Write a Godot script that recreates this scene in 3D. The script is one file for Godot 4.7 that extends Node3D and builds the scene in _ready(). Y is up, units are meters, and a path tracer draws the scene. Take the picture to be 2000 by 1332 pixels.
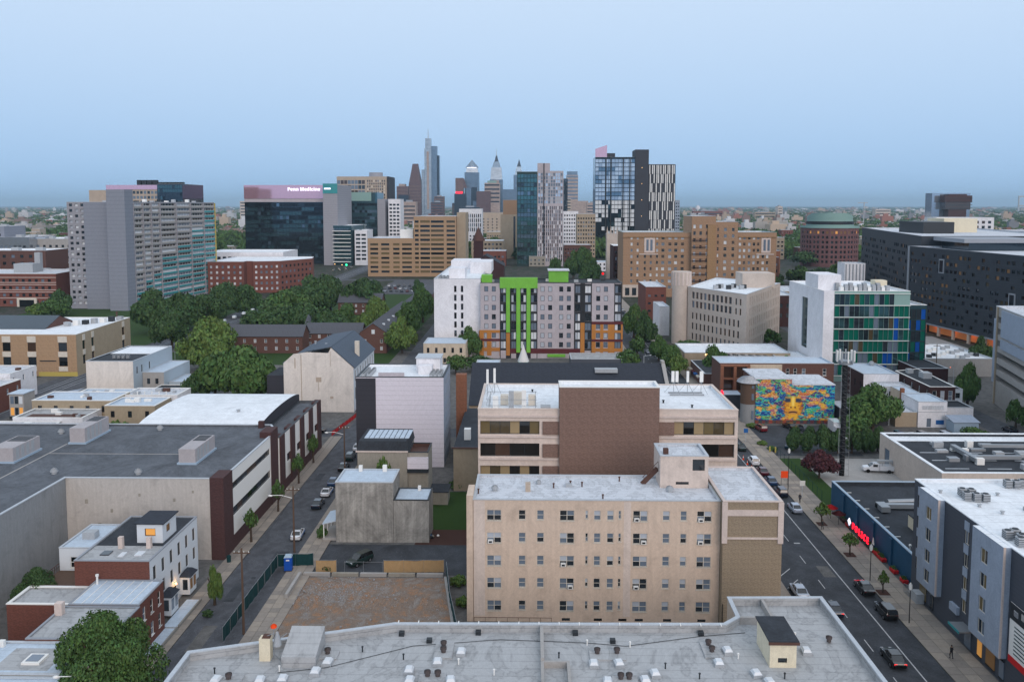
extends Node3D
# West Philadelphia rooftops at dusk, looking east to the downtown skyline.
# World frame: y up, metres; -z runs down the street grid, the two streets lie along z.

var M := {}
var T := {}
var cache := {}
var used := {}
var rng := RandomNumberGenerator.new()

# ---------------------------------------------------------------- mesh builder
class MB:
	var v := PackedVector3Array()
	var n := PackedVector3Array()
	var c := PackedColorArray()
	var uv := PackedVector2Array()
	var col := Color(1, 1, 1)
	func tri(a: Vector3, b: Vector3, d: Vector3) -> void:   # a, b, d counter-clockwise from outside
		var m := (b - a).cross(d - a).normalized()
		v.append(a); v.append(d); v.append(b)
		for i in 3: n.append(m); c.append(col); uv.append(Vector2.ZERO)
	func quad(a: Vector3, b: Vector3, d: Vector3, e: Vector3) -> void:
		var m := (b - a).cross(d - a)
		if m.length_squared() < 1e-12: m = (d - a).cross(e - a)
		m = m.normalized()
		for p in [a, d, b, a, e, d]: v.append(p)
		for q in [Vector2(0, 1), Vector2(1, 0), Vector2(1, 1), Vector2(0, 1), Vector2(0, 0), Vector2(1, 0)]: uv.append(q)
		for i in 6: n.append(m); c.append(col)
	func box(at: Vector3, s: Vector3, b := Basis(), taper := 1.0) -> void:  # at = centre
		var h := s * 0.5
		var p: Array[Vector3] = []
		for y in [-1, 1]:
			var k := taper if y > 0 else 1.0
			for q in [[-1, 1], [1, 1], [1, -1], [-1, -1]]: p.append(at + b * Vector3(h.x * q[0] * k, h.y * y, h.z * q[1] * k))
		quad(p[0], p[1], p[5], p[4]); quad(p[1], p[2], p[6], p[5]); quad(p[2], p[3], p[7], p[6])
		quad(p[3], p[0], p[4], p[7]); quad(p[4], p[5], p[6], p[7]); quad(p[3], p[2], p[1], p[0])
	func bx(x0: float, x1: float, y0: float, y1: float, z0: float, z1: float) -> void:
		box(Vector3(x0 + x1, y0 + y1, z0 + z1) * 0.5, Vector3(absf(x1 - x0), absf(y1 - y0), absf(z1 - z0)))
	func beam(a: Vector3, b: Vector3, w: float, w2 := -1.0) -> void:
		var d := b - a
		if d.length() < 1e-5: return
		var y := d.normalized()
		var x := y.cross(Vector3.UP if absf(y.y) < 0.9 else Vector3.RIGHT).normalized()
		box((a + b) * 0.5, Vector3(w, d.length(), w if w2 < 0 else w2), Basis(x, y, x.cross(y)))
	func tube(a: Vector3, b: Vector3, r0: float, r1: float, k := 8, caps := true) -> void:
		var y := (b - a).normalized()
		var x := y.cross(Vector3.UP if absf(y.y) < 0.9 else Vector3.RIGHT).normalized()
		var z := x.cross(y)
		for i in k:
			var s := TAU * i / k
			var t := TAU * (i + 1) / k
			var e := x * cos(s) + z * sin(s)
			var g := x * cos(t) + z * sin(t)
			var st := v.size()
			quad(a + g * r0, a + e * r0, b + e * r1, b + g * r1)
			var ns := [g, e, e, g]
			var order := [0, 2, 1, 0, 3, 2]
			for j in 6: n[st + j] = ns[order[j]]
			if caps:
				if r1 > 0.001: tri(b, b + g * r1, b + e * r1)
				if r0 > 0.001: tri(a, a + e * r0, a + g * r0)
	func lathe(at: Vector3, prof: Array, k := 12) -> void:   # prof: [r, y] from the bottom
		for j in prof.size() - 1:
			tube(at + Vector3(0, prof[j][1], 0), at + Vector3(0, prof[j + 1][1], 0), prof[j][0], prof[j + 1][0], k, j == 0 or j == prof.size() - 2)
	func ball(at: Vector3, r: Vector3, k := 8, l := 5) -> void:
		for j in l:
			for i in k:
				var p: Array[Vector3] = []
				for q in [[i, j], [i + 1, j], [i + 1, j + 1], [i, j + 1]]:
					var th: float = TAU * q[0] / k
					var ph: float = PI * (float(q[1]) / l - 0.5)
					p.append(Vector3(cos(th) * cos(ph), sin(ph), -sin(th) * cos(ph)))
				var st := v.size()
				quad(at + p[0] * r, at + p[1] * r, at + p[2] * r, at + p[3] * r)
				var order := [0, 2, 1, 0, 3, 2]
				for q in 6: n[st + q] = p[order[q]]
	func fan(pts: PackedVector2Array, y: float, up := true) -> void:  # flat polygon in x, z
		var ix := Geometry2D.triangulate_polygon(pts)
		for i in range(0, ix.size(), 3):
			var a := Vector3(pts[ix[i]].x, y, pts[ix[i]].y)
			var b := Vector3(pts[ix[i + 1]].x, y, pts[ix[i + 1]].y)
			var d := Vector3(pts[ix[i + 2]].x, y, pts[ix[i + 2]].y)
			if ((b - a).cross(d - a).y > 0) == up: tri(a, b, d)
			else: tri(a, d, b)
	func mesh(m: Material, into: ArrayMesh = null) -> ArrayMesh:
		var am := into if into else ArrayMesh.new()
		if v.is_empty(): return am
		var a := []
		a.resize(Mesh.ARRAY_MAX)
		a[Mesh.ARRAY_VERTEX] = v; a[Mesh.ARRAY_NORMAL] = n; a[Mesh.ARRAY_COLOR] = c; a[Mesh.ARRAY_TEX_UV] = uv
		am.add_surface_from_arrays(Mesh.PRIMITIVE_TRIANGLES, a)
		am.surface_set_material(am.get_surface_count() - 1, m)
		return am

# ---------------------------------------------------------------- nodes
func numbered(n: String) -> String:
	var k: int = used.get(n, 0)
	used[n] = k + 1
	return n if k == 0 else "%s_%03d" % [n, k]

func tag(o: Node3D, label: String, cat: String, group := "") -> Node3D:
	o.set_meta("label", label)
	o.set_meta("category", cat)
	if group: o.set_meta("group", group)
	return o

func thing(n: String, label: String, cat: String, at := Vector3.ZERO, turn := 0.0, group := "") -> Node3D:
	var o := Node3D.new()
	o.name = numbered(n)
	add_child(o)
	o.position = at
	o.rotation.y = turn
	return tag(o, label, cat, group)

func part(p: Node3D, n: String, mesh: Mesh, at := Vector3.ZERO, b := Basis(), kind := "") -> MeshInstance3D:
	var o := MeshInstance3D.new()
	o.name = n if p != self else numbered(n)
	o.mesh = mesh
	p.add_child(o, true)
	o.transform = Transform3D(b, at)
	if kind: o.set_meta("kind", kind)
	return o

func put(p: Node3D, n: String, mb: MB, m: String, kind := "") -> MeshInstance3D:
	return part(p, n, mb.mesh(M[m]), Vector3.ZERO, Basis(), kind)

func boxpart(p: Node3D, n: String, m: String, x0: float, x1: float, y0: float, y1: float, z0: float, z1: float) -> MeshInstance3D:
	var mb := MB.new()
	mb.bx(x0, x1, y0, y1, z0, z1)
	return put(p, n, mb, m)

func shared(key: String, make: Callable) -> Mesh:
	if not cache.has(key): cache[key] = make.call()
	return cache[key]

# ---------------------------------------------------------------- textures and materials
func noise_img(size: int, fn: Callable) -> ImageTexture:
	var im := Image.create(size, size, false, Image.FORMAT_RGB8)
	for y in size:
		for x in size:
			var q = fn.call(x, y)
			im.set_pixel(x, y, q if q is Color else Color(q, q, q))
	return ImageTexture.create_from_image(im)

func fnl(seed_: int, freq: float, oct := 4) -> FastNoiseLite:
	var f := FastNoiseLite.new()
	f.seed = seed_; f.frequency = freq; f.fractal_octaves = oct
	f.noise_type = FastNoiseLite.TYPE_SIMPLEX
	return f

func tile(f: FastNoiseLite, x: float, y: float, s: float) -> float:  # seamless value, about -1..1
	var a := TAU * x / s
	var b := TAU * y / s
	var r := s / TAU
	return f.get_noise_3d(cos(a) * r + 31.7 * sin(b), sin(a) * r + 17.0 * cos(b), sin(b) * r + cos(b) * r * 0.35)

func make_textures() -> void:
	var n1 := fnl(3, 0.02)
	var n2 := fnl(9, 0.11, 3)
	var n3 := fnl(21, 0.35, 2)
	T.grain = noise_img(256, func(x, y): return clampf(0.93 + 0.045 * tile(n1, x, y, 256) + 0.04 * tile(n2, x, y, 256) + 0.04 * tile(n3, x, y, 256), 0.4, 1.0))
	T.blotch = noise_img(256, func(x, y):
		var k := tile(n1, x, y, 256)
		return clampf(0.86 + 0.13 * k + 0.09 * tile(n2, x, y, 256) + 0.08 * tile(n3, x, y, 256), 0.35, 1.0))
	var n4 := fnl(5, 0.045, 3)
	T.streak = noise_img(256, func(x, y):
		var k: float = tile(n4, x * 2.0, y * 0.12, 256)
		return clampf(0.93 + 0.035 * k + 0.10 * minf(0.0, tile(n1, x, y, 256) + 0.05) + 0.04 * tile(n3, x, y, 256) + 0.03 * tile(n2, x, y, 256), 0.35, 1.0))
	T.weather = noise_img(256, func(x, y):    # rain-streaked render
		var k: float = tile(n4, x * 2.0, y * 0.12, 256)
		return clampf(0.86 + 0.12 * k + 0.16 * tile(n1, x, y, 256) + 0.08 * tile(n2, x, y, 256) + 0.05 * tile(n3, x, y, 256), 0.35, 1.0))
	var r := RandomNumberGenerator.new()
	r.seed = 5
	var tone := []
	for i in 2048: tone.append(r.randf())
	T.brick = noise_img(256, func(x, y):   # one texture = 16 courses, 8 bricks wide
		var row: int = int(y / 16)
		var xx: int = (x + (16 if row % 2 else 0)) % 256
		var joint: bool = y % 16 < 2 or xx % 32 < 2
		var t: float = tone[(row * 8 + int(xx / 32)) % 2048]
		return 0.8 if joint else clampf(0.82 + 0.16 * t + 0.05 * tile(n3, x, y, 256), 0.3, 1.0))
	T.siding = noise_img(256, func(x, y):
		return clampf((0.87 if y % 16 < 2 else 0.94) + 0.03 * tile(n2, x, y, 256), 0.3, 1.0))
	T.seam = noise_img(256, func(x, y):     # roll roofing: laps about every 32 texels
		var k := tile(n1, x, y, 256)
		return clampf((0.80 if y % 32 < 1 else 0.93) + 0.05 * k + 0.05 * tile(n2, x, y, 256) + (-0.06 if (int(y / 32) * 37 + x) % 128 < 1 else 0.0), 0.3, 1.0))
	T.grime = noise_img(512, func(x, y):    # roll roofing with dirty puddle stains
		var k := tile(n1, x, y, 512)
		var e := 1.0 - smoothstep(0.02, 0.24, absf(k - 0.18)) + 0.7 * smoothstep(0.25, 0.6, k)
		return clampf((0.82 if y % 32 < 2 else 0.93) + 0.04 * tile(n2, x, y, 512) + 0.03 * tile(n3, x, y, 512) - 0.15 * e * (0.6 + 0.8 * tile(n2, x, y, 512)), 0.3, 1.0))
	T.asphalt = noise_img(256, func(x, y):
		return clampf(0.84 + 0.16 * tile(n1, x, y, 256) + 0.14 * tile(n3, x, y, 256) + (0.08 if tile(n2, x, y, 256) > 0.42 else 0.0), 0.3, 1.0))
	T.dirt = noise_img(512, func(x, y):
		var k := tile(n1, x, y, 512) * 1.5 + 0.35 * tile(n2, x, y, 512)
		var a := Color(0.62, 0.56, 0.51).lerp(Color(0.72, 0.57, 0.45), smoothstep(0.15, 0.8, k))
		a = a.lerp(Color(0.66, 0.64, 0.62), smoothstep(0.1, 0.6, -k))
		return a * clampf(0.9 + 0.25 * tile(n3, x, y, 512), 0.5, 1.2))
	T.grass = noise_img(256, func(x, y):
		return Color(0.9, 0.95, 0.7).lerp(Color(0.6, 0.75, 0.5), 0.5 + 0.6 * tile(n2, x, y, 256)) * clampf(0.85 + 0.3 * tile(n3, x, y, 256), 0.4, 1.1))
	T.town = noise_img(512, func(x, y):
		var k := tile(n2, x, y, 512)
		var a := Color(0.55, 0.62, 0.50) if tile(n1, x, y, 512) > 0.0 else Color(0.75, 0.72, 0.70)
		return a * clampf(0.8 + 0.35 * k, 0.3, 1.1))
	T.rough = noise_img(128, func(x, y): return clampf(0.75 + 0.3 * tile(n2, x, y, 128), 0.3, 1.0))

func mat(key: String, col: Color, rough := 0.85, tex := "", scale := 0.12, metal := 0.0, bump := 0.0) -> StandardMaterial3D:
	var m := StandardMaterial3D.new()
	m.albedo_color = col
	m.roughness = rough
	m.metallic = metal
	m.metallic_specular = 0.4
	if tex:
		m.albedo_texture = T[tex]
		m.uv1_triplanar = true
		m.uv1_world_triplanar = true
		m.uv1_scale = Vector3(scale, scale, scale)
		if bump > 0.0:
			m.heightmap_enabled = true
			m.heightmap_texture = T[tex]
			m.heightmap_scale = bump
	M[key] = m
	return m

func glow(key: String, col: Color, e: float) -> void:
	var m := mat(key, col, 0.5)
	m.emission_enabled = true
	m.emission = col
	m.emission_energy_multiplier = e

# ---------------------------------------------------------------- walls, windows, buildings
func rect(x0: float, x1: float, zf: float, zb: float) -> Array:    # front-left, front-right, back-right, back-left
	return [Vector2(x0, zf), Vector2(x1, zf), Vector2(x1, zb), Vector2(x0, zb)]

func wall(mb: MB, a: Vector2, b: Vector2, y0: float, y1: float, holes: Array, dep := 0.18) -> void:
	var L := a.distance_to(b)
	var d := (b - a) / L
	var D := Vector3(d.x, 0, d.y)
	var N := Vector3(-d.y, 0, d.x)
	var A := Vector3(a.x, 0, a.y)
	var xs := [0.0, L]
	var ys := [y0, y1]
	for h in holes:
		for k in [h[0], h[2]]: if not xs.has(k): xs.append(k)
		for k in [h[1], h[3]]: if not ys.has(k): ys.append(k)
	xs.sort(); ys.sort()
	var nx := xs.size() - 1
	var ny := ys.size() - 1
	var open := PackedByteArray()
	open.resize(nx * ny)
	for h in holes:
		for j in range(ys.find(h[1]), ys.find(h[3])):
			for i in range(xs.find(h[0]), xs.find(h[2])): open[j * nx + i] = 1
	var Q := func(u: float, y: float, o: float) -> Vector3: return A + D * u + N * o + Vector3(0, y, 0)
	for j in ny:
		var i := 0
		while i < nx:
			if open[j * nx + i]: i += 1; continue
			var k := i
			while k < nx and not open[j * nx + k]: k += 1
			mb.quad(Q.call(xs[i], ys[j], 0.0), Q.call(xs[k], ys[j], 0.0), Q.call(xs[k], ys[j + 1], 0.0), Q.call(xs[i], ys[j + 1], 0.0))
			i = k
	for h in holes:
		mb.quad(Q.call(h[0], h[1], 0.0), Q.call(h[2], h[1], 0.0), Q.call(h[2], h[1], -dep), Q.call(h[0], h[1], -dep))
		mb.quad(Q.call(h[0], h[3], -dep), Q.call(h[2], h[3], -dep), Q.call(h[2], h[3], 0.0), Q.call(h[0], h[3], 0.0))
		mb.quad(Q.call(h[0], h[1], -dep), Q.call(h[0], h[3], -dep), Q.call(h[0], h[3], 0.0), Q.call(h[0], h[1], 0.0))
		mb.quad(Q.call(h[2], h[1], 0.0), Q.call(h[2], h[3], 0.0), Q.call(h[2], h[3], -dep), Q.call(h[2], h[1], -dep))

# window: frame mesh with its panes. style: [frame material, list of pane materials, kind]
func window_at(p: Node3D, a: Vector2, b: Vector2, h: Array, st: Dictionary, near: bool, dep: float) -> void:
	var d := (b - a).normalized()
	var bs := Basis(Vector3(d.x, 0, d.y), Vector3.UP, Vector3(-d.y, 0, d.x))
	var w: float = snappedf(h[2] - h[0], 0.05)
	var ht: float = snappedf(h[3] - h[1], 0.05)
	var at: Vector3 = Vector3(a.x, 0, a.y) + bs.x * (h[0] + h[2]) * 0.5 + Vector3(0, h[1], 0)
	var pl: Array = st.panes
	var pm: String = pl[rng.randi() % pl.size()]
	if st.has("row") and rng.randf() < 0.8: pm = pl[int(h[1] * 3.7 + 0.5 * sin(h[0] * 0.13 + h[1])) % pl.size()]
	var fm: String = st.frame
	var kind: String = st.get("kind", "one")
	var fw: float = st.get("fw", 0.07)
	var W: float = h[2] - h[0]
	var S := Vector3(W / w, (h[3] - h[1]) / ht, 1)
	var frame_mesh := func(am: ArrayMesh) -> ArrayMesh:
		var mb := MB.new()
		var z0 := -dep + 0.01
		var z1 := -dep + 0.07
		mb.bx(-w / 2, w / 2, 0, fw, z0, z1); mb.bx(-w / 2, w / 2, ht - fw, ht, z0, z1)
		mb.bx(-w / 2, -w / 2 + fw, fw, ht - fw, z0, z1); mb.bx(w / 2 - fw, w / 2, fw, ht - fw, z0, z1)
		if kind == "pair":
			mb.bx(-fw * 0.6, fw * 0.6, fw, ht - fw, z0, z1)
			for s in [-1, 1]: mb.bx(minf(s * w / 2, s * fw * 0.6) + (fw if s < 0 else 0.0), maxf(s * w / 2, s * fw * 0.6) - (fw if s > 0 else 0.0), ht * 0.5 - fw * 0.35, ht * 0.5 + fw * 0.35, z0, z1 - 0.015)
		elif kind == "hung":
			mb.bx(-w / 2 + fw, w / 2 - fw, ht * 0.5 - fw * 0.4, ht * 0.5 + fw * 0.4, z0, z1 - 0.015)
		elif kind == "mull":
			var k: int = maxi(2, int(round(w / float(st.get("bay", 1.2)))))
			for i in range(1, k): mb.bx(-w / 2 + w * i / k - fw / 2, -w / 2 + w * i / k + fw / 2, fw, ht - fw, z0, z1 - 0.015)
		if st.get("sill", false): mb.bx(-w / 2 - 0.06, w / 2 + 0.06, -0.09, 0.0, -dep + 0.02, 0.06)
		return mb.mesh(M[fm], am)
	var key := "%s%s%.2f_%.2f_%.2f%.2f%s" % [fm, kind, w, ht, fw, dep, st.get("sill", false)]
	if near:
		var o := part(p, "window", shared("wf" + key, func(): return frame_mesh.call(null)), at, bs.scaled_local(S))
		var cells := []
		if kind == "pair":
			for s in [-0.25, 0.25]:
				for t in [0, 1]: cells.append([s * w - w * 0.25, t * ht * 0.5, w * 0.5, ht * 0.5])
		elif kind == "hung": cells = [[-w / 2, 0.0, w, ht * 0.5], [-w / 2, ht * 0.5, w, ht * 0.5]]
		elif kind == "mull":
			var k: int = maxi(2, int(round(w / float(st.get("bay", 1.2)))))
			for i in k: cells.append([-w / 2 + w * i / k, 0.0, w / k, ht])
		else: cells = [[-w / 2, 0.0, w, ht]]
		for q in cells.size():
			if kind == "mull": pm = pl[rng.randi() % pl.size()]
			elif st.has("low") and q % 2 == 0: pm = st.low[rng.randi() % st.low.size()]
			elif st.has("low") and q % 2 == 1: pm = pl[rng.randi() % pl.size()]
			var cw: float = cells[q][2]
			var ch: float = cells[q][3]
			var pk := "wp%s%.2f_%.2f%.2f" % [pm, cw, ch, dep]
			var pmat := pm
			var mk := func() -> Mesh:
				var mb := MB.new()
				mb.quad(Vector3(-cw / 2, 0, 0), Vector3(cw / 2, 0, 0), Vector3(cw / 2, ch, 0), Vector3(-cw / 2, ch, 0))
				return mb.mesh(M[pmat])
			part(o, "pane", shared(pk, mk), Vector3(cells[q][0] + cw / 2, cells[q][1], -dep + 0.02 + (0.012 if q % 2 == 1 and kind != "mull" else 0.0)))
	else:
		var pmat := pm
		var mk := func() -> Mesh:
			var am: ArrayMesh = null
			if fw > 0.0: am = frame_mesh.call(null)
			var mb := MB.new()
			mb.quad(Vector3(-w / 2, 0, -dep + 0.02), Vector3(w / 2, 0, -dep + 0.02), Vector3(w / 2, ht, -dep + 0.02), Vector3(-w / 2, ht, -dep + 0.02))
			return mb.mesh(M[pmat], am)
		part(p, "window", shared("wo" + key + pm, mk), at, bs.scaled_local(S))

func cols(L: float, n: int, w: float, m0 := 0.8, m1 := -1.0) -> Array:   # n openings w wide between margins
	var r := []
	if m1 < 0: m1 = m0
	var step := (L - m0 - m1 - w) / maxf(1, n - 1)
	for i in n: r.append([m0 + step * i, m0 + step * i + w])
	return r

func rows(y0: float, n: int, pitch: float, h: float) -> Array:
	var r := []
	for i in n: r.append([y0 + pitch * i, y0 + pitch * i + h])
	return r

func cross(cs: Array, rs: Array) -> Array:
	var r := []
	for y in rs:
		for x in cs: r.append([x[0], y[0], x[1], y[1]])
	return r

# foot: plan polygon (front-left first, counter-clockwise from above); win: {edge: [[holes, style], ...]}
func building(n: String, label: String, foot: Array, h: float, wm: String, rm: String, win := {}, o := {}) -> Node3D:
	var t: Node3D = o.get("into") if o.has("into") else thing(n, label, o.get("cat", "building"), Vector3.ZERO, 0.0, o.get("group", ""))
	var y0: float = o.get("y0", 0.0)
	var par: float = o.get("par", 0.5)
	var pw: float = o.get("pw", 0.3)
	var dep: float = o.get("dep", 0.18)
	var near: bool = o.get("near", false)
	var em: Dictionary = o.get("em", {})
	var byM := {}
	for i in foot.size():
		var a: Vector2 = foot[i]
		var b: Vector2 = foot[(i + 1) % foot.size()]
		var holes := []
		for s in win.get(i, []): holes.append_array(s[0])
		var k: String = em.get(i, wm)
		if not byM.has(k): byM[k] = MB.new()
		wall(byM[k], a, b, y0, h + par, holes, dep)
	for k in byM: put(t, o.get("wname", "wall"), byM[k], k)
	for i in win:
		for s in win[i]:
			for q in s[0]: window_at(t, foot[i], foot[(i + 1) % foot.size()], q, s[1], near, dep)
	var pts := PackedVector2Array(foot)
	var roof := MB.new()
	if par > 0.02:
		var inn := PackedVector2Array()
		for i in foot.size():
			var e: Vector2 = (foot[i] - foot[i - 1]).normalized()
			var g: Vector2 = (foot[(i + 1) % foot.size()] - foot[i]).normalized()
			var ne := Vector2(-e.y, e.x)
			var ng := Vector2(-g.y, g.x)
			var mid := (ne + ng)
			mid = mid / maxf(0.3, mid.length_squared()) * 2.0
			inn.append(foot[i] - mid * pw)
		var cp := MB.new()
		for i in foot.size():
			var j := (i + 1) % foot.size()
			var oi := foot[i] as Vector2
			var oj := foot[j] as Vector2
			var g := 0.05
			var di := (oi - inn[i]) / pw * g
			var dj := (oj - inn[j]) / pw * g
			var top := h + par
			var P := func(q: Vector2, y: float) -> Vector3: return Vector3(q.x, y, q.y)
			cp.quad(P.call(oi + di, top + 0.07), P.call(oj + dj, top + 0.07), P.call(inn[j] - dj, top + 0.07), P.call(inn[i] - di, top + 0.07))
			cp.quad(P.call(oi + di, top - 0.06), P.call(oj + dj, top - 0.06), P.call(oj + dj, top + 0.07), P.call(oi + di, top + 0.07))
			cp.quad(P.call(inn[j] - dj, top - 0.06), P.call(inn[i] - di, top - 0.06), P.call(inn[i] - di, top + 0.07), P.call(inn[j] - dj, top + 0.07))
			roof.quad(P.call(inn[j], h), P.call(inn[i], h), P.call(inn[i], top), P.call(inn[j], top))
		put(t, "coping", cp, o.get("cm", "metal_edge"))
		pts = inn
	roof.fan(pts, h)
	put(t, "roof", roof, rm)
	return t

func roof_box(t: Node3D, n: String, m: String, x: float, z: float, y: float, s: Vector3) -> void:
	boxpart(t, n, m, x - s.x / 2, x + s.x / 2, y, y + s.y, z - s.z / 2, z + s.z / 2)

# pitched roof on a rectangle; along = "x" or "z" is the ridge direction
func gable(t: Node3D, x0: float, x1: float, zf: float, zb: float, y: float, rise: float, along: String, rm: String, wm: String, over := 0.3, nm := "roof") -> void:
	var mb := MB.new()
	var gw := MB.new()
	var th := 0.14
	if along == "x":
		var zm := (zf + zb) / 2
		var e := over * rise / absf(zf - zm)
		var F := [Vector3(x0 - over, y - e, zf + over), Vector3(x1 + over, y - e, zf + over), Vector3(x1 + over, y + rise, zm), Vector3(x0 - over, y + rise, zm)]
		var B := [Vector3(x1 + over, y - e, zb - over), Vector3(x0 - over, y - e, zb - over), Vector3(x0 - over, y + rise, zm), Vector3(x1 + over, y + rise, zm)]
		for q in [F, B]: slab(mb, q, th)
		gw.tri(Vector3(x0, y, zb), Vector3(x0, y, zf), Vector3(x0, y + rise, zm))
		put(t, "gable", gw, wm)
		gw = MB.new()
		gw.tri(Vector3(x1, y, zf), Vector3(x1, y, zb), Vector3(x1, y + rise, zm))
	else:
		var xm := (x0 + x1) / 2
		var e := over * rise / absf(x1 - xm)
		var L := [Vector3(x0 - over, y - e, zb - over), Vector3(x0 - over, y - e, zf + over), Vector3(xm, y + rise, zf + over), Vector3(xm, y + rise, zb - over)]
		var R := [Vector3(x1 + over, y - e, zf + over), Vector3(x1 + over, y - e, zb - over), Vector3(xm, y + rise, zb - over), Vector3(xm, y + rise, zf + over)]
		for q in [L, R]: slab(mb, q, th)
		gw.tri(Vector3(x0, y, zf), Vector3(x1, y, zf), Vector3(xm, y + rise, zf))
		put(t, "gable", gw, wm)
		gw = MB.new()
		gw.tri(Vector3(x1, y, zb), Vector3(x0, y, zb), Vector3(xm, y + rise, zb))
	put(t, nm, mb, rm)
	put(t, "gable", gw, wm)

func slab(mb: MB, q: Array, th: float) -> void:
	var n: Vector3 = ((q[1] - q[0]) as Vector3).cross(q[2] - q[0]).normalized() * th
	mb.quad(q[0] + n, q[1] + n, q[2] + n, q[3] + n)
	for i in 4:
		var j := (i + 1) % 4
		mb.quad(q[i], q[j], q[j] + n, q[i] + n)
	mb.quad(q[3], q[2], q[1], q[0])

func text(p: Node3D, s: String, size: float, m: String, at: Vector3, b: Basis, depth := 0.15, nm := "lettering", bold := true) -> MeshInstance3D:
	var t := TextMesh.new()
	var f := SystemFont.new()
	f.font_names = PackedStringArray(["Droid Sans"])
	f.font_weight = 700 if bold else 400
	t.font = f
	t.text = s
	t.font_size = 32
	t.pixel_size = size / 32.0
	t.depth = depth
	t.material = M[m]
	return part(p, nm, t, at, b)

# ---------------------------------------------------------------- scene
func _ready() -> void:
	rng.seed = 42
	# camera: 56 m up, almost level, lens shifted down so that walls stay nearly upright
	var cam := Camera3D.new()
	cam.name = "camera"
	var near := 0.5
	cam.projection = Camera3D.PROJECTION_FRUSTUM
	cam.keep_aspect = Camera3D.KEEP_HEIGHT
	cam.near = near
	cam.far = 60000.0
	cam.size = near * 1332.0 / 1700.0
	cam.frustum_offset = Vector2(0, -(666.0 - 545.7) / 1700.0 * near)
	add_child(cam)
	cam.position = Vector3(0, 56, 0)
	cam.rotation = Vector3(-atan(0.0857), 0.02051, 0)
	# sky: clear dusk, paler overhead than at the hazy horizon, afterglow behind the camera
	var sm := ProceduralSkyMaterial.new()
	sm.sky_top_color = Color(0.885, 0.93, 0.985)
	sm.sky_horizon_color = Color(0.625, 0.775, 0.93)
	sm.sky_curve = 0.2
	sm.ground_bottom_color = Color(0.30, 0.33, 0.36)
	sm.ground_horizon_color = Color(0.45, 0.58, 0.72)
	var sky := Sky.new()
	sky.sky_material = sm
	var env := Environment.new()
	env.background_mode = Environment.BG_SKY
	env.sky = sky
	env.background_energy_multiplier = 1.0
	env.tonemap_mode = Environment.TONE_MAPPER_LINEAR
	env.tonemap_exposure = 1.08
	env.sdfgi_enabled = true
	env.ssao_enabled = true
	env.ssil_enabled = true
	env.fog_enabled = true
	env.fog_density = 0.00006
	env.fog_light_color = Color(0.78, 0.91, 1.0)
	var we := WorldEnvironment.new()
	we.name = "environment"
	we.environment = env
	add_child(we)
	# the sun has just set in the west, behind the camera: wide, soft and warm
	var sun := DirectionalLight3D.new()
	sun.name = "afterglow"
	sun.light_color = Color(1.0, 0.92, 0.86)
	sun.light_energy = 0.5
	sun.light_angular_distance = 40.0
	sun.shadow_enabled = true
	sun.sky_mode = DirectionalLight3D.SKY_MODE_LIGHT_ONLY
	add_child(sun)
	sun.look_at_from_position(Vector3(35, 45, 100), Vector3.ZERO)
	make_textures()
	make_materials()
	make_ground()
	make_near_left()
	make_near_centre()
	make_near_right()
	make_mid_left()
	make_mid_centre()
	make_mid_right()
	make_skyline()
	make_far()
	make_trees()
	make_street()

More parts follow.
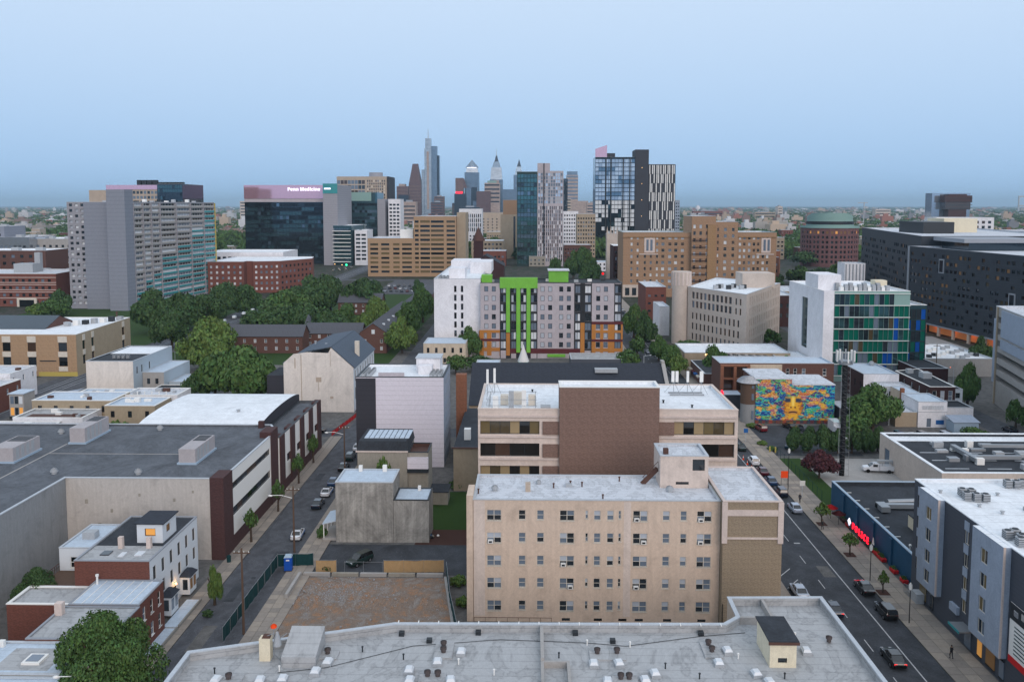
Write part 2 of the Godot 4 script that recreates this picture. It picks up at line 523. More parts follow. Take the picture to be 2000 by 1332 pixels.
func make_materials() -> void:
	# masonry and paint
	mat("tan", Color(0.84, 0.76, 0.69), 0.9, "streak", 0.06)
	mat("tan_pale", Color(0.85, 0.79, 0.75), 0.9, "streak", 0.06)
	mat("buff_brick", Color(0.62, 0.56, 0.48), 0.9, "brick", 0.75)
	mat("brown_brick", Color(0.54, 0.44, 0.40), 0.9, "brick", 0.5)
	mat("office_pale", Color(0.86, 0.80, 0.76), 0.85, "grain", 0.05)
	mat("red_brick", Color(0.46, 0.29, 0.25), 0.9, "brick", 0.6)
	mat("red_brick_far", Color(0.48, 0.30, 0.26), 0.9, "grain", 0.03)
	mat("orange_brick", Color(0.59, 0.40, 0.31), 0.9, "brick", 0.5)
	mat("old_brick", Color(0.42, 0.30, 0.27), 0.9, "brick", 0.6)
	mat("dark_brick", Color(0.27, 0.17, 0.17), 0.9, "brick", 0.6)
	mat("maroon", Color(0.32, 0.22, 0.22), 0.85, "brick", 0.5)
	mat("tan_brick", Color(0.71, 0.59, 0.47), 0.9, "brick", 0.4)
	mat("tan_brick2", Color(0.67, 0.61, 0.52), 0.9, "grain", 0.06)
	mat("hotel_brick", Color(0.670, 0.545, 0.440), 0.9, "brick", 0.3)
	mat("hotel_gold", Color(0.66, 0.53, 0.39), 0.9, "brick", 0.3)
	mat("cream", Color(0.82, 0.76, 0.68), 0.9, "streak", 0.05)
	mat("cream_wall", Color(0.75, 0.73, 0.71), 0.92, "streak", 0.07)
	mat("grey_wall", Color(0.58, 0.59, 0.60), 0.92, "streak", 0.07)
	mat("stain_wall", Color(0.90, 0.87, 0.84), 0.92, "streak", 0.035)
	mat("stucco", Color(0.66, 0.65, 0.63), 0.95, "weather", 0.06)
	mat("stucco2", Color(0.62, 0.60, 0.56), 0.95, "streak", 0.08)
	mat("beige_stone", Color(0.80, 0.75, 0.71), 0.9, "grain", 0.04)
	mat("beige_dim", Color(0.73, 0.67, 0.61), 0.9, "grain", 0.04)
	mat("white_wall", Color(0.92, 0.92, 0.94), 0.8, "grain", 0.04)
	mat("white_panel", Color(0.88, 0.86, 0.90), 0.7, "siding", 0.06)
	mat("white_siding", Color(0.86, 0.89, 0.92), 0.7, "siding", 0.35)
	mat("trim_white", Color(0.88, 0.88, 0.87), 0.6)
	mat("trim_grey", Color(0.55, 0.57, 0.60), 0.6)
	mat("trim_dark", Color(0.12, 0.13, 0.15), 0.5)
	mat("trim_cream", Color(0.85, 0.82, 0.77), 0.7, "grain", 0.2)
	mat("trim_pink", Color(0.84, 0.78, 0.75), 0.7, "grain", 0.1)
	mat("concrete", Color(0.66, 0.65, 0.64), 0.9, "grain", 0.08)
	mat("concrete_tan", Color(0.67, 0.61, 0.53), 0.9, "grain", 0.04)
	mat("tower_grey", Color(0.55, 0.57, 0.62), 0.85, "siding", 0.03)
	mat("tower_grey2", Color(0.62, 0.62, 0.65), 0.85, "siding", 0.03)
	mat("grey_panel", Color(0.62, 0.67, 0.74), 0.6, "grain", 0.08)
	mat("grey_panel_dark", Color(0.30, 0.32, 0.36), 0.7, "siding", 0.12)
	mat("charcoal", Color(0.22, 0.22, 0.25), 0.7, "siding", 0.06)
	mat("teal_panel", Color(0.240, 0.590, 0.610), 0.6, "grain", 0.1)
	mat("yellow_panel", Color(0.71, 0.64, 0.34), 0.7)
	mat("lilac_panel", Color(0.72, 0.69, 0.71), 0.7, "grain", 0.05)
	mat("lime", Color(0.47, 0.74, 0.27), 0.6, "grain", 0.05)
	mat("orange_panel", Color(0.72, 0.48, 0.22), 0.65, "grain", 0.05)
	mat("wine_panel", Color(0.33, 0.12, 0.14), 0.65)
	mat("dark_green", Color(0.10, 0.20, 0.20), 0.6)
	mat("blue_wall", Color(0.11, 0.31, 0.44), 0.7, "grain", 0.08)
	mat("blue_trim", Color(0.60, 0.68, 0.75), 0.5)
	mat("pale_blue_wall", Color(0.70, 0.755, 0.80), 0.75, "siding", 0.3)
	mat("ivory", Color(0.90, 0.86, 0.76), 0.8, "grain", 0.2)
	mat("pink_stone", Color(0.47, 0.33, 0.33), 0.85, "brick", 0.12)
	mat("purple_stone", Color(0.40, 0.32, 0.38), 0.8, "grain", 0.01)
	mat("wood", Color(0.39, 0.31, 0.26), 0.9, "streak", 0.5)
	mat("tarp", Color(0.71, 0.59, 0.43), 0.9, "grain", 0.3)
	mat("fence_green", Color(0.07, 0.24, 0.25), 0.9, "grain", 0.4)
	mat("steel", Color(0.60, 0.62, 0.64), 0.45, "", 0.1, 0.6)
	mat("metal_edge", Color(0.74, 0.77, 0.80), 0.5, "grain", 0.2)
	mat("metal_dark", Color(0.16, 0.18, 0.20), 0.5)
	mat("metal_black", Color(0.045, 0.05, 0.07), 0.5)
	mat("unit_grey", Color(0.68, 0.70, 0.72), 0.55, "grain", 0.3)
	mat("unit_pink", Color(0.70, 0.68, 0.69), 0.6, "grain", 0.2)
	mat("rust", Color(0.36, 0.26, 0.23), 0.8, "grain", 0.5)
	# roofs
	mat("roof_white", Color(0.93, 0.95, 0.97), 0.8, "seam", 0.05)
	mat("roof_pale", Color(0.84, 0.86, 0.89), 0.85, "grime", 0.06)
	mat("roof_grey", Color(0.70, 0.71, 0.72), 0.9, "grime", 0.045)
	mat("roof_silver", Color(0.76, 0.82, 0.88), 0.6, "seam", 0.10)
	mat("roof_tar", Color(0.41, 0.43, 0.46), 0.95, "blotch", 0.035)
	mat("roof_dark", Color(0.23, 0.25, 0.28), 0.9, "blotch", 0.06)
	mat("slate", Color(0.34, 0.39, 0.45), 0.8, "brick", 0.4)
	mat("slate_dark", Color(0.21, 0.23, 0.27), 0.85, "brick", 0.3)
	mat("shingle", Color(0.36, 0.37, 0.40), 0.9, "brick", 0.5)
	mat("verdigris", Color(0.50, 0.62, 0.60), 0.7)
	# ground
	mat("ground", Color(0.42, 0.43, 0.41), 0.95, "town", 0.011)
	mat("lot", Color(0.450, 0.445, 0.440), 0.95, "asphalt", 0.10)
	mat("asphalt", Color(0.365, 0.375, 0.400), 0.9, "asphalt", 0.09)
	mat("asphalt_new", Color(0.285, 0.300, 0.325), 0.88, "asphalt", 0.05)
	mat("pave1", Color(0.60, 0.565, 0.53), 0.95, "grain", 0.3)
	mat("pave2", Color(0.56, 0.53, 0.50), 0.95, "grain", 0.3)
	mat("pave3", Color(0.64, 0.60, 0.555), 0.95, "grain", 0.3)
	mat("pave_base", Color(0.36, 0.35, 0.33), 0.95, "grain", 0.3)
	mat("kerb", Color(0.58, 0.57, 0.55), 0.95, "grain", 0.3)
	mat("paint", Color(0.80, 0.81, 0.82), 0.8, "blotch", 0.4)
	mat("dirt", Color(0.86, 0.84, 0.83), 1.0, "dirt", 0.045)
	mat("rubble1", Color(0.62, 0.62, 0.63), 0.95, "grain", 0.6)
	mat("rubble2", Color(0.54, 0.46, 0.40), 0.95, "grain", 0.6)
	mat("grass", Color(0.26, 0.36, 0.16), 1.0, "grass", 0.25)
	mat("mulch", Color(0.30, 0.20, 0.17), 1.0, "grain", 0.6)
	mat("bark", Color(0.30, 0.25, 0.21), 0.95, "streak", 0.6)
	# glazing
	mat("g_dark", Color(0.13, 0.16, 0.19), 0.06)
	mat("g_black", Color(0.05, 0.06, 0.07), 0.05)
	mat("g_mid", Color(0.40, 0.45, 0.51), 0.12)
	mat("g_blind", Color(0.66, 0.69, 0.73), 0.2)
	mat("g_pale", Color(0.80, 0.82, 0.84), 0.3)
	mat("g_brown", Color(0.26, 0.19, 0.15), 0.1)
	mat("g_olive", Color(0.42, 0.37, 0.26), 0.15)
	mat("g_olive2", Color(0.30, 0.26, 0.18), 0.12)
	mat("g_curtain", Color(0.60, 0.53, 0.41), 0.2)
	for q in [["cw_blue", Color(0.44, 0.53, 0.60)], ["cw_teal", Color(0.31, 0.43, 0.46)], ["cw_green", Color(0.32, 0.48, 0.50)], ["cw_dark", Color(0.25, 0.30, 0.34)], ["cw_pale", Color(0.82, 0.83, 0.85)], ["cw_pink", Color(0.95, 0.74, 0.78)], ["cw_steel", Color(0.70, 0.73, 0.77)], ["cw_ink", Color(0.17, 0.20, 0.23)]]:
		mat(q[0], q[1], 0.07, "", 0.1, 0.75)
	for q in ["cw_blue", "cw_teal", "cw_green", "cw_dark", "cw_steel", "cw_pale"]:
		M[q].roughness_texture = T.rough
	for k in ["g_dark", "g_black", "g_mid", "g_brown", "g_olive2"]: M[k].metallic_specular = 0.7
	glow("g_warm", Color(0.85, 0.60, 0.30), 0.35)
	glow("g_amber", Color(0.42, 0.31, 0.19), 0.25)
	glow("g_lobby", Color(0.75, 0.48, 0.28), 0.2)
	mat("vent_grey", Color(0.34, 0.31, 0.31), 0.6, "grain", 0.8)
	M.cream_front = M.cream_wall.duplicate()
	glow("lamp_warm", Color(1.0, 0.80, 0.52), 3.0)
	glow("lamp_white", Color(1.0, 0.95, 0.85), 2.5)
	glow("lamp_orange", Color(1.0, 0.45, 0.15), 2.5)
	glow("neon_red", Color(1.0, 0.10, 0.20), 1.6)
	glow("neon_white", Color(0.92, 0.92, 1.0), 1.0)
	glow("tail_red", Color(1.0, 0.06, 0.10), 1.3)
	glow("signal_green", Color(0.2, 1.0, 0.65), 2.0)
	glow("head_white", Color(1.0, 0.93, 0.8), 2.5)
	mat("tail_off", Color(0.35, 0.05, 0.06), 0.3)
	mat("head_off", Color(0.75, 0.77, 0.80), 0.2)
	mat("tyre", Color(0.07, 0.07, 0.08), 0.9)
	mat("rim", Color(0.55, 0.56, 0.58), 0.4, "", 0.1, 0.7)
	for q in [["black", Color(0.04, 0.045, 0.055)], ["white", Color(0.85, 0.86, 0.88)], ["silver", Color(0.62, 0.66, 0.72)], ["navy", Color(0.07, 0.11, 0.18)], ["blue", Color(0.10, 0.22, 0.36)], ["red", Color(0.42, 0.08, 0.12)], ["green", Color(0.08, 0.16, 0.15)], ["grey", Color(0.30, 0.32, 0.35)], ["maroon", Color(0.30, 0.06, 0.12)]]:
		var m := mat("car_" + q[0], q[1], 0.3, "", 0.1, 0.1)
		m.clearcoat_enabled = true
		m.clearcoat = 1.0
		m.clearcoat_roughness = 0.05
	mat("porta_blue", Color(0.08, 0.33, 0.72), 0.5, "grain", 0.5)
	mat("cone_orange", Color(0.95, 0.30, 0.08), 0.7)
	mat("sign_white", Color(0.85, 0.85, 0.83), 0.6)
	mat("sign_blue", Color(0.10, 0.35, 0.60), 0.6)
	mat("sign_red", Color(0.75, 0.12, 0.14), 0.6)
	mat("skin", Color(0.45, 0.30, 0.24), 0.7)
	mat("cloth_dark", Color(0.09, 0.09, 0.11), 0.95)
	for q in [["leaf", 0.0], ["leaf_purple", 0.0]]:
		var m := mat(q[0], Color(1, 1, 1), 0.7)
		m.vertex_color_use_as_albedo = true
		m.metallic_specular = 0.3
		m.backlight_enabled = true
		m.backlight = Color(0.10, 0.13, 0.04)
	var vm := mat("vcol", Color(1, 1, 1), 0.9)
	vm.vertex_color_use_as_albedo = true

# window styles
func S(k: String) -> Dictionary:
	match k:
		"tan1": return {"frame": "trim_cream", "panes": ["g_mid", "g_blind", "g_blind", "g_dark", "g_mid"], "low": ["g_mid", "g_dark", "g_mid", "g_dark", "g_mid"], "kind": "hung", "fw": 0.07, "sill": true}
		"tan2": return {"frame": "trim_cream", "panes": ["g_mid", "g_blind", "g_blind", "g_dark", "g_mid"], "low": ["g_mid", "g_dark", "g_mid", "g_dark"], "kind": "pair", "fw": 0.07, "sill": true}
		"office": return {"frame": "metal_dark", "panes": ["g_olive", "g_olive", "g_curtain", "g_olive2", "g_black"], "kind": "mull", "fw": 0.07, "bay": 1.5}
		"officedk": return {"frame": "metal_dark", "panes": ["g_black", "g_brown"], "kind": "mull", "fw": 0.05, "bay": 2.4}
		"white": return {"frame": "trim_white", "panes": ["g_dark", "g_mid", "g_black", "g_mid"], "kind": "hung", "fw": 0.09, "sill": true}
		"whitep": return {"frame": "trim_white", "panes": ["g_blind", "g_mid", "g_dark"], "kind": "hung", "fw": 0.08}
		"dark": return {"frame": "trim_dark", "panes": ["g_dark", "g_black", "g_dark"], "fw": 0.06}
		"brown": return {"frame": "metal_dark", "panes": ["g_brown", "g_black", "g_dark"], "fw": 0.07}
		"apt": return {"frame": "trim_dark", "panes": ["g_mid", "g_blind", "g_dark", "g_mid", "g_blind"], "fw": 0.12}
		"aptb": return {"frame": "trim_dark", "panes": ["g_mid", "g_blind", "g_pale", "g_dark", "g_mid"], "fw": 0.10, "kind": "mull", "bay": 1.1}
		"strip": return {"frame": "metal_dark", "panes": ["g_dark", "g_black", "g_dark", "g_brown", "g_dark"], "fw": 0.08, "kind": "mull", "bay": 2.5}
		"hotel": return {"frame": "trim_cream", "panes": ["g_mid", "g_dark", "g_blind", "g_pale", "g_brown", "g_dark"], "fw": 0.06, "kind": "hung"}
		"slot": return {"frame": "trim_dark", "panes": ["g_dark", "g_mid", "g_dark", "g_brown"], "fw": 0.05, "kind": "hung"}
		"grey": return {"frame": "trim_cream", "panes": ["g_mid", "g_dark", "g_dark", "g_olive"], "fw": 0.08, "kind": "mull", "bay": 0.8}
		"far": return {"frame": "trim_dark", "panes": ["g_dark", "g_mid", "g_dark", "g_black"], "fw": 0.0}
		"farlit": return {"frame": "trim_dark", "panes": ["g_dark", "g_mid", "g_dark", "g_black", "g_dark", "g_dark", "g_mid", "g_amber"], "fw": 0.0}
		"bal": return {"frame": "trim_white", "kind": "mull", "bay": 3.2, "panes": ["g_dark", "g_mid", "g_blind", "g_dark", "g_pale", "g_dark", "g_mid", "g_dark", "g_blind", "g_dark"], "fw": 0.16}
		"lit": return {"frame": "trim_dark", "panes": ["g_warm", "g_amber"], "fw": 0.08}
	return {"frame": "trim_dark", "panes": [k], "fw": 0.0}

# ---------------------------------------------------------------- ground, streets, pavements
func structure(n: String, mb: MB, m: String) -> MeshInstance3D:
	var o := put(self, n, mb, m)
	o.set_meta("kind", "structure")
	return o

func sheet(n: String, m: String, x0: float, x1: float, z0: float, z1: float, y: float) -> MeshInstance3D:
	var mb := MB.new()
	mb.quad(Vector3(x0, y, z0), Vector3(x1, y, z0), Vector3(x1, y, z1), Vector3(x0, y, z1))
	return structure(n, mb, m)

func pavement(n: String, x0: float, x1: float, z0: float, z1: float, nx: int, slab_to: float) -> void:   # raised 0.13 m, slabs picked apart from z0 to slab_to
	var mb := MB.new()
	mb.bx(x0, x1, 0.0, 0.115, z0, z1)
	var base := structure(n, mb, "pave_base")
	var w := (x1 - x0) / nx
	var nz := int((z0 - slab_to) / w)
	for k in 3:
		var key := "slab%.2f%d" % [w, k]
		var mk := func() -> Mesh:
			var b := MB.new()
			b.box(Vector3.ZERO, Vector3(w - 0.035, 0.05, w - 0.035), Basis(), 0.985)
			return b.mesh(M["pave%d" % (k + 1)])
		shared(key, mk)
	for j in nz:
		for i in nx:
			var k := rng.randi() % 3
			part(base, "paving_slab", cache["slab%.2f%d" % [w, k]], Vector3(x0 + w * (i + 0.5), 0.12 + rng.randf() * 0.008, z0 - w * (j + 0.5)))
	var zr := z0 - w * nz
	if zr > z1 + 0.5:
		boxpart(base, "paving", "pave1", x0 + 0.01, x1 - 0.01, 0.116, 0.145, zr, z1)

func make_ground() -> void:
	sheet("ground", "ground", -40000, 40000, 200, -45000, 0.0)
	sheet("yard_ground", "lot", -160, 175, -60, -330, 0.004)
	sheet("road", "asphalt", -45.4, -37.2, -50, -640, 0.010)
	sheet("road", "asphalt_new", 37.6, 50.2, -40, -1400, 0.010)
	sheet("road", "asphalt", -153, -138, -180, -1100, 0.010)
	sheet("road", "asphalt", -60, -16.8, -206, -214, 0.014)
	sheet("road", "asphalt", -330, 420, -640, -652, 0.014)
	sheet("road", "asphalt", 114.5, 122.5, -120, -420, 0.010)
	pavement("pavement", -48.2, -45.4, -76, -206, 2, -176)
	pavement("pavement", -37.2, -33.2, -96, -205, 3, -150)
	pavement("pavement", 33.6, 37.6, -60, -400, 2, -61)
	pavement("pavement", 50.2, 55.3, -92, -600, 3, -215)
	pavement("pavement", -37.2, -34.5, -214, -560, 2, -215)
	# lane paint on the wide street
	var mb := MB.new()
	mb.bx(46.82, 46.98, 0.008, 0.018, -60, -600)
	structure("edge_line", mb, "paint")
	mb = MB.new()
	mb.bx(40.3, 40.45, 0.008, 0.018, -80, -126)
	for k in 5: mb.beam(Vector3(37.9, 0.012, -112.0 - 4.0 * k), Vector3(40.3, 0.012, -115.0 - 4.0 * k), 0.14, 0.008)
	structure("hatched_marking", mb, "paint")
	mb = MB.new()
	for k in 60: mb.bx(43.3, 43.42, 0.008, 0.018, -70.0 - 9.0 * k, -73.0 - 9.0 * k)
	structure("lane_dashes", mb, "paint")
	mb = MB.new()
	mb.bx(44.0, 45.0, 0.008, 0.018, -141.4, -141.0)
	structure("road_marking", mb, "paint")
	# patches and covers in the road surface
	for q in [[-43.6, -118, 1.6, 6.0], [-41.0, -133, 2.2, 3.0], [-42.6, -150, 1.2, 9.0], [-44.0, -172, 1.4, 5.0], [39.4, -139, 1.6, 7.0], [44.6, -128, 1.8, 4.0], [42.0, -150, 1.4, 10.0], [45.4, -109, 1.2, 6.0], [41.0, -172, 2.2, 5.0], [-43.4, -104, 1.8, 7.0]]:
		mb = MB.new()
		mb.bx(q[0], q[0] + q[2], 0.006, 0.0145, q[1], q[1] - q[3])
		structure("road_patch", mb, ["asphalt", "asphalt_new", "lot"][int(absf(q[1])) % 3])
	for q in [[-41.6, -126], [-42.4, -161], [42.4, -133.5], [45.0, -119], [43.0, -163]]:
		mb = MB.new()
		mb.tube(Vector3(q[0], 0.004, q[1]), Vector3(q[0], 0.02, q[1]), 0.38, 0.38, 14)
		structure("manhole_cover", mb, "metal_dark")
	# tracks along the street on the left edge
	for x in [-148.2, -146.6, -144.0, -142.4]:
		mb = MB.new()
		mb.bx(x - 0.06, x + 0.06, 0.0, 0.03, -180, -900)
		structure("rail", mb, "metal_edge")
	# driveway, lawn, demolition site
	sheet("driveway", "asphalt_new", -33.2, -9, -127.4, -139.2, 0.010)
	sheet("lawn", "grass", -19.2, -8.6, -146, -166, 0.012)
	sheet("bare_strip", "mulch", -19.0, -8.6, -139.2, -146, 0.012)
	sheet("car_park", "asphalt_new", 55.3, 75, -192, -219, 0.010)
	sheet("yard", "concrete", 56.5, 78, -162, -190, 0.012)
	sheet("lawn", "grass", 55.4, 60, -160, -190, 0.016)
	sheet("lawn", "grass", -262, -154, -332, -462, 0.012)
	sheet("lawn", "grass", -136, -50, -300, -540, 0.008)
	sheet("car_park", "asphalt", -100, -62, -545, -640, 0.012)
	sheet("plaza", "concrete", 126, 172, -318, -372, 0.012)
	var f := fnl(4, 0.12, 4)
	mb = MB.new()
	var nx := 50
	var nz := 36
	var P := func(i: int, j: int) -> Vector3:
		var u := float(i) / nx
		var w := float(j) / nz
		var x := lerpf(lerpf(-33.4, -34.3, w), lerpf(-9.4, -12.8, w), u)
		var z := lerpf(-106.0, -126.4, w)
		var e := minf(minf(u, 1 - u), minf(w, 1 - w)) * 8.0
		return Vector3(x, 0.03 + clampf(e, 0, 1) * (0.22 + 0.28 * f.get_noise_2d(x * 2.2, z * 2.2)), z)
	for j in nz:
		for i in nx: mb.quad(P.call(i, j), P.call(i + 1, j), P.call(i + 1, j + 1), P.call(i, j + 1))
	structure("bare_earth", mb, "dirt")
	var mm := MultiMesh.new()
	mm.transform_format = MultiMesh.TRANSFORM_3D
	var st := MB.new()
	st.ball(Vector3.ZERO, Vector3(0.5, 0.32, 0.42), 5, 3)
	mm.mesh = st.mesh(M.rubble1)
	mm.instance_count = 1300
	for i in 1300:
		var x := 0.0
		var z := 0.0
		if i < 1000:
			x = -27.5 + rng.randfn() * 3.4
			z = -120.8 + rng.randfn() * 2.3
		else:
			x = rng.randf_range(-32, -11)
			z = rng.randf_range(-108, -126)
		x = clampf(x, -33.2, -11.5); z = clampf(z, -125.8, -107)
		var s := rng.randf_range(0.07, 0.24) * (2.0 if rng.randf() < 0.05 else 1.0)
		mm.set_instance_transform(i, Transform3D(Basis.from_euler(Vector3(rng.randf() * 6, rng.randf() * 6, rng.randf() * 6)).scaled(Vector3(s, s, s)), Vector3(x, 0.22 + 0.25 * f.get_noise_2d(x * 2.2, z * 2.2) + s * 0.15, z)))
	var mi := MultiMeshInstance3D.new()
	mi.name = "rubble"
	mi.multimesh = mm
	add_child(mi)
	mi.set_meta("kind", "stuff")
	tag(mi, "grey broken rubble scattered over the bare earth of the cleared lot", "rubble")
	# low edging walls of the cleared lot
	var t := thing("low_wall", "low concrete footing wall along the left edge of the cleared dirt lot", "wall")
	boxpart(t, "block", "concrete", -34.9, -34.45, 0.0, 0.75, -119.0, -126.6)
	t = thing("low_wall", "low concrete footing wall between the cleared dirt lot and the driveway", "wall")
	for k in 5: boxpart(t, "block", ["concrete", "stucco2"][k % 2], -34.2 + 4.3 * k, -30.2 + 4.3 * k, 0.0, 0.5, -126.7, -127.2)
	t = thing("low_wall", "low pale footing wall along the right edge of the cleared dirt lot", "wall")
	var b2 := MB.new()
	b2.beam(Vector3(-9.5, 0.2, -107.0), Vector3(-12.6, 0.2, -126.0), 0.35, 0.5)
	put(t, "block", b2, "concrete")

# ---------------------------------------------------------------- near left: warehouse and row houses
func roof_unit(t: Node3D, x0: float, x1: float, z0: float, z1: float, y: float, h: float) -> void:   # long rooftop air handler
	boxpart(t, "unit_curb", "blue_trim", x0 - 0.25, x1 + 0.25, y, y + 0.3, z0 + 0.25, z1 - 0.25)
	var u := boxpart(t, "air_handler", "unit_pink", x0, x1, y + 0.3, y + h, z0, z1)
	var mb := MB.new()
	var zz := z1 + 0.4
	for k in 4: mb.bx(x0 + 0.3, x1 - 0.3, y + h, y + h + 0.05, zz + k * 0.9, zz + k * 0.9 + 0.6)
	put(u, "grille", mb, "metal_dark")
	mb = MB.new()
	for k in 4: mb.bx(x1, x1 + 0.03, y + 0.5, y + h - 0.2, z0 - 0.8 - k * 1.5, z0 - 1.7 - k * 1.5)
	put(u, "panel", mb, "unit_grey")

func dome_vent(t: Node3D, x: float, z: float, y: float, s := 1.0) -> void:
	var mk := func() -> Mesh:
		var mb := MB.new()
		mb.lathe(Vector3.ZERO, [[0.38, 0], [0.38, 0.25], [0.55, 0.3], [0.55, 0.5], [0.4, 0.75], [0.15, 0.88], [0.0, 0.9]], 12)
		return mb.mesh(M.unit_grey)
	part(t, "roof_vent", shared("dome", mk), Vector3(x, y, z), Basis().scaled(Vector3(s, s, s)))

func pipe_vent(t: Node3D, x: float, z: float, y: float, h := 0.7, r := 0.1, m := "metal_dark") -> void:
	var mk := func() -> Mesh:
		var mb := MB.new()
		mb.lathe(Vector3.ZERO, [[r, 0], [r, h * 0.8], [r * 1.6, h * 0.82], [r * 1.6, h]], 8)
		return mb.mesh(M[m])
	part(t, "vent_pipe", shared("pv%.2f%.2f%s" % [h, r, m], mk), Vector3(x, y, z))

func chimney(t: Node3D, x: float, z: float, y: float, s: Vector3, m := "trim_pink") -> void:
	boxpart(t, "chimney", m, x - s.x / 2, x + s.x / 2, y, y + s.y, z - s.z / 2, z + s.z / 2)

func make_near_left() -> void:
	# warehouse block
	var f := [Vector2(-112, -96), Vector2(-73.8, -96), Vector2(-73.2, -132.5), Vector2(-48.2, -132.5), Vector2(-48.2, -161.5), Vector2(-50.5, -166.2), Vector2(-112, -166.2)]
	var L := 29.0
	var strips := []
	for yy in [[5.5, 7.0], [9.9, 11.1]]:
		strips.append([4.3, yy[0], 24.8, yy[1]])
	var t := building("warehouse", "long low warehouse with dark gravel roof and blank cream end wall", f, 12.8, "cream_wall", "roof_tar", {3: [[strips, S("strip")]]}, {"em": {1: "grey_wall", 2: "cream_front", 3: "trim_white"}, "par": 0.35, "near": true, "dep": 0.25})
	t.set_meta("category", "warehouse")
	boxpart(t, "brick_pier", "maroon", -50.3, -48.1, 0.0, 13.3, -132.42, -136.6)
	boxpart(t, "brick_pier", "maroon", -50.2, -48.05, 0.0, 13.9, -157.6, -161.9)
	boxpart(t, "brick_base", "maroon", -48.3, -48.14, 0.0, 2.4, -136.6, -157.6)
	roof_unit(t, -58.6, -55.8, -141, -150, 12.8, 2.6)
	roof_unit(t, -90.5, -86.6, -141, -149, 12.8, 2.6)
	roof_unit(t, -83.4, -80.6, -153, -162, 12.8, 2.9)
	for q in [[-76.7, -135.6], [-63, -135.6], [-71.2, -163], [-88.8, -160]]: dome_vent(t, q[0], q[1], 12.8, 1.1)
	chimney(t, -52.2, -165.2, 12.8, Vector3(1.0, 1.3, 0.9), "maroon")
	var mb := MB.new()
	mb.bx(-84, -58, 12.8, 12.83, -146.8, -147.0)
	mb.bx(-84.1, -83.8, 12.8, 12.83, -118, -153)
	put(t, "roof_seam", mb, "concrete")
	for q in [[-70, 9, 0.5], [-66, 7.6, 0.4], [-61.5, 10.2, 0.35], [-56, 9.4, 0.4], [-68, 5.2, 0.5], [-63.0, 6.4, 0.4], [-53, 10.8, 0.3]]:
		boxpart(t, "wall_patch", "stucco2", q[0] - q[2] * 0.5, q[0] + q[2] * 0.5, q[1], q[1] + q[2] * 1.4, -132.48, -132.46)
	# white vaulted hall behind
	t = thing("vaulted_hall", "hall with a bright white low vaulted roof behind the warehouse", "building")
	mb = MB.new()
	var pr := []
	for k in 11:
		var a := PI * k / 10.0
		pr.append(Vector2(-181.5 + 14.5 * cos(a), 12.4 + 1.3 * sin(a)))
	for k in 10: mb.quad(Vector3(-77.5, pr[k].y, pr[k].x), Vector3(-53.0, pr[k].y, pr[k].x), Vector3(-53.0, pr[k + 1].y, pr[k + 1].x), Vector3(-77.5, pr[k + 1].y, pr[k + 1].x))
	put(t, "roof", mb, "roof_white")
	mb = MB.new()
	wall(mb, Vector2(-77.5, -167), Vector2(-53, -167), 0, 12.4, [])
	wall(mb, Vector2(-53, -167), Vector2(-53, -196), 0, 12.4, [])
	wall(mb, Vector2(-77.5, -196), Vector2(-77.5, -167), 0, 12.4, [])
	wall(mb, Vector2(-53, -196), Vector2(-77.5, -196), 0, 12.4, [])
	for k in 10:
		mb.tri(Vector3(-53, 12.4, -181.5), Vector3(-53, pr[k + 1].y, pr[k + 1].x), Vector3(-53, pr[k].y, pr[k].x))
		mb.tri(Vector3(-77.5, 12.4, -181.5), Vector3(-77.5, pr[k].y, pr[k].x), Vector3(-77.5, pr[k + 1].y, pr[k + 1].x))
	put(t, "wall", mb, "charcoal")
	pipe_vent(t, -60, -175, 13.5, 0.5, 0.3, "unit_grey")
	# annex with brown piers and white panels along the narrow street
	strips = []
	for k in 4: strips.append([5.2 + k * 7.4, 4.9, 9.0 + k * 7.4, 6.6])
	t = building("annex", "street-side annex with alternating brown brick piers and white panels", rect(-52.9, -48.3, -163.5, -195), 10.8, "trim_white", "roof_tar", {1: [[strips, S("strip")]]}, {"near": true, "dep": 0.25, "cm": "metal_dark"})
	for k in 5: boxpart(t, "brick_pier", "maroon", -49.5, -48.05, 0.0, 11.34, -163.6 - k * 7.4, -166.6 - k * 7.4)
	boxpart(t, "brick_base", "maroon", -48.5, -48.15, 0.0, 2.0, -166.6, -195.0)
	# white corner house with cupola
	var ww := S("white")
	var c := cols(16.4, 6, 0.95, 1.0)
	t = building("row_house", "white sided row house with a lit cupola on its dark roof", rect(-60, -50, -109.8, -126.2), 9.2, "white_siding", "roof_grey", {1: [[cross(c, [[3.4, 5.2], [6.2, 8.1]]), S("brown")]]}, {"em": {0: "red_brick"}, "near": true, "par": 0.12, "pw": 0.2, "cat": "house", "cm": "trim_grey"})
	boxpart(t, "roof_felt", "roof_dark", -59.7, -50.3, 9.2, 9.24, -115.2, -125.9)
	var cu := building("cupola", "", rect(-54.5, -50.9, -116.2, -120.8), 11.9, "white_siding", "roof_dark", {0: [[[[1.1, 10.2, 2.6, 11.3]], S("lit")]], 1: [[[[1.3, 10.2, 2.6, 11.3]], S("lit")]]}, {"into": t, "y0": 9.2, "par": 0.0, "near": true})
	boxpart(t, "cupola_roof", "slate_dark", -54.8, -50.6, 11.95, 12.1, -115.9, -121.1)
	chimney(t, -55.9, -114.4, 9.2, Vector3(0.6, 1.6, 0.6))
	chimney(t, -52.1, -114.6, 9.2, Vector3(0.6, 1.5, 0.6))
	for q in [[-57, -112.5, 1.2], [-54.6, -112.0, 0.7], [-52.4, -112.4, 1.0]]: boxpart(t, "skylight", "g_pale" if q[2] < 1.1 else "g_dark", q[0] - q[2] / 2, q[0] + q[2] / 2, 9.2, 9.35, q[1] - 0.7, q[1] + 0.7)
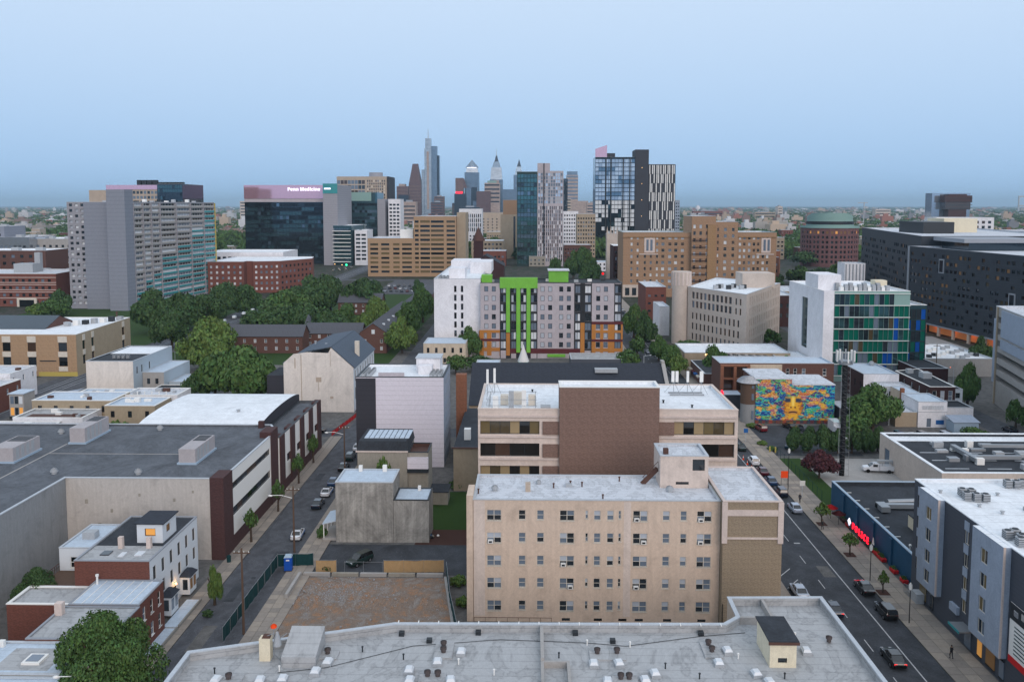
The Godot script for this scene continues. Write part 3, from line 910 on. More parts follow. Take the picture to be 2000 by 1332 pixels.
	for q in [-114.0, -120.5]:     # street bays with small slate roofs
		var bay := MB.new()
		bay.bx(-50.0, -48.6, 0.4, 3.0, q - 1.2, q + 1.2)
		var b := put(t, "bay_window", bay, "white_siding")
		for z in [q - 0.6, q + 0.6]: boxpart(b, "pane", "g_amber" if q < -118 else "g_mid", -48.62, -48.57, 1.1, 2.6, z - 0.4, z + 0.4)
		boxpart(b, "pane", "g_dark", -49.6, -48.9, 1.1, 2.6, q + 1.18, q + 1.23)
		var br := MB.new()
		br.box(Vector3(-49.25, 3.35, q), Vector3(1.8, 0.7, 2.8), Basis(), 0.4)
		put(b, "roof", br, "slate_dark")
	boxpart(t, "door", "g_brown", -50.02, -49.94, 0.3, 2.5, -117.8, -116.8)
	var lampm := MB.new()
	lampm.ball(Vector3(-49.75, 2.9, -117.3), Vector3(0.14, 0.16, 0.14))
	put(t, "door_lamp", lampm, "lamp_warm")
	var ol := OmniLight3D.new()
	ol.light_color = Color(1, 0.75, 0.45); ol.light_energy = 1.2; ol.omni_range = 8.0; ol.light_size = 0.15; ol.shadow_enabled = true
	t.add_child(ol)
	ol.position = Vector3(-49.5, 2.9, -117.3)
	# rear wing of the white house
	t = building("house_wing", "small white rear wing with blue-grey roof behind the cupola house", rect(-66.0, -60.1, -117, -126), 8.0, "white_siding", "roof_silver", {0: [[[[1.5, 5.2, 2.6, 6.8], [3.6, 5.2, 4.7, 6.8]], ww]]}, {"near": true, "par": 0.1, "pw": 0.2, "cat": "house"})
	roof_box(t, "roof_box", "unit_grey", -63.5, -121, 8.0, Vector3(1.8, 1.0, 1.4))
	t = thing("roof_deck", "brown timber roof deck with railings behind the brick house", "deck")
	boxpart(t, "deck", "wood", -66, -60.2, 4.7, 4.9, -109.9, -116.8)
	for q in [[-66, -109.9, -60.2, -109.9], [-66, -109.9, -66, -116.8]]:
		var rl := MB.new()
		rl.beam(Vector3(q[0], 5.9, q[1]), Vector3(q[2], 5.9, q[3]), 0.07)
		for k in 13: rl.beam(Vector3(lerpf(q[0], q[2], k / 12.0), 4.9, lerpf(q[1], q[3], k / 12.0)), Vector3(lerpf(q[0], q[2], k / 12.0), 5.9, lerpf(q[1], q[3], k / 12.0)), 0.05)
		put(t, "railing", rl, "rust")
	boxpart(t, "support_wall", "stucco2", -65.9, -60.3, 0.0, 4.7, -110.1, -116.7)
	t = building("brick_extension", "low rounded red brick extension behind the metal-roofed row house", [Vector2(-66, -104.5), Vector2(-57.1, -104.5), Vector2(-57.1, -109.7), Vector2(-66, -109.7)], 5.6, "red_brick", "roof_grey", {}, {"par": 0.25, "cm": "trim_white", "cat": "house"})
	# metal roofed brick row house
	t = building("row_house", "red brick row house with pale standing-seam metal roof", rect(-57, -48.2, -102.6, -109.7), 6.7, "red_brick", "roof_silver", {1: [[cross(cols(7.1, 3, 0.9, 0.9), [[1.2, 3.0], [4.1, 5.9]]), S("white")]]}, {"near": true, "par": 0.08, "pw": 0.15, "cat": "house", "cm": "trim_grey"})
	for k in 8: boxpart(t, "roof_seam", "trim_white", -56.8 + k * 1.2, -56.72 + k * 1.2, 6.7, 6.78, -102.8, -109.5)
	pipe_vent(t, -56.4, -108.6, 6.7, 1.3, 0.14, "trim_white")
	t = building("row_house", "red brick row house with flat grey roof beside the large foreground tree", rect(-57.6, -48.1, -94.4, -102.5), 6.5, "red_brick", "roof_grey", {1: [[cross(cols(8.1, 3, 0.9, 0.9), [[1.2, 3.0], [4.0, 5.8]]), S("white")]]}, {"near": true, "par": 0.1, "pw": 0.2, "cat": "house", "cm": "trim_grey"})
	chimney(t, -57.0, -100.6, 6.5, Vector3(0.9, 1.5, 0.8))
	t = building("row_house", "row house with silver roof and square skylight in the lower left corner", rect(-60.4, -48.1, -87.4, -94.3), 6.2, "stucco2", "roof_silver", {}, {"par": 0.12, "pw": 0.25, "cat": "house"})
	boxpart(t, "roof_patch", "roof_grey", -57.8, -51.8, 6.2, 6.23, -88.4, -93.0)
	boxpart(t, "skylight_curb", "trim_white", -55.2, -53.2, 6.2, 6.5, -89.4, -91.4)
	boxpart(t, "skylight", "g_mid", -54.9, -53.5, 6.5, 6.55, -89.7, -91.1)
	for q in [-93.4, -91.6, -89.3]: chimney(t, -59.7, q, 6.2, Vector3(0.6, 0.7, 0.5), "trim_white")
	t = building("row_house", "row house with pale blue roof at the very bottom left corner", rect(-63.5, -48.1, -76, -87.3), 6.0, "red_brick", "roof_silver", {}, {"par": 0.12, "pw": 0.25, "cat": "house"})
	for q in [[-62.5, -86.0], [-61.8, -83.0]]: chimney(t, q[0], q[1], 6.0, Vector3(0.7, 0.9, 0.6), "trim_white")
	# paved forecourts with steps in front of the row houses
	for q in [["white", -110.0, -118.0], ["brick", -102.8, -109.6]]:
		t = thing("forecourt", "pale paved forecourt with low kerb before the %s row house" % q[0], "forecourt")
		boxpart(t, "paving", "roof_silver", -48.55 if q[0] == "white" else -48.15, -46.6, 0.12, 0.3, q[1], q[2])
		boxpart(t, "kerb", "kerb", -46.6, -46.4, 0.12, 0.55, q[1], q[2])

# ---------------------------------------------------------------- near centre
func make_near_centre() -> void:
	# big flat roof in the foreground
	var f := [Vector2(-34.2, -66), Vector2(33.7, -66), Vector2(33.4, -96.5), Vector2(22.6, -96.2), Vector2(22.5, -91.5), Vector2(20.8, -89.9), Vector2(-14.4, -89.3), Vector2(-34.2, -82.9)]
	var t := building("flat_roof_building", "wide building with pale stained flat roof filling the bottom foreground", f, 10.6, "beige_dim", "roof_grey", {}, {"par": 0.85, "pw": 0.35, "cm": "metal_edge"})
	for k in 17:      # parapet caps joints
		var x := -14.0 + k * 2.15
		if x < 20.5: boxpart(t, "coping_joint", "trim_white", x - 0.05, x + 0.05, 11.45, 11.56, -89.7, -89.2)
	boxpart(t, "fin_wall", "concrete", 1.15, 1.5, 10.6, 11.5, -82.3, -88.9)
	for q in [[1.15, 4.0, -82.35, -82.05], [3.7, 4.0, -78.0, -82.05], [1.15, 1.45, -78.0, -82.05], [1.15, 4.0, -77.7, -78.0]]: boxpart(t, "well_wall", "concrete", q[0], q[1], 10.6, 11.25, q[2], q[3])
	for q in [[26.3, 26.6, -91.4, -95.8], [22.9, 26.3, -91.4, -91.7]]: boxpart(t, "curb_wall", "concrete", q[0], q[1], 10.6, 11.4, q[2], q[3])
	var sk := MB.new()
	sk.box(Vector3(0, 0.15, 0), Vector3(0.95, 0.3, 1.15))
	var skm := sk.mesh(M.unit_grey)
	var dm := MB.new()
	dm.box(Vector3(0, 0.42, 0), Vector3(0.82, 0.24, 1.0), Basis(), 0.7)
	var dmm := dm.mesh(M.g_pale)
	for q in [[-29.9, -78.9], [-25.7, -78.9], [-23.6, -79.2], [-20.8, -80.6], [-20.0, -82.4], [-11.7, -81.0], [-11.4, -79.2], [-9.1, -82.6], [-6.9, -84.6], [-7.5, -79.3], [6.4, -82.6], [8.9, -82.7], [12.2, -80.9], [7.5, -79.4], [11.1, -79.7], [20.2, -85.4], [18.8, -83.0], [22.0, -81.1], [22.9, -79.6], [28.2, -85.5]]:
		var o := part(t, "skylight", skm, Vector3(q[0], 10.6, q[1]), Basis(Vector3.UP, rng.randf_range(-0.15, 0.15)))
		part(o, "dome", dmm)
	var fan := MB.new()
	fan.lathe(Vector3.ZERO, [[0.24, 0], [0.24, 0.3], [0.33, 0.33], [0.33, 0.55], [0.16, 0.62], [0.0, 0.64]], 12)
	var fm := fan.mesh(M.vent_grey)
	for q in [[-28.8, -79.2], [-20.4, -84.1], [-8.8, -85.8], [-8.7, -84.6], [-9.8, -80.1], [-8.8, -80.1], [6.9, -84.7], [8.9, -84.8], [18.5, -86.6], [18.6, -85.3], [8.8, -80.0], [9.6, -80.0], [31.2, -87.6]]:
		part(t, "exhaust_fan", fm, Vector3(q[0], 10.75, q[1]))
	for q in [[-8.7, -85.0, 1.9, 3.0], [7.9, -84.4, 3.6, 1.8], [18.6, -85.7, 1.8, 3.2], [-9.3, -79.9, 2.6, 1.6], [-20.3, -83.9, 2.0, 1.6], [9.2, -79.8, 2.4, 1.6], [-28.6, -79.2, 2.2, 1.6]]:
		boxpart(t, "fan_curb", "roof_grey", q[0] - q[2] / 2, q[0] + q[2] / 2, 10.6, 10.78, q[1] - q[3] / 2, q[1] + q[3] / 2)
	for q in [[-13.5, -88.3], [-10.4, -86.9], [-5.4, -88.7], [4.9, -88.8], [8.7, -87.2], [18.2, -89.0]]:
		boxpart(t, "scupper", "metal_dark", q[0] - 0.28, q[0] + 0.28, 10.6, 11.0, q[1] - 0.28, q[1] + 0.28)
	for k in 14:
		pipe_vent(t, [-30.6, -24.4, -12.6, -7.0, 3.0, 10.4, 13.4, 21.0, 24.6, 28.0, -17.0, 6.0, 16.4, -3.4][k], [-80.4, -80.9, -83.4, -82.6, -84.0, -86.3, -82.2, -84.2, -80.6, -88.6, -84.8, -86.6, -80.4, -80.7][k], 10.6, 0.6, 0.07, ["metal_dark", "trim_white"][k % 2])
	# sloped stair hatch
	var mb := MB.new()
	var q0 := Vector3(-24.4, 10.6, -81.6)
	mb.quad(Vector3(-24.4, 10.6, -81.6), Vector3(-21.0, 10.6, -81.6), Vector3(-21.0, 11.7, -81.6), Vector3(-24.4, 11.7, -81.6))
	mb.quad(Vector3(-24.4, 11.7, -81.6), Vector3(-21.0, 11.7, -81.6), Vector3(-21.0, 12.9, -85.6), Vector3(-24.4, 12.9, -85.6))
	mb.quad(Vector3(-21.0, 10.6, -81.6), Vector3(-21.0, 10.6, -85.6), Vector3(-21.0, 12.9, -85.6), Vector3(-21.0, 11.7, -81.6))
	mb.quad(Vector3(-24.4, 10.6, -85.6), Vector3(-24.4, 10.6, -81.6), Vector3(-24.4, 11.7, -81.6), Vector3(-24.4, 12.9, -85.6))
	mb.quad(Vector3(-21.0, 10.6, -85.6), Vector3(-24.4, 10.6, -85.6), Vector3(-24.4, 12.9, -85.6), Vector3(-21.0, 12.9, -85.6))
	put(t, "stair_hatch", mb, "roof_grey")
	chimney(t, -26.4, -83.2, 10.6, Vector3(1.1, 2.3, 0.9), "ivory")
	mb = MB.new()
	mb.beam(Vector3(-25.5, 10.6, -83.0), Vector3(-25.5, 14.2, -83.0), 0.06)
	mb.beam(Vector3(-25.5, 12.4, -83.0), Vector3(-24.3, 13.2, -83.4), 0.05)
	mb.beam(Vector3(-26.6, 12.95, -83.0), Vector3(-25.5, 13.4, -83.0), 0.05)
	for k in 3: mb.beam(Vector3(-25.5, 11.2, -83.0), Vector3(-25.5 + cos(k * 2.1) * 0.6, 10.6, -83.0 + sin(k * 2.1) * 0.6), 0.05)
	var an := put(t, "antenna_mast", mb, "steel")
	mb = MB.new()
	mb.lathe(Vector3(-25.5, 13.9, -83.0), [[0.0, 0], [0.3, 0.1], [0.32, 0.3], [0.15, 0.45], [0, 0.5]], 10)
	put(an, "red_cap", mb, "cone_orange")
	mb = MB.new()
	mb.lathe(Vector3(-25.2, 11.9, -83.1), [[0.0, 0], [0.42, 0.2], [0.3, 0.9], [0.12, 1.6]], 10)
	put(an, "drum", mb, "unit_grey")
	mb = MB.new()
	mb.box(Vector3(-26.3, 12.98, -83.2), Vector3(0.9, 0.3, 0.7), Basis(), 0.7)
	put(t, "chimney_cap", mb, "rust")
	# stair penthouse with dark roof
	var ph := building("penthouse", "", rect(23.7, 26.3, -82.6, -87.5), 13.2, "ivory", "roof_dark", {0: [[[[0.8, 11.1, 1.7, 11.6]], S("dark")]]}, {"into": t, "y0": 10.6, "par": 0.0, "near": true, "wname": "penthouse_wall"})
	boxpart(t, "penthouse_roof", "roof_dark", 23.55, 26.5, 13.25, 13.4, -82.4, -87.7)
	mb = MB.new()
	mb.bx(23.5, 26.55, 13.0, 13.3, -82.44, -82.38)
	put(t, "fascia", mb, "rust")
	mb = MB.new()     # cable lying on the roof
	var pts := [Vector3(-24.5, 10.66, -80.6), Vector3(-20, 10.66, -81.6), Vector3(-12, 10.66, -86.0), Vector3(-3, 10.66, -87.5), Vector3(6, 10.66, -87.0), Vector3(10, 10.66, -86.4), Vector3(18, 10.66, -88.6), Vector3(23, 10.66, -89.5)]
	for k in pts.size() - 1: mb.tube(pts[k], pts[k + 1], 0.03, 0.03, 5)
	put(t, "cable", mb, "metal_dark")
	# tan apartment house
	var pair := []
	var single := []
	for y in [14.0, 10.9, 7.75, 4.65, 1.5]:
		for x in [-5.7, 4.05, 13.8, 22.3]: pair.append([x + 7.5, y, x + 9.45, y + 1.45])
		for q in [[-1.45, 0.95], [1.0, 0.95], [8.6, 0.9], [10.35, 0.9], [17.75, 0.95], [20.1, 0.85]]: single.append([q[0] + 7.5, y + 0.12, q[0] + q[1] + 7.5, y + 1.45])
		for q in [[7.45, 0.4], [11.85, 0.4]]: single.append([q[0] + 7.5, y + 0.3, q[0] + q[1] + 7.5, y + 1.45])
	var base := []
	for x in [4.4, 8.7, 12.0, 14.2, 18.0, 22.6]: base.append([x + 7.5, 0.15, x + 8.6, 0.55])
	t = building("apartment_house", "tan brick apartment house with five rows of white-framed windows", rect(-7.5, 25.4, -113, -123.8), 16.5, "tan", "roof_pale", {0: [[pair, S("tan2")], [single, S("tan1")], [base, S("dark")]]}, {"near": true, "par": 0.35, "pw": 0.25, "dep": 0.16})
	for q in [[-7.44, -5.95], [12.6, 13.55]]: boxpart(t, "repainted_strip", "tan_pale", q[0], q[1], 0.8, 16.7, -113.0, -112.985)
	boxpart(t, "corner_pier", "tan", -8.4, -7.55, 0.0, 17.4, -112.9, -117.5)
	var acm := MB.new()
	acm.bx(-0.33, 0.33, 0, 0.42, -0.1, 0.32)
	var acmesh := acm.mesh(M.trim_white)
	var gr := MB.new()
	gr.bx(-0.22, 0.22, 0.08, 0.34, 0.32, 0.34)
	var grm := gr.mesh(M.metal_dark)
	for q in [[-5.2, 10.95], [4.55, 7.8], [5.5, 4.7], [14.3, 14.05], [14.3, 4.7], [15.25, 10.95], [22.8, 14.05], [22.8, 10.95]]:
		part(part(t, "air_conditioner", acmesh, Vector3(q[0], q[1], -113.0)), "grille", grm)
	dome_vent(t, -4.8, -117.7, 16.5, 0.9); dome_vent(t, 19.4, -117.7, 16.5, 1.0); dome_vent(t, 1.3, -120.7, 16.5, 0.7)
	chimney(t, -0.2, -117.6, 16.5, Vector3(0.7, 1.2, 0.7), "beige_dim")
	for q in [[5.8, -120.1], [9.9, -114.4], [12.9, -122.1], [3.4, -119.0], [7.4, -119.6], [-7.0, -116.4]]: pipe_vent(t, q[0], q[1], 16.5, 0.7, 0.1, "rust")
	boxpart(t, "roof_hatch", "unit_grey", 5.1, 6.0, 16.5, 16.9, -119.4, -120.0)
	# brick stair end with pale bands
	var br := building("stair_wing", "", rect(25.45, 33.2, -111.6, -126.8), 16.9, "buff_brick", "roof_pale", {3: []}, {"into": t, "par": 0.4, "pw": 0.3, "wname": "brick_wing", "cm": "trim_pink"})
	for y in [[15.4, 16.2], [12.25, 12.5]]: boxpart(t, "stone_band", "trim_pink", 25.35, 33.3, y[0], y[1], -111.45, -111.65)
	for x in [[25.3, 26.0], [32.6, 33.32]]: boxpart(t, "stone_quoin", "trim_pink", x[0], x[1], 11.7, 17.2, -111.42, -111.66)
	# roof penthouse with outside stair
	building("penthouse", "", rect(18.3, 25.0, -119.3, -125.6), 20.8, "tan_pale", "roof_pale", {0: [[[[4.5, 19.0, 6.2, 20.6]], S("dark")], [[[2.2, 17.0, 4.0, 17.4]], S("dark")]]}, {"into": t, "y0": 16.5, "par": 0.3, "near": true, "wname": "penthouse_wall"})
	boxpart(t, "roof_unit", "rust", 18.9, 19.6, 21.0, 21.8, -120.4, -121.0)
	mb = MB.new()
	mb.beam(Vector3(16.0, 16.5, -121), Vector3(18.2, 18.8, -121), 0.12, 0.7)
	for k in 5: mb.beam(Vector3(16.2 + k * 0.5, 16.8 + k * 0.5, -120.6), Vector3(16.2 + k * 0.5, 17.8 + k * 0.5, -120.6), 0.05)
	mb.beam(Vector3(16.0, 17.6, -120.6), Vector3(18.2, 19.9, -120.6), 0.06)
	put(t, "outside_stair", mb, "rust")
	mb = MB.new()
	for k in 9: mb.beam(Vector3(25.6, 0, -112.4 + k * 0.12), Vector3(25.6, 3.4, -112.4 + k * 0.12), 0.05)
	for y in [1.0, 2.2, 3.4]: mb.beam(Vector3(25.6, y, -112.5), Vector3(27.4, y, -110.9), 0.08)
	put(t, "fire_stair", mb, "metal_black")
	mb = MB.new()
	mb.bx(-7.4, 3.0, 0.9, 0.95, -112.2, -112.25)
	for k in 8: mb.bx(-7.4 + k * 1.48, -7.35 + k * 1.48, 0, 0.95, -112.2, -112.25)
	put(t, "handrail", mb, "rust")
	# four storey office block with brown stair core
	var wl := [[0.35, 19.15, 9.9, 21.35], [0.35, 15.5, 9.9, 17.7], [0.35, 11.9, 9.9, 14.0], [0.35, 8.2, 9.9, 10.4]]
	var wr := [[31.5, 19.15, 41.2, 21.35], [31.5, 15.5, 41.2, 17.7], [31.5, 11.9, 41.2, 14.0], [31.5, 8.2, 41.2, 10.4]]
	var side := cross(cols(19.5, 4, 4.2, 0.6), [[4.6, 6.8], [8.2, 10.4], [11.9, 14.0], [15.5, 17.7], [19.15, 21.35]])
	t = building("office_block", "cream office block with bands of dark windows and white roof", rect(-8.3, 33.4, -137.5, -157.4), 22.7, "office_pale", "roof_white", {0: [[[wl[0], wr[0]], S("office")], [[wl[1], wr[1]], S("officedk")], [[wl[2], wr[2]], S("office")], [[wl[3], wr[3]], S("officedk")]], 1: [[side, S("officedk")]]}, {"near": true, "par": 0.6, "pw": 0.4, "dep": 0.5, "cm": "office_pale"})
	var core := building("stair_core", "", rect(4.8, 20.7, -136.6, -141.6), 26.6, "brown_brick", "roof_white", {}, {"into": t, "par": 0.5, "pw": 0.3, "wname": "brick_core", "cm": "trim_white"})
	for q in [[2.1, 4.7], [20.8, 23.2]]:
		for y in [19.2, 15.5, 11.9]: boxpart(t, "brick_panel", "brown_brick", q[0], q[1], y, y + 2.1, -137.2, -137.52)
	for y in [18.65, 15.0, 11.4, 22.0]:
		boxpart(t, "ledge", "trim_pink", -8.1, 4.7, y, y + 0.3, -137.25, -137.52)
		boxpart(t, "ledge", "trim_pink", 20.8, 33.2, y, y + 0.3, -137.25, -137.52)
	# cell antennas, screen and units on the office roof
	mb = MB.new()
	for k in 3:
		for i in 2: mb.beam(Vector3(-6.6, 22.7, -139.2 - k * 2.8) + Vector3(i * 7.6, 0, 0), Vector3(-6.6, 24.6, -139.2 - k * 2.8) + Vector3(i * 7.6, 0, 0), 0.09)
	for y in [23.5, 24.5]:
		mb.beam(Vector3(-7, y, -139), Vector3(1.2, y, -139), 0.07); mb.beam(Vector3(-7, y, -145), Vector3(1.2, y, -145), 0.07)
		mb.beam(Vector3(-7, y, -139), Vector3(-7, y, -145), 0.07)
	put(t, "equipment_frame", mb, "steel")
	for q in [[-5.6, -141.0, 0.9, 1.9], [-3.0, -140.2, 0.8, 2.9], [-0.9, -140.0, 0.7, 3.1], [-4.2, -143.4, 1.3, 1.6], [-2.0, -143.8, 1.4, 2.0], [0.4, -143.0, 1.2, 1.7], [2.6, -139.4, 1.6, 0.7]]: roof_box(t, "equipment_cabinet", ["trim_cream", "unit_grey", "trim_white"][rng.randi() % 3], q[0], q[1], 22.75, Vector3(q[2], q[3], q[2]))
	for q in [[-7.4, -151.0], [-6.2, -152.0]]:
		mb = MB.new()
		mb.beam(Vector3(q[0], 22.7, q[1]), Vector3(q[0], 26.6, q[1]), 0.1)
		for k in 3: mb.beam(Vector3(q[0], 25.2, q[1]), Vector3(q[0] + cos(k * 2.1) * 1.1, 22.7, q[1] + sin(k * 2.1) * 1.1), 0.06)
		var a := put(t, "antenna_mast", mb, "steel")
		boxpart(a, "panel_antenna", "trim_white", q[0] - 0.2, q[0] + 0.2, 24.6, 27.2, q[1] + 0.1, q[1] + 0.35)
	mb = MB.new()
	mb.bx(24.6, 30.6, 22.75, 22.95, -150.6, -150.9); mb.bx(24.6, 30.6, 22.75, 22.95, -152.4, -152.7)
	for x in [25.4, 27.8, 30.2]:
		mb.beam(Vector3(x, 22.9, -151.6), Vector3(x, 26.0, -151.6), 0.09)
		mb.beam(Vector3(x, 25.0, -151.6), Vector3(x - 1.5, 22.9, -152.4), 0.05); mb.beam(Vector3(x, 25.0, -151.6), Vector3(x + 1.0, 22.9, -150.8), 0.05)
	var sled := put(t, "antenna_sled", mb, "steel")
	for q in [[25.2, 0.5], [25.9, 0.5], [27.8, 0.4], [30.2, 0.6]]: boxpart(sled, "panel_antenna", "trim_white", q[0] - q[1] / 2, q[0] + q[1] / 2, 25.0, 26.9, -151.2, -151.5)
	for q in [[22.6, -145], [26.8, -141.6], [0.5, -153], [15, -148]]: pipe_vent(t, q[0], q[1], 22.7, 0.5, 0.15)
	# grey stucco house on the driveway
	t = building("stucco_house", "weathered grey stucco house with pale blue metal roof by the driveway", rect(-32.2, -22.6, -140.1, -147.4), 10.1, "stucco", "roof_silver", {}, {"par": 0.12, "pw": 0.2, "cat": "house"})
	building("back_wing", "", rect(-22.55, -16.7, -140.15, -146.4), 7.1, "stucco", "roof_silver", {}, {"into": t, "par": 0.15, "pw": 0.2, "wname": "wing_wall", "cm": "metal_dark"})
	chimney(t, -29.2, -146.6, 10.1, Vector3(0.6, 1.0, 0.6), "trim_white"); chimney(t, -25.0, -146.6, 10.1, Vector3(0.7, 1.1, 0.6), "trim_white"); chimney(t, -18.9, -145.6, 7.1, Vector3(0.5, 0.8, 0.5), "trim_white")
	mb = MB.new()
	mb.quad(Vector3(-34.6, 3.0, -140.6), Vector3(-32.25, 3.6, -140.6), Vector3(-32.25, 3.6, -146.5), Vector3(-34.6, 3.0, -146.5))
	mb.quad(Vector3(-34.6, 2.8, -146.5), Vector3(-32.25, 3.4, -146.5), Vector3(-32.25, 3.4, -140.6), Vector3(-34.6, 2.8, -140.6))
	mb.quad(Vector3(-34.6, 2.8, -140.6), Vector3(-32.25, 3.4, -140.6), Vector3(-32.25, 3.6, -140.6), Vector3(-34.6, 3.0, -140.6))
	var po := put(t, "porch_roof", mb, "roof_silver")
	for z in [-140.8, -143.5, -146.3]: boxpart(po, "post", "trim_white", -34.5, -34.35, 0, 2.9, z - 0.07, z + 0.07)
	boxpart(t, "porch_floor", "concrete", -34.6, -32.25, 0.1, 0.5, -140.6, -146.5)
	# concrete house with dark mansard roof
	t = building("mansard_house", "bare concrete-faced house with dark mansard roof and skylight strip", rect(-31.9, -22.6, -157.2, -166.5), 10.6, "stucco2", "roof_dark", {}, {"par": 0.0, "cat": "house"})
	mb = MB.new()
	mb.box(Vector3(-27.25, 11.5, -162.0), Vector3(9.5, 1.8, 9.6), Basis(), 0.93)
	put(t, "mansard", mb, "roof_dark")
	for k in 9: boxpart(t, "roof_panel", "roof_silver", -31.0 + k * 0.95, -30.2 + k * 0.95, 12.4, 12.5, -159.4, -165.4)
	boxpart(t, "cornice", "trim_pink", -32.2, -22.5, 10.4, 10.65, -157.0, -157.25)
	building("bay", "", rect(-22.55, -18.8, -157.6, -164.0), 9.6, "stucco2", "rust", {}, {"into": t, "par": 0.7, "pw": 0.2, "wname": "bay_wall", "cm": "metal_dark"})
	boxpart(t, "oriel", "white_panel", -22.6, -18.75, 7.3, 9.4, -157.0, -157.62)
	boxpart(t, "oriel_base", "metal_dark", -22.65, -18.7, 6.6, 7.3, -156.95, -157.62)
	t = thing("shed", "small dark roofed shed behind the bare concrete house", "shed")
	boxpart(t, "wall", "stucco2", -18.6, -15.3, 0, 2.4, -158.5, -163)
	boxpart(t, "roof", "roof_dark", -18.8, -15.1, 2.4, 2.55, -158.3, -163.2)
	# white and charcoal block
	var sc := cross(cols(15.0, 6, 1.0, 1.0), rows(2.0, 6, 2.9, 1.7))
	t = building("panel_block", "new white panel block with charcoal corner strip and white roof", rect(-37.0, -18.3, -182, -197.3), 19.0, "white_panel", "roof_white", {1: [[sc, S("dark")]], 3: [[sc, S("dark")]]}, {"par": 0.5, "pw": 0.35, "near": false, "cm": "metal_dark", "em": {1: "grey_panel"}})
	boxpart(t, "charcoal_strip", "charcoal", -37.05, -32.8, 0.0, 19.25, -181.93, -182.02)
	boxpart(t, "stair_head", "white_wall", -25.2, -19.9, 19.0, 22.0, -190.5, -196.0)
	boxpart(t, "stair_head_roof", "metal_edge", -25.4, -19.7, 22.0, 22.2, -190.3, -196.2)
	boxpart(t, "lift_box", "white_wall", -24.4, -21.4, 19.0, 20.9, -187.6, -190.4)
	boxpart(t, "screen_wall", "lilac_panel", -32.6, -27.0, 19.0, 20.0, -184.2, -184.5)
	var un := MB.new()
	un.bx(-0.35, 0.35, 0.1, 0.85, -0.35, 0.35)
	var unm := un.mesh(M.unit_grey)
	var uf := MB.new()
	uf.tube(Vector3(0, 0.85, 0), Vector3(0, 0.9, 0), 0.28, 0.28, 8)
	var ufm := uf.mesh(M.metal_dark)
	for k in 26:
		var x := -35.8 + (k % 2) * 1.2 if k < 14 else -20.2 + (k % 3) * 0.9 - 1.0
		var z := -184.0 - int(k / 2.0) * 1.15 if k < 14 else -184.2 - int((k - 14) / 3.0) * 1.6
		part(part(t, "condenser", unm, Vector3(x, 19.0, z)), "fan", ufm)
	# church with long slate roof behind the office
	t = thing("church", "church with long dark slate roof and small white pointed spirelet", "church")
	mb = MB.new()
	wall(mb, Vector2(-14.3, -203), Vector2(33.0, -203), 0, 8.6, [])
	wall(mb, Vector2(33.0, -203), Vector2(33.0, -231), 0, 8.6, [])
	wall(mb, Vector2(33.0, -231), Vector2(-14.3, -231), 0, 8.6, [])
	wall(mb, Vector2(-14.3, -231), Vector2(-14.3, -203), 0, 8.6, [])
	put(t, "wall", mb, "concrete_tan")
	gable(t, -14.3, 33.0, -203, -231, 8.6, 7.6, "x", "slate_dark", "concrete_tan", 0.2)
	boxpart(t, "parapet", "concrete", 33.0, 33.8, 7.0, 17.0, -215.8, -218.2)
	mb = MB.new()
	slab(mb, [Vector3(33.0, 8.6, -202.5), Vector3(33.9, 8.6, -202.5), Vector3(33.9, 16.6, -217), Vector3(33.0, 16.6, -217)], 0.4)
	put(t, "gable_coping", mb, "concrete")
	boxpart(t, "chimney", "orange_brick", -16.9, -14.5, 0, 17.2, -196.5, -198.6)
	mb = MB.new()
	mb.box(Vector3(-1.6, 15.3, -219.0), Vector3(2.4, 2.0, 2.4))
	var sp := put(t, "spirelet", mb, "verdigris")
	mb = MB.new()
	mb.tube(Vector3(-1.6, 16.3, -219.0), Vector3(-1.6, 20.6, -219.0), 1.5, 0.03, 8)
	put(sp, "spire", mb, "trim_white")
	boxpart(t, "dormer", "unit_grey", 16.2, 21.8, 14.6, 15.5, -212.8, -215.0)
	t = building("stone_building", "low rough stone building with dark roof beside the office block", rect(-14.9, -8.6, -166.5, -200), 8.6, "concrete_tan", "roof_dark", {}, {"par": 0.0})
	boxpart(t, "eave", "rust", -15.2, -8.6, 8.55, 8.75, -166.2, -166.6)
	boxpart(t, "dormer", "trim_white", -13.2, -11.9, 8.7, 10.9, -172.0, -173.4)

# ---------------------------------------------------------------- near right
func condenser(t: Node3D, x: float, z: float, y: float, s := 1.0) -> void:
	var mk := func() -> Mesh:
		var mb := MB.new()
		mb.bx(-0.45, 0.45, 0.15, 1.15, -0.45, 0.45)
		return mb.mesh(M.unit_grey)
	var mk2 := func() -> Mesh:
		var mb := MB.new()
		mb.tube(Vector3(0, 1.15, 0), Vector3(0, 1.22, 0), 0.36, 0.36, 10)
		for k in 4: mb.bx(-0.46, 0.46, 0.25 + k * 0.22, 0.33 + k * 0.22, -0.46, 0.46)
		return mb.mesh(M.metal_dark)
	part(part(t, "condenser", shared("cond", mk), Vector3(x, y, z), Basis().scaled(Vector3(s, s, s))), "fan", shared("condf", mk2))

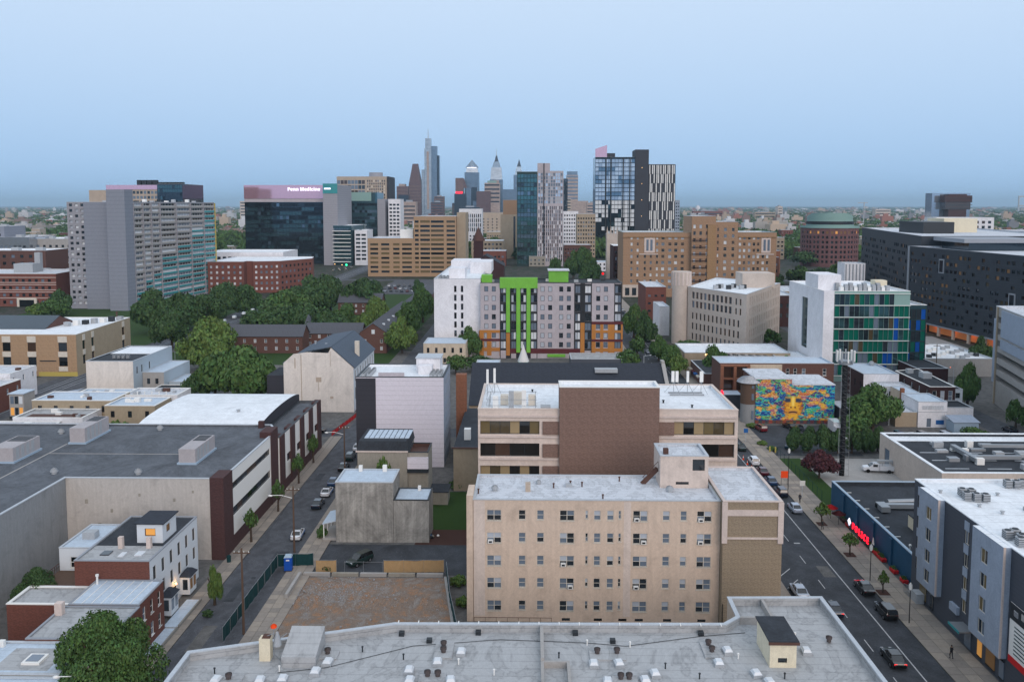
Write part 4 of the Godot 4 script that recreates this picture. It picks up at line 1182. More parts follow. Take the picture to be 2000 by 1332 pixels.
func make_near_right() -> void:
	# grey apartment building on the right kerb
	var h := 16.3
	var dk := []
	var c1 := []
	for y in [13.0, 10.0, 7.0, 4.0]:
		c1.append([1.3, y, 2.5, y + 1.8])                     # far dark strip
		c1.append([14.6, y, 15.8, y + 1.8])                   # between the bays
	var t := building("apartment_building", "grey panelled apartment building with white roof and projecting pale bays", rect(55.6, 76, -62, -123.6), h, "grey_panel_dark", "roof_white", {3: [[c1, S("grey")]]}, {"near": true, "par": 0.35, "pw": 0.4, "cm": "roof_white"})
	for y in [14.8, 11.8, 8.8, 5.8]:
		for q in [1.3, 14.6]:
			boxpart(t, "spandrel_panel", "grey_panel", 55.52, 55.58, y, y + 1.2, -123.6 + q, -123.6 + q + 1.2)
	for q in [[-114.4, -120.0], [-98.3, -105.4]]:
		var wn := []
		for y in [13.0, 10.0, 7.0, 4.2]: wn.append([2.1, y, 3.7, y + 1.8])
		building("bay", "", [Vector2(54.7, q[0]), Vector2(55.58, q[0]), Vector2(55.58, q[1]), Vector2(54.7, q[1])], h + 0.36, "grey_panel", "roof_white", {3: [[wn, S("grey")]]}, {"into": t, "y0": 3.4, "par": 0.0, "near": true, "wname": "bay_wall"})
		boxpart(t, "soffit", "trim_grey", 54.7, 55.58, 3.3, 3.39, q[0], q[1])
		boxpart(t, "bay_corner", "trim_pink", 54.66, 54.92, 3.4, h + 0.4, q[0] - 0.02, q[0] + 0.06)
	for q in [[-100.6, -102.6, "g_amber"], [-103.6, -104.6, "g_warm"], [-98.6, -99.6, "g_mid"], [-118.6, -120.6, "g_olive"], [-116.4, -117.4, "g_dark"]]:
		var o := boxpart(t, "shop_window", q[2], 55.5, 55.58, 0.6, 2.7, q[0], q[1])
		var fr := MB.new()
		fr.bx(55.44, 55.56, 2.7, 2.85, q[0], q[1]); fr.bx(55.44, 55.56, 0.45, 0.6, q[0], q[1])
		put(o, "frame", fr, "trim_dark")
	boxpart(t, "awning", "steel", 53.7, 55.6, 2.7, 2.85, -105.6, -108.4)
	boxpart(t, "awning_fascia", "teal_panel", 53.65, 53.75, 2.6, 2.9, -105.6, -108.4)
	boxpart(t, "entrance_door", "g_mid", 55.5, 55.58, 0.2, 2.5, -106.2, -107.8)
	boxpart(t, "wall_sign", "grey_panel", 55.2, 55.6, 3.2, 4.2, -109.4, -111.4)
	var mb := MB.new()
	for k in 4: mb.bx(54.3, 55.5, 0.13 + k * 0.17, 0.3 + k * 0.17, -122.8 + k * 0.3, -121.2)
	put(t, "entrance_steps", mb, "concrete")
	mb = MB.new()
	for k in 5:
		mb.beam(Vector3(54.3, 0.2, -122.9 + k * 0.42), Vector3(54.3, 1.4 + 0.1 * k, -122.9 + k * 0.42), 0.05)
	mb.beam(Vector3(54.3, 1.4, -122.9), Vector3(54.3, 1.8, -121.2), 0.06)
	put(t, "handrail", mb, "steel")
	boxpart(t, "utility_box", "unit_grey", 54.4, 55.5, 0.13, 1.5, -119.0, -120.8)
	for q in [[59.0, -115.6], [60.1, -115.2], [61.2, -115.0], [59.2, -117.2], [60.3, -117.0], [67.4, -121.0], [68.5, -120.8], [69.6, -121.2], [57.0, -101.8], [58.1, -102.2], [58.0, -100.6], [59.2, -101.0], [60.2, -101.8], [57.3, -99.6]]: condenser(t, q[0], q[1], h)
	for q in [[56.9, -118.6], [61.0, -110.4], [59.4, -113.0], [64.2, -117.6], [66.0, -111.2]]: pipe_vent(t, q[0], q[1], h, 0.4, 0.2, "unit_grey")
	boxpart(t, "roof_well", "roof_grey", 64.5, 70.0, h, h + 0.5, -106.5, -112.0)
	# advertising banner on the near end
	t = thing("banner", "large white printed banner with red foot strip on the grey building", "banner")
	boxpart(t, "sheet", "trim_white", 55.38, 55.46, 3.6, 10.6, -88.0, -97.6)
	boxpart(t, "picture", "metal_dark", 55.35, 55.4, 8.7, 10.6, -88.0, -97.6)
	for k in 6: boxpart(t, "picture_patch", ["cw_pale", "concrete", "dark_green", "trim_white", "tan", "grey_panel"][k], 55.33, 55.36, 9.3 + 0.2 * (k % 3), 10.0 + 0.25 * (k % 2), -96.8 + k * 1.5, -95.9 + k * 1.5)
	for k in 8:
		mb = MB.new()
		mb.bx(55.355, 55.385, 8.0 - k * 0.45, 8.14 - k * 0.45, -96.6, -96.6 + 6.6 - (k * 7 % 5) * 0.6)
		put(t, "text_line", mb, "cw_teal")
	boxpart(t, "foot_strip", "sign_red", 55.35, 55.4, 3.6, 4.4, -88.0, -97.6)
	# blue single-storey building with the red lit sign
	t = building("blue_building", "single-storey dark blue building with dark flat roof and ducts", rect(56.4, 80, -124.2, -159.6), 4.0, "blue_wall", "roof_dark", {}, {"par": 0.7, "pw": 0.35, "cm": "blue_trim"})
	for z in [-132.0, -139.0, -146.0, -152.5]: boxpart(t, "pilaster", "blue_wall", 56.1, 56.42, 0.0, 4.4, z, z - 0.9)
	boxpart(t, "roof_room", "ivory", 61.5, 72, 4.0, 6.0, -133.2, -138.6)
	boxpart(t, "roof_room_roof", "roof_dark", 61.4, 72.1, 6.0, 6.15, -133.1, -138.7)
	boxpart(t, "roof_door", "metal_dark", 70.2, 71.2, 4.1, 5.6, -133.1, -133.22)
	for k in 6: boxpart(t, "expansion_joint", "trim_white", 56.9, 58.4, 4.0, 4.06, -134.0 - k * 4.2, -134.15 - k * 4.2)
	mb = MB.new()
	mb.bx(59.5, 69.5, 4.3, 5.0, -146.0, -147.0); mb.bx(59.5, 61.0, 4.3, 5.2, -144.2, -147.0)
	mb.tube(Vector3(62, 4.8, -148.0), Vector3(68, 4.8, -148.6), 0.45, 0.45, 10)
	put(t, "duct", mb, "steel")
	boxpart(t, "roof_unit", "unit_grey", 69.0, 71.5, 4.0, 5.4, -143.8, -145.4)
	for z in [-125.6, -127.2]:
		mb = MB.new()
		mb.tube(Vector3(56.9, 4.7, z), Vector3(56.9, 5.2, z), 0.05, 0.05, 6)
		mb.ball(Vector3(56.9, 5.35, z), Vector3(0.22, 0.22, 0.22))
		put(t, "globe_lamp", mb, "trim_white")
	t = thing("lit_sign", "red lit letters and white star spelling POLICE before the blue wall", "sign")
	boxpart(t, "sign_rail", "metal_dark", 55.2, 55.5, 0.6, 0.8, -137.4, -147.6)
	for z in [-138.0, -142.5, -147.0]: boxpart(t, "post", "metal_dark", 55.25, 55.4, 0.13, 0.7, z - 0.07, z + 0.07)
	var side := Basis(Vector3(0, 0, 1), Vector3.UP, Vector3(-1, 0, 0))     # reads along +z, faces the street
	text(t, "P O L I C E", 1.5, "neon_red", Vector3(55.25, 1.4, -142.2), side, 0.18, "letters")
	mb = MB.new()
	mb.box(Vector3(55.3, 1.5, -147.3), Vector3(0.15, 0.95, 0.95), Basis(Vector3.RIGHT, PI / 4))
	put(t, "white_diamond", mb, "neon_white")
	mb = MB.new()
	mb.box(Vector3(55.6, 1.9, -137.6), Vector3(0.1, 1.1, 0.8), Basis(), 0.3)
	put(t, "pale_shield", mb, "sign_white")
	var al := AreaLight3D.new()
	al.area_size = Vector2(8.0, 1.2)
	al.light_color = Color(1.0, 0.12, 0.2)
	al.light_energy = 0.8
	al.shadow_enabled = true
	t.add_child(al)
	al.transform = Transform3D(Basis.looking_at(Vector3(-1, -0.3, 0)), Vector3(54.95, 1.5, -142.2))
	var k2 := 0
	for q in [[-134.6, 2.4], [-136.8, 1.6], [-139.6, 1.8], [-143.0, 1.6], [-148.6, 1.6], [-151.4, 1.8], [-126.2, 1.4], [-129.8, 1.6]]:     # red planters under the wall
		t = thing("planter", ["red planter box with low shrubs at the near end of the lit letters", "red planter box under the right end of the lit letters", "small red planter below the last lit letters", "small red planter below the first lit letters", "red planter just beyond the white diamond sign", "farthest red planter along the blue wall", "red planter nearest the grey apartment building", "second red planter from the grey apartment building"][k2], "planter", Vector3(55.75, 0.13, q[0]), 0, "planters along the blue wall")
		mb = MB.new()
		mb.box(Vector3(0, 0.25, 0), Vector3(0.7, 0.5, q[1]), Basis(), 1.08)
		put(t, "box", mb, "sign_red" if k2 % 3 != 2 else "rust")
		var lf := part(t, "shrub", crown_mesh("shrub%d" % (k2 % 2), 40 + k2 % 2, 220, 0.16, 0), Vector3(0, 0.3, 0), Basis().scaled(Vector3(0.55, 0.8, q[1] * 0.5)))
		k2 += 1
	for q in [[53.9, -152.5, "red"], [54.2, -149.4, "maroon"]]:
		t = thing("patio_parasol", "low %s canopy over the pavement at the far end of the blue wall" % ("bright red" if q[2] == "red" else "dark red"), "parasol", Vector3(q[0], 0.13, q[1]))
		mb = MB.new()
		mb.tube(Vector3.ZERO, Vector3(0, 2.3, 0), 0.04, 0.04, 6)
		put(t, "pole", mb, "metal_dark")
		mb = MB.new()
		mb.tube(Vector3(0, 2.0, 0), Vector3(0, 2.6, 0), 1.3, 0.05, 8)
		put(t, "canopy", mb, "sign_red" if q[2] == "red" else "wine_panel")
	# pale flat building with cluttered dark roof
	t = building("flat_building", "long low pale building with cluttered dark roof behind white parapets", rect(76.2, 132, -158.5, -187), 6.1, "beige_stone", "roof_dark", {3: [[[[2.6, 0.3, 5.2, 4.2]], S("g_mid")]]}, {"par": 0.6, "pw": 0.6, "cm": "roof_white"})
	boxpart(t, "white_roof_strip", "roof_white", 77, 131, 6.1, 6.16, -182.5, -186.2)
	for k in 34:
		var s := Vector3(rng.randf_range(0.8, 3.6), rng.randf_range(0.4, 1.3), rng.randf_range(0.7, 1.6))
		roof_box(t, "roof_unit", ["unit_grey", "trim_white", "steel", "unit_grey"][k % 4], rng.randf_range(80, 112), rng.randf_range(-161, -181), 6.1, s)
	for k in 12: boxpart(t, "walkway_pad", "metal_edge", 79.0 + (k % 4) * 8.0, 83.5 + (k % 4) * 8.0, 6.1, 6.14, -163.0 - int(k / 4.0) * 5.4, -163.3 - int(k / 4.0) * 5.4)
	mb = MB.new()
	mb.bx(92, 108, 6.9, 7.5, -175, -175.7); mb.bx(86, 87, 6.5, 7.3, -166, -176); mb.bx(86, 96, 6.5, 7.2, -168, -168.8)
	put(t, "duct", mb, "steel")
	# mural building
	t = thing("mural_building", "building with a huge colourful painted wall facing the car park", "building")
	mb = MB.new()
	wall(mb, Vector2(58, -221), Vector2(67.2, -221), 0, 11.5, []); wall(mb, Vector2(67.2, -221), Vector2(67.2, -234), 0, 11.5, [])
	wall(mb, Vector2(67.2, -234), Vector2(58, -234), 0, 11.5, []); wall(mb, Vector2(58, -234), Vector2(58, -221), 0, 11.5, [])
	put(t, "wall", mb, "old_brick")
	mb = MB.new()
	wall(mb, Vector2(67.2, -221), Vector2(78.2, -221), 0, 10.0, []); wall(mb, Vector2(78.2, -221), Vector2(78.2, -234), 0, 10.0, [])
	wall(mb, Vector2(78.2, -234), Vector2(67.2, -234), 0, 10.0, [])
	put(t, "wall", mb, "old_brick")
	boxpart(t, "roof", "roof_pale", 57.8, 67.3, 11.5, 11.8, -220.8, -234.2)
	boxpart(t, "roof", "roof_pale", 67.3, 78.3, 10.0, 10.25, -220.95, -234.2)
	mural(t)
	mb = MB.new()
	mb.lathe(Vector3(56.6, 0, -222.6), [[2.0, 0], [2.0, 5.0]], 16)
	var tu := put(t, "turret", mb, "grey_wall")
	mb = MB.new()
	mb.lathe(Vector3(56.6, 0, -222.6), [[2.05, 5.0], [2.05, 10.6]], 16)
	put(tu, "turret_cladding", mb, "wood")
	mb = MB.new()
	mb.lathe(Vector3(56.8, 0, -223.0), [[3.2, 10.5], [3.0, 10.9], [1.9, 11.7], [0.2, 12.0]], 12)
	put(tu, "turret_roof", mb, "roof_pale")
	for q in [[9.2, 9.9], [6.2, 7.8], [1.2, 3.4]]:
		boxpart(tu, "window", "g_mid", 56.9, 57.5, q[0], q[1], -220.52, -220.6)
	# brick row behind the mural building
	var wv := []
	for x in [18.5, 20.6, 23.0, 28.8]: wv.append([x, 8.2, x + 1.0, 10.2])
	for x in [18.5, 20.6, 23.0, 28.8]: wv.append([x, 4.4, x + 1.0, 6.4])
	t = building("brick_row", "long brick row behind the mural with a tan stuccoed middle and porches", rect(53.6, 85.5, -243, -254), 11.3, "old_brick", "roof_silver", {0: [[wv, S("white")]]}, {"par": 0.35, "pw": 0.3, "near": true})
	boxpart(t, "stucco_face", "cream", 62.0, 71.0, 0.0, 11.3, -242.9, -243.02)
	for x in [54.0, 57.6, 61.4]: boxpart(t, "porch_column", "orange_brick", x - 0.4, x + 0.4, 0, 11.2, -241.6, -242.9)
	for y in [3.6, 7.2, 10.9]: boxpart(t, "porch_floor", "orange_brick", 53.6, 61.8, y, y + 0.4, -241.6, -242.95)
	boxpart(t, "porch_back", "g_brown", 54.4, 61.0, 4.0, 10.9, -242.92, -242.98)
	t = thing("shop_canopy", "storefront row with a red lit oval sign below the porches", "shop")
	boxpart(t, "wall", "grey_panel_dark", 53.7, 58.0, 0, 4.0, -236.4, -241.4)
	boxpart(t, "roof", "roof_silver", 53.5, 58.2, 4.0, 4.2, -236.2, -241.5)
	mb = MB.new()
	mb.ball(Vector3(53.4, 4.2, -238.6), Vector3(0.15, 0.7, 1.6), 12, 8)
	put(t, "red_oval_sign", mb, "neon_red")
	# radio mast
	t = thing("radio_mast", "tall black lattice radio mast topped with white panel antennas", "mast", Vector3(64.9, 0, -178))
	mb = MB.new()
	mb.tube(Vector3.ZERO, Vector3(0, 23.4, 0), 0.55, 0.5, 12)
	put(t, "pole", mb, "metal_black")
	mb = MB.new()
	for s in 3:
		var a := Vector3(cos(s * 2.094 + 0.5) * 1.35, 0, sin(s * 2.094 + 0.5) * 1.35)
		mb.beam(a, a * 0.75 + Vector3(0, 23, 0), 0.045)
		var b := Vector3(cos(s * 2.094 + 2.594) * 1.35, 0, sin(s * 2.094 + 2.594) * 1.35)
		for k in 18:
			var y := k * 1.28
			var u := 1.0 - 0.25 * y / 23.0
			var w := 1.0 - 0.25 * (y + 1.28) / 23.0
			mb.beam(a * u + Vector3(0, y, 0), b * w + Vector3(0, y + 1.28, 0), 0.02)
			mb.beam(a * u + Vector3(0, y, 0), b * u + Vector3(0, y, 0), 0.018)
	put(t, "lattice", mb, "steel")
	mb = MB.new()
	mb.tube(Vector3(0, 23.4, 0), Vector3(0, 24.2, 0), 1.5, 1.5, 6)
	put(t, "platform", mb, "steel")
	for k in 9:
		var a := k * TAU / 9 + 0.2
		mb = MB.new()
		mb.box(Vector3(cos(a) * 1.75, 25.1, sin(a) * 1.75), Vector3(0.34, 2.3, 0.24), Basis(Vector3.UP, -a))
		put(t, "panel_antenna", mb, ["trim_white", "unit_grey"][k % 2])
	# houses to the right of the mast
	t = building("brick_terrace", "dark red brick terrace with dark flat roof and tall white windows", [Vector2(106.2, -229.5), Vector2(112.9, -229.5), Vector2(114.4, -255), Vector2(106.4, -252)], 7.7, "dark_brick", "roof_dark", {0: [[cross(cols(6.7, 3, 1.1, 0.7), [[3.9, 6.9], [0.6, 2.8]]), S("whitep")]], 3: [[cross(cols(22.5, 5, 0.9, 1.2), [[3.9, 6.9]]), S("whitep")]]}, {"near": true, "par": 0.25, "pw": 0.25, "cm": "trim_white", "cat": "house"})
	roof_box(t, "roof_unit", "unit_grey", 111.0, -243, 7.7, Vector3(2.4, 1.6, 3.0)); roof_box(t, "roof_unit", "unit_grey", 109.6, -250, 7.7, Vector3(1.6, 1.2, 1.6))
	t = building("porch_house", "narrow white porch front attached to the dark brick terrace", rect(113.1, 115.6, -231, -240), 6.9, "white_siding", "roof_dark", {0: [[[[0.6, 1.2, 1.8, 3.0], [0.6, 4.6, 1.8, 6.0]], S("dark")]]}, {"par": 0.1, "pw": 0.2, "near": true, "cat": "house"})
	t = building("white_workshop", "plain white workshop with faded sign panel and grey door", rect(98.1, 105.3, -217.8, -228), 6.3, "white_wall", "roof_silver", {0: [[[[2.2, 0.1, 3.3, 2.3]], S("g_mid")]]}, {"par": 0.25, "pw": 0.25, "near": true})
	boxpart(t, "faded_sign", "roof_pale", 99.1, 104.4, 4.6, 5.6, -217.7, -217.82)
	boxpart(t, "string_course", "trim_grey", 98.1, 105.3, 3.9, 4.0, -217.72, -217.82)
	boxpart(t, "poster", "sign_blue", 102.6, 104.6, 0.8, 1.9, -217.75, -217.82)
	t = building("white_outbuilding", "low white building with three small windows and black roof", rect(105.9, 113.2, -220.4, -228.6), 4.2, "white_wall", "roof_dark", {0: [[cross([[0.9, 1.6], [2.6, 3.3], [4.1, 4.8]], [[1.9, 2.6]]), S("dark")]]}, {"par": 0.3, "pw": 0.25, "near": true})
	t = thing("blue_shed", "pale blue shed with gently sloped roof beside parked cars", "shed")
	boxpart(t, "wall", "blue_trim", 104.6, 110.6, 0, 2.6, -212.5, -216.5)
	mb = MB.new()
	slab(mb, [Vector3(104.3, 2.6, -212.2), Vector3(110.9, 2.6, -212.2), Vector3(110.9, 3.4, -216.8), Vector3(104.3, 3.4, -216.8)], 0.12)
	put(t, "roof", mb, "grey_panel")
	t = building("brown_garage", "low brown brick garage wall left of the white workshop", rect(92.6, 98.0, -218.2, -227), 3.6, "concrete_tan", "roof_pale", {}, {"par": 0.2})
	t = building("stucco_cottage", "small cream cottage with brick chimney behind the white workshop", rect(99.4, 103.6, -229, -238), 6.2, "cream", "roof_silver", {0: [[[[0.7, 3.6, 1.5, 5.0], [2.6, 3.6, 3.4, 5.0]], S("dark")]]}, {"par": 0.1, "pw": 0.2, "near": true, "cat": "house"})
	chimney(t, 98.9, -229.4, 0.0, Vector3(0.9, 7.6, 0.9), "orange_brick")
	t = building("white_hall", "white painted hall with silver roof and small domed vent", rect(95.0, 105.0, -246, -263), 7.8, "white_wall", "roof_silver", {3: [[cross(cols(17, 4, 0.9, 1.5), [[3.6, 5.6]]), S("dark")]]}, {"par": 0.3, "em": {3: "dark_brick"}, "near": true})
	dome_vent(t, 103.0, -261, 7.8, 1.6)
	building("front_wing", "", rect(97.5, 105.5, -239.2, -245.9), 5.6, "white_wall", "roof_pale", {0: [[[[2, 3.4, 2.8, 4.6]], S("dark")]]}, {"into": t, "par": 0.3, "wname": "wing_wall", "near": true})
	t = thing("dark_store", "low dark storage building to the right of the mural wall", "building")
	boxpart(t, "wall", "charcoal", 79.0, 91.0, 0, 4.6, -219, -226)
	boxpart(t, "roof", "roof_pale", 78.8, 91.2, 4.6, 4.8, -218.8, -226.2)
	boxpart(t, "sign_board", "trim_cream", 84.5, 86.6, 2.2, 2.8, -218.9, -219.02)
	t = thing("canopy_truck", "white box van roof beyond the dark hedge below the mural", "van", Vector3(75.6, 0, -212.5))
	boxpart(t, "body", "car_white", -1.1, 1.1, 0.6, 3.0, -2.4, 1.8)
	boxpart(t, "cab", "car_white", -1.0, 1.0, 0.5, 2.1, 1.85, 3.2)
	boxpart(t, "windscreen", "g_black", -0.9, 0.9, 1.3, 2.0, 3.2, 3.26)
	for q in [[-1, 2.3], [1, 2.3], [-1, -1.5], [1, -1.5]]:
		mb = MB.new()
		mb.tube(Vector3(q[0] * 0.85, 0.4, q[1]), Vector3(q[0] * 1.12, 0.4, q[1]), 0.4, 0.4, 10)
		put(t, "wheel", mb, "tyre")

func mural(t: Node3D) -> void:
	var W := 320
	var H := 180
	var im := Image.create(W, H, false, Image.FORMAT_RGB8)
	var n1 := fnl(71, 0.014, 3)
	var n2 := fnl(72, 0.05, 3)
	var n3 := fnl(73, 0.12, 2)
	var cool := [Color(0.02, 0.22, 0.50), Color(0.05, 0.48, 0.68), Color(0.10, 0.62, 0.70), Color(0.20, 0.62, 0.35), Color(0.50, 0.76, 0.30), Color(0.22, 0.16, 0.42)]
	var warm := [Color(0.84, 0.66, 0.22), Color(0.78, 0.46, 0.20), Color(0.66, 0.26, 0.24), Color(0.88, 0.80, 0.48), Color(0.62, 0.34, 0.40)]
	for y in H:
		for x in W:
			var u := (x - W * 0.5) / (W * 0.5)
			var v := (y - H * 0.62) / (H * 0.62)
			var a := n1.get_noise_2d(x * 1.3 + 40.0 * n2.get_noise_2d(x * 0.4, y * 0.4), y * 2.0) * 1.7
			var b := n2.get_noise_2d(x, y * 1.8)
			var w := clampf(0.66 - absf(u + 0.05) * 0.8 + n1.get_noise_2d(x + 300, y * 1.6) * 1.9 + (0.25 if v < -0.6 else 0.0) * (1.0 - absf(u)), 0, 1)
			var cq := clampf((0.5 + a * 0.8 + b * 0.14) * 5, 0, 4.99)
			var wq := clampf((0.5 - a * 0.8 + b * 0.16) * 4, 0, 3.99)
			var cc: Color = (cool[int(cq)] as Color).lerp(cool[int(cq) + 1], fposmod(cq, 1.0))
			var cw: Color = (warm[int(wq)] as Color).lerp(warm[int(wq) + 1], fposmod(wq, 1.0))
			var c: Color = cc.lerp(cw, smoothstep(0.3, 0.75, w))
			c = c.lerp(Color(0.95, 0.95, 0.85), clampf(n3.get_noise_2d(x * 0.5, y) * 0.9 - 0.2, 0, 0.35))
			# lower half of a golden face, painted in the middle
			var fx := (x - 152.0) / 42.0
			var fy := (y - 108.0) / 58.0
			var fr := fx * fx + fy * fy + 0.5 * b
			var face := (1.0 - smoothstep(0.72, 1.05, fr)) * smoothstep(-0.85, -0.55, fy)
			if face > 0.0:
				var g := Color(0.88, 0.66, 0.16).lerp(Color(0.66, 0.36, 0.10), smoothstep(0.3, 0.95, absf(fx) + b * 0.4))
				g = g.lerp(Color(0.96, 0.82, 0.38), (1.0 - smoothstep(0.06, 0.2, absf(fx))) * (1.0 - smoothstep(-0.1, 0.1, fy)))
				g = g.lerp(Color(0.30, 0.16, 0.08), (1.0 - smoothstep(0.04, 0.1, absf(absf(fx) - 0.2))) * (1.0 - smoothstep(0.03, 0.07, absf(fy - 0.08))))
				g = g.lerp(Color(0.14, 0.20, 0.32), (1.0 - smoothstep(0.18, 0.32, absf(absf(fx) - 0.5))) * (1.0 - smoothstep(0.08, 0.18, absf(fy + 0.42))))
				g = g.lerp(Color(0.78, 0.55, 0.28), (1.0 - smoothstep(0.3, 0.44, absf(fx))) * (1.0 - smoothstep(0.1, 0.18, absf(fy - 0.42))))
				g = g.lerp(Color(0.20, 0.09, 0.06), (1.0 - smoothstep(0.36, 0.46, absf(fx))) * (1.0 - smoothstep(0.025, 0.06, absf(fy - 0.40 - fx * fx * 0.35))))
				c = c.lerp(g, face)
			if y > H - 16: c = c.lerp([Color(0.45, 0.12, 0.10), Color(0.20, 0.15, 0.18)][int(x / 14.0) % 2], 0.75)
			im.set_pixel(x, y, c)
	var m := StandardMaterial3D.new()
	m.albedo_texture = ImageTexture.create_from_image(im)
	m.roughness = 0.75
	var am := MB.new()
	# one painting over two wall heights
	var pts := [[58.02, 67.2, 11.45], [67.2, 78.18, 9.95]]
	for q in pts:
		am.quad(Vector3(q[0], 0.0, -220.94), Vector3(q[1], 0.0, -220.94), Vector3(q[1], q[2], -220.94), Vector3(q[0], q[2], -220.94))
	for i in 12:
		var p := am.v[i]
		am.uv[i] = Vector2((p.x - 58.02) / 20.16, 1.0 - p.y / 11.45)
	part(t, "painted_mural", am.mesh(m))

# ---------------------------------------------------------------- middle distance, left
func panes(L: float, y0: float, y1: float, nc: int, nr: int, gx := 0.12, gy := 0.25, m := 0.2) -> Array:   # curtain wall grid of openings
	var r := []
	var w := (L - 2 * m) / nc
	var hh := (y1 - y0) / nr
	for j in nr:
		for i in nc: r.append([m + i * w + gx / 2, y0 + j * hh + gy / 2, m + (i + 1) * w - gx / 2, y0 + (j + 1) * hh - gy / 2])
	return r

func PS(list: Array, fw := 0.0) -> Dictionary:
	var d := {"frame": "trim_dark", "panes": list, "fw": fw}
	if (list[0] as String).begins_with("cw_") and fw == 0.0: d.row = true
	return d

func make_mid_left() -> void:
	# tan brick school
	var cs := [[42.3, 44.9], [50.6, 53.3], [60.8, 63.6], [24, 26.6], [33, 35.6]]
	var sd := [[4.4, 6.2], [11.0, 12.8], [36.0, 38.0]]
	var t := building("school", "tan brick school with white roof and white-panelled window strips", [Vector2(-215, -278.5), Vector2(-148.3, -278.5), Vector2(-150.6, -322), Vector2(-215, -322)], 13.4, "tan_brick", "roof_white", {0: [[cross(cs, [[3.3, 6.3], [8.2, 11.1]]), S("brown")]], 1: [[cross(sd, [[3.3, 6.3], [8.2, 11.1]]), S("brown")]]}, {"par": 0.4, "near": true, "em": {1: "tan_brick2"}, "cm": "trim_white"})
	for q in cs:
		for y in [[1.7, 3.2], [6.4, 8.1], [11.2, 13.2]]: boxpart(t, "white_panel", "trim_cream", -215 + q[0] - 0.1, -215 + q[1] + 0.1, y[0], y[1], -278.3, -278.52)
	for q in sd:
		for y in [[6.4, 8.1], [11.2, 13.2]]:
			var mb := MB.new()
			mb.beam(Vector3(-148.25 - q[0] * 0.053, (y[0] + y[1]) / 2, -278.5 - q[0]), Vector3(-148.25 - q[1] * 0.053, (y[0] + y[1]) / 2, -278.5 - q[1]), 0.15, y[1] - y[0])
			put(t, "white_panel", mb, "trim_cream")
	gable(t, -188, -166.6, -293, -312, 13.5, 3.4, "x", "cw_dark", "old_brick", 0.1, "skylight_roof")
	for k in 7: boxpart(t, "roof_unit", ["unit_grey", "trim_white", "metal_dark"][k % 3], -164.0 + k * 1.9, -162.2 + k * 1.9, 13.4, 14.9 + 0.3 * (k % 2), -300.0 - k * 2.6, -301.8 - k * 2.6)
	pipe_vent(t, -153.6, -318, 13.4, 3.0, 0.25, "rust")
	boxpart(t, "gate_sign", "metal_dark", -160.6, -155.2, 4.9, 5.2, -278.35, -278.5)
	boxpart(t, "base_band", "yellow_panel", -161, -148.2, 0.0, 1.4, -278.38, -278.52)
	# stained end house and its ells
	t = building("end_house", "tall narrow house with blank stained pale end wall and dark roof", rect(-124, -110.7, -237.5, -264), 12.3, "stain_wall", "roof_dark", {1: [[cross([[2.0, 2.9], [5.0, 5.9], [10.0, 10.9]], [[8.6, 10.6]]), S("dark")]]}, {"par": 0.25, "pw": 0.2, "near": true, "em": {1: "pale_blue_wall"}, "cat": "house"})
	boxpart(t, "white_roof", "roof_white", -123.6, -111.0, 12.3, 12.36, -251, -263.6)
	for k in 4: condenser(t, -118.5 + k * 1.3, -243, 12.3, 0.9)
	t = building("rear_ell", "pale blue stepped rear wing behind the stained end house", rect(-110.6, -104.5, -243, -262), 8.2, "pale_blue_wall", "roof_silver", {0: [[[[1.2, 5.0, 2.1, 6.6], [3.6, 5.0, 4.5, 6.6]], S("dark")]]}, {"par": 0.15, "near": true, "cat": "house", "em": {0: "concrete"}})
	t = building("rear_ell", "small white shed wing with black roof below the stained end house", rect(-105.2, -96.5, -236, -243), 4.6, "stucco2", "roof_dark", {1: [[[[1.5, 1.4, 2.4, 3.0]], S("dark")]]}, {"par": 0.2, "cm": "trim_white", "cat": "house", "near": true})
	t = building("rear_ell", "low silver roofed wing beside the tree line left of the trees", rect(-104.3, -94.6, -246, -258), 4.8, "pale_blue_wall", "roof_silver", {}, {"par": 0.15, "cat": "house"})
	# low buildings between the warehouse and the school
	var lows := [
		["tan shop row with pale blue roof and long cream fascia", -125.5, -105.3, -213.2, -223.6, 6.6, "tan_brick2", "roof_silver"],
		["grey roofed shop with rusty inset roof behind white parapets", -124.6, -107.6, -203.4, -212.9, 4.6, "white_wall", "roof_grey"],
		["yellowish stucco house with two windows behind the warehouse", -105.2, -92.6, -209.5, -219.4, 6.2, "tan_brick2", "roof_silver"],
		["white roofed house with a row of little pipes and brick end", -105.8, -91.5, -220.6, -229.6, 6.4, "white_wall", "roof_pale"],
		["cluttered low roof close behind the warehouse's left parapet", -128.5, -112.6, -194.4, -203.0, 3.8, "stucco2", "roof_pale"],
		["long pale roof with skylights beside the tan shop row", -121.0, -107.0, -224.4, -232.2, 5.6, "stucco2", "roof_silver"],
		["white brick shop building at the left edge before the school", -172, -146.5, -239, -252, 8.2, "white_wall", "roof_pale"],
		["red brick shop row at the far left edge", -170, -143.2, -226, -238.4, 6.8, "red_brick", "roof_pale"],
		["low dark shop with white fascia in the left corner of the street", -168, -143.6, -214.5, -225.4, 5.0, "charcoal", "roof_pale"]]
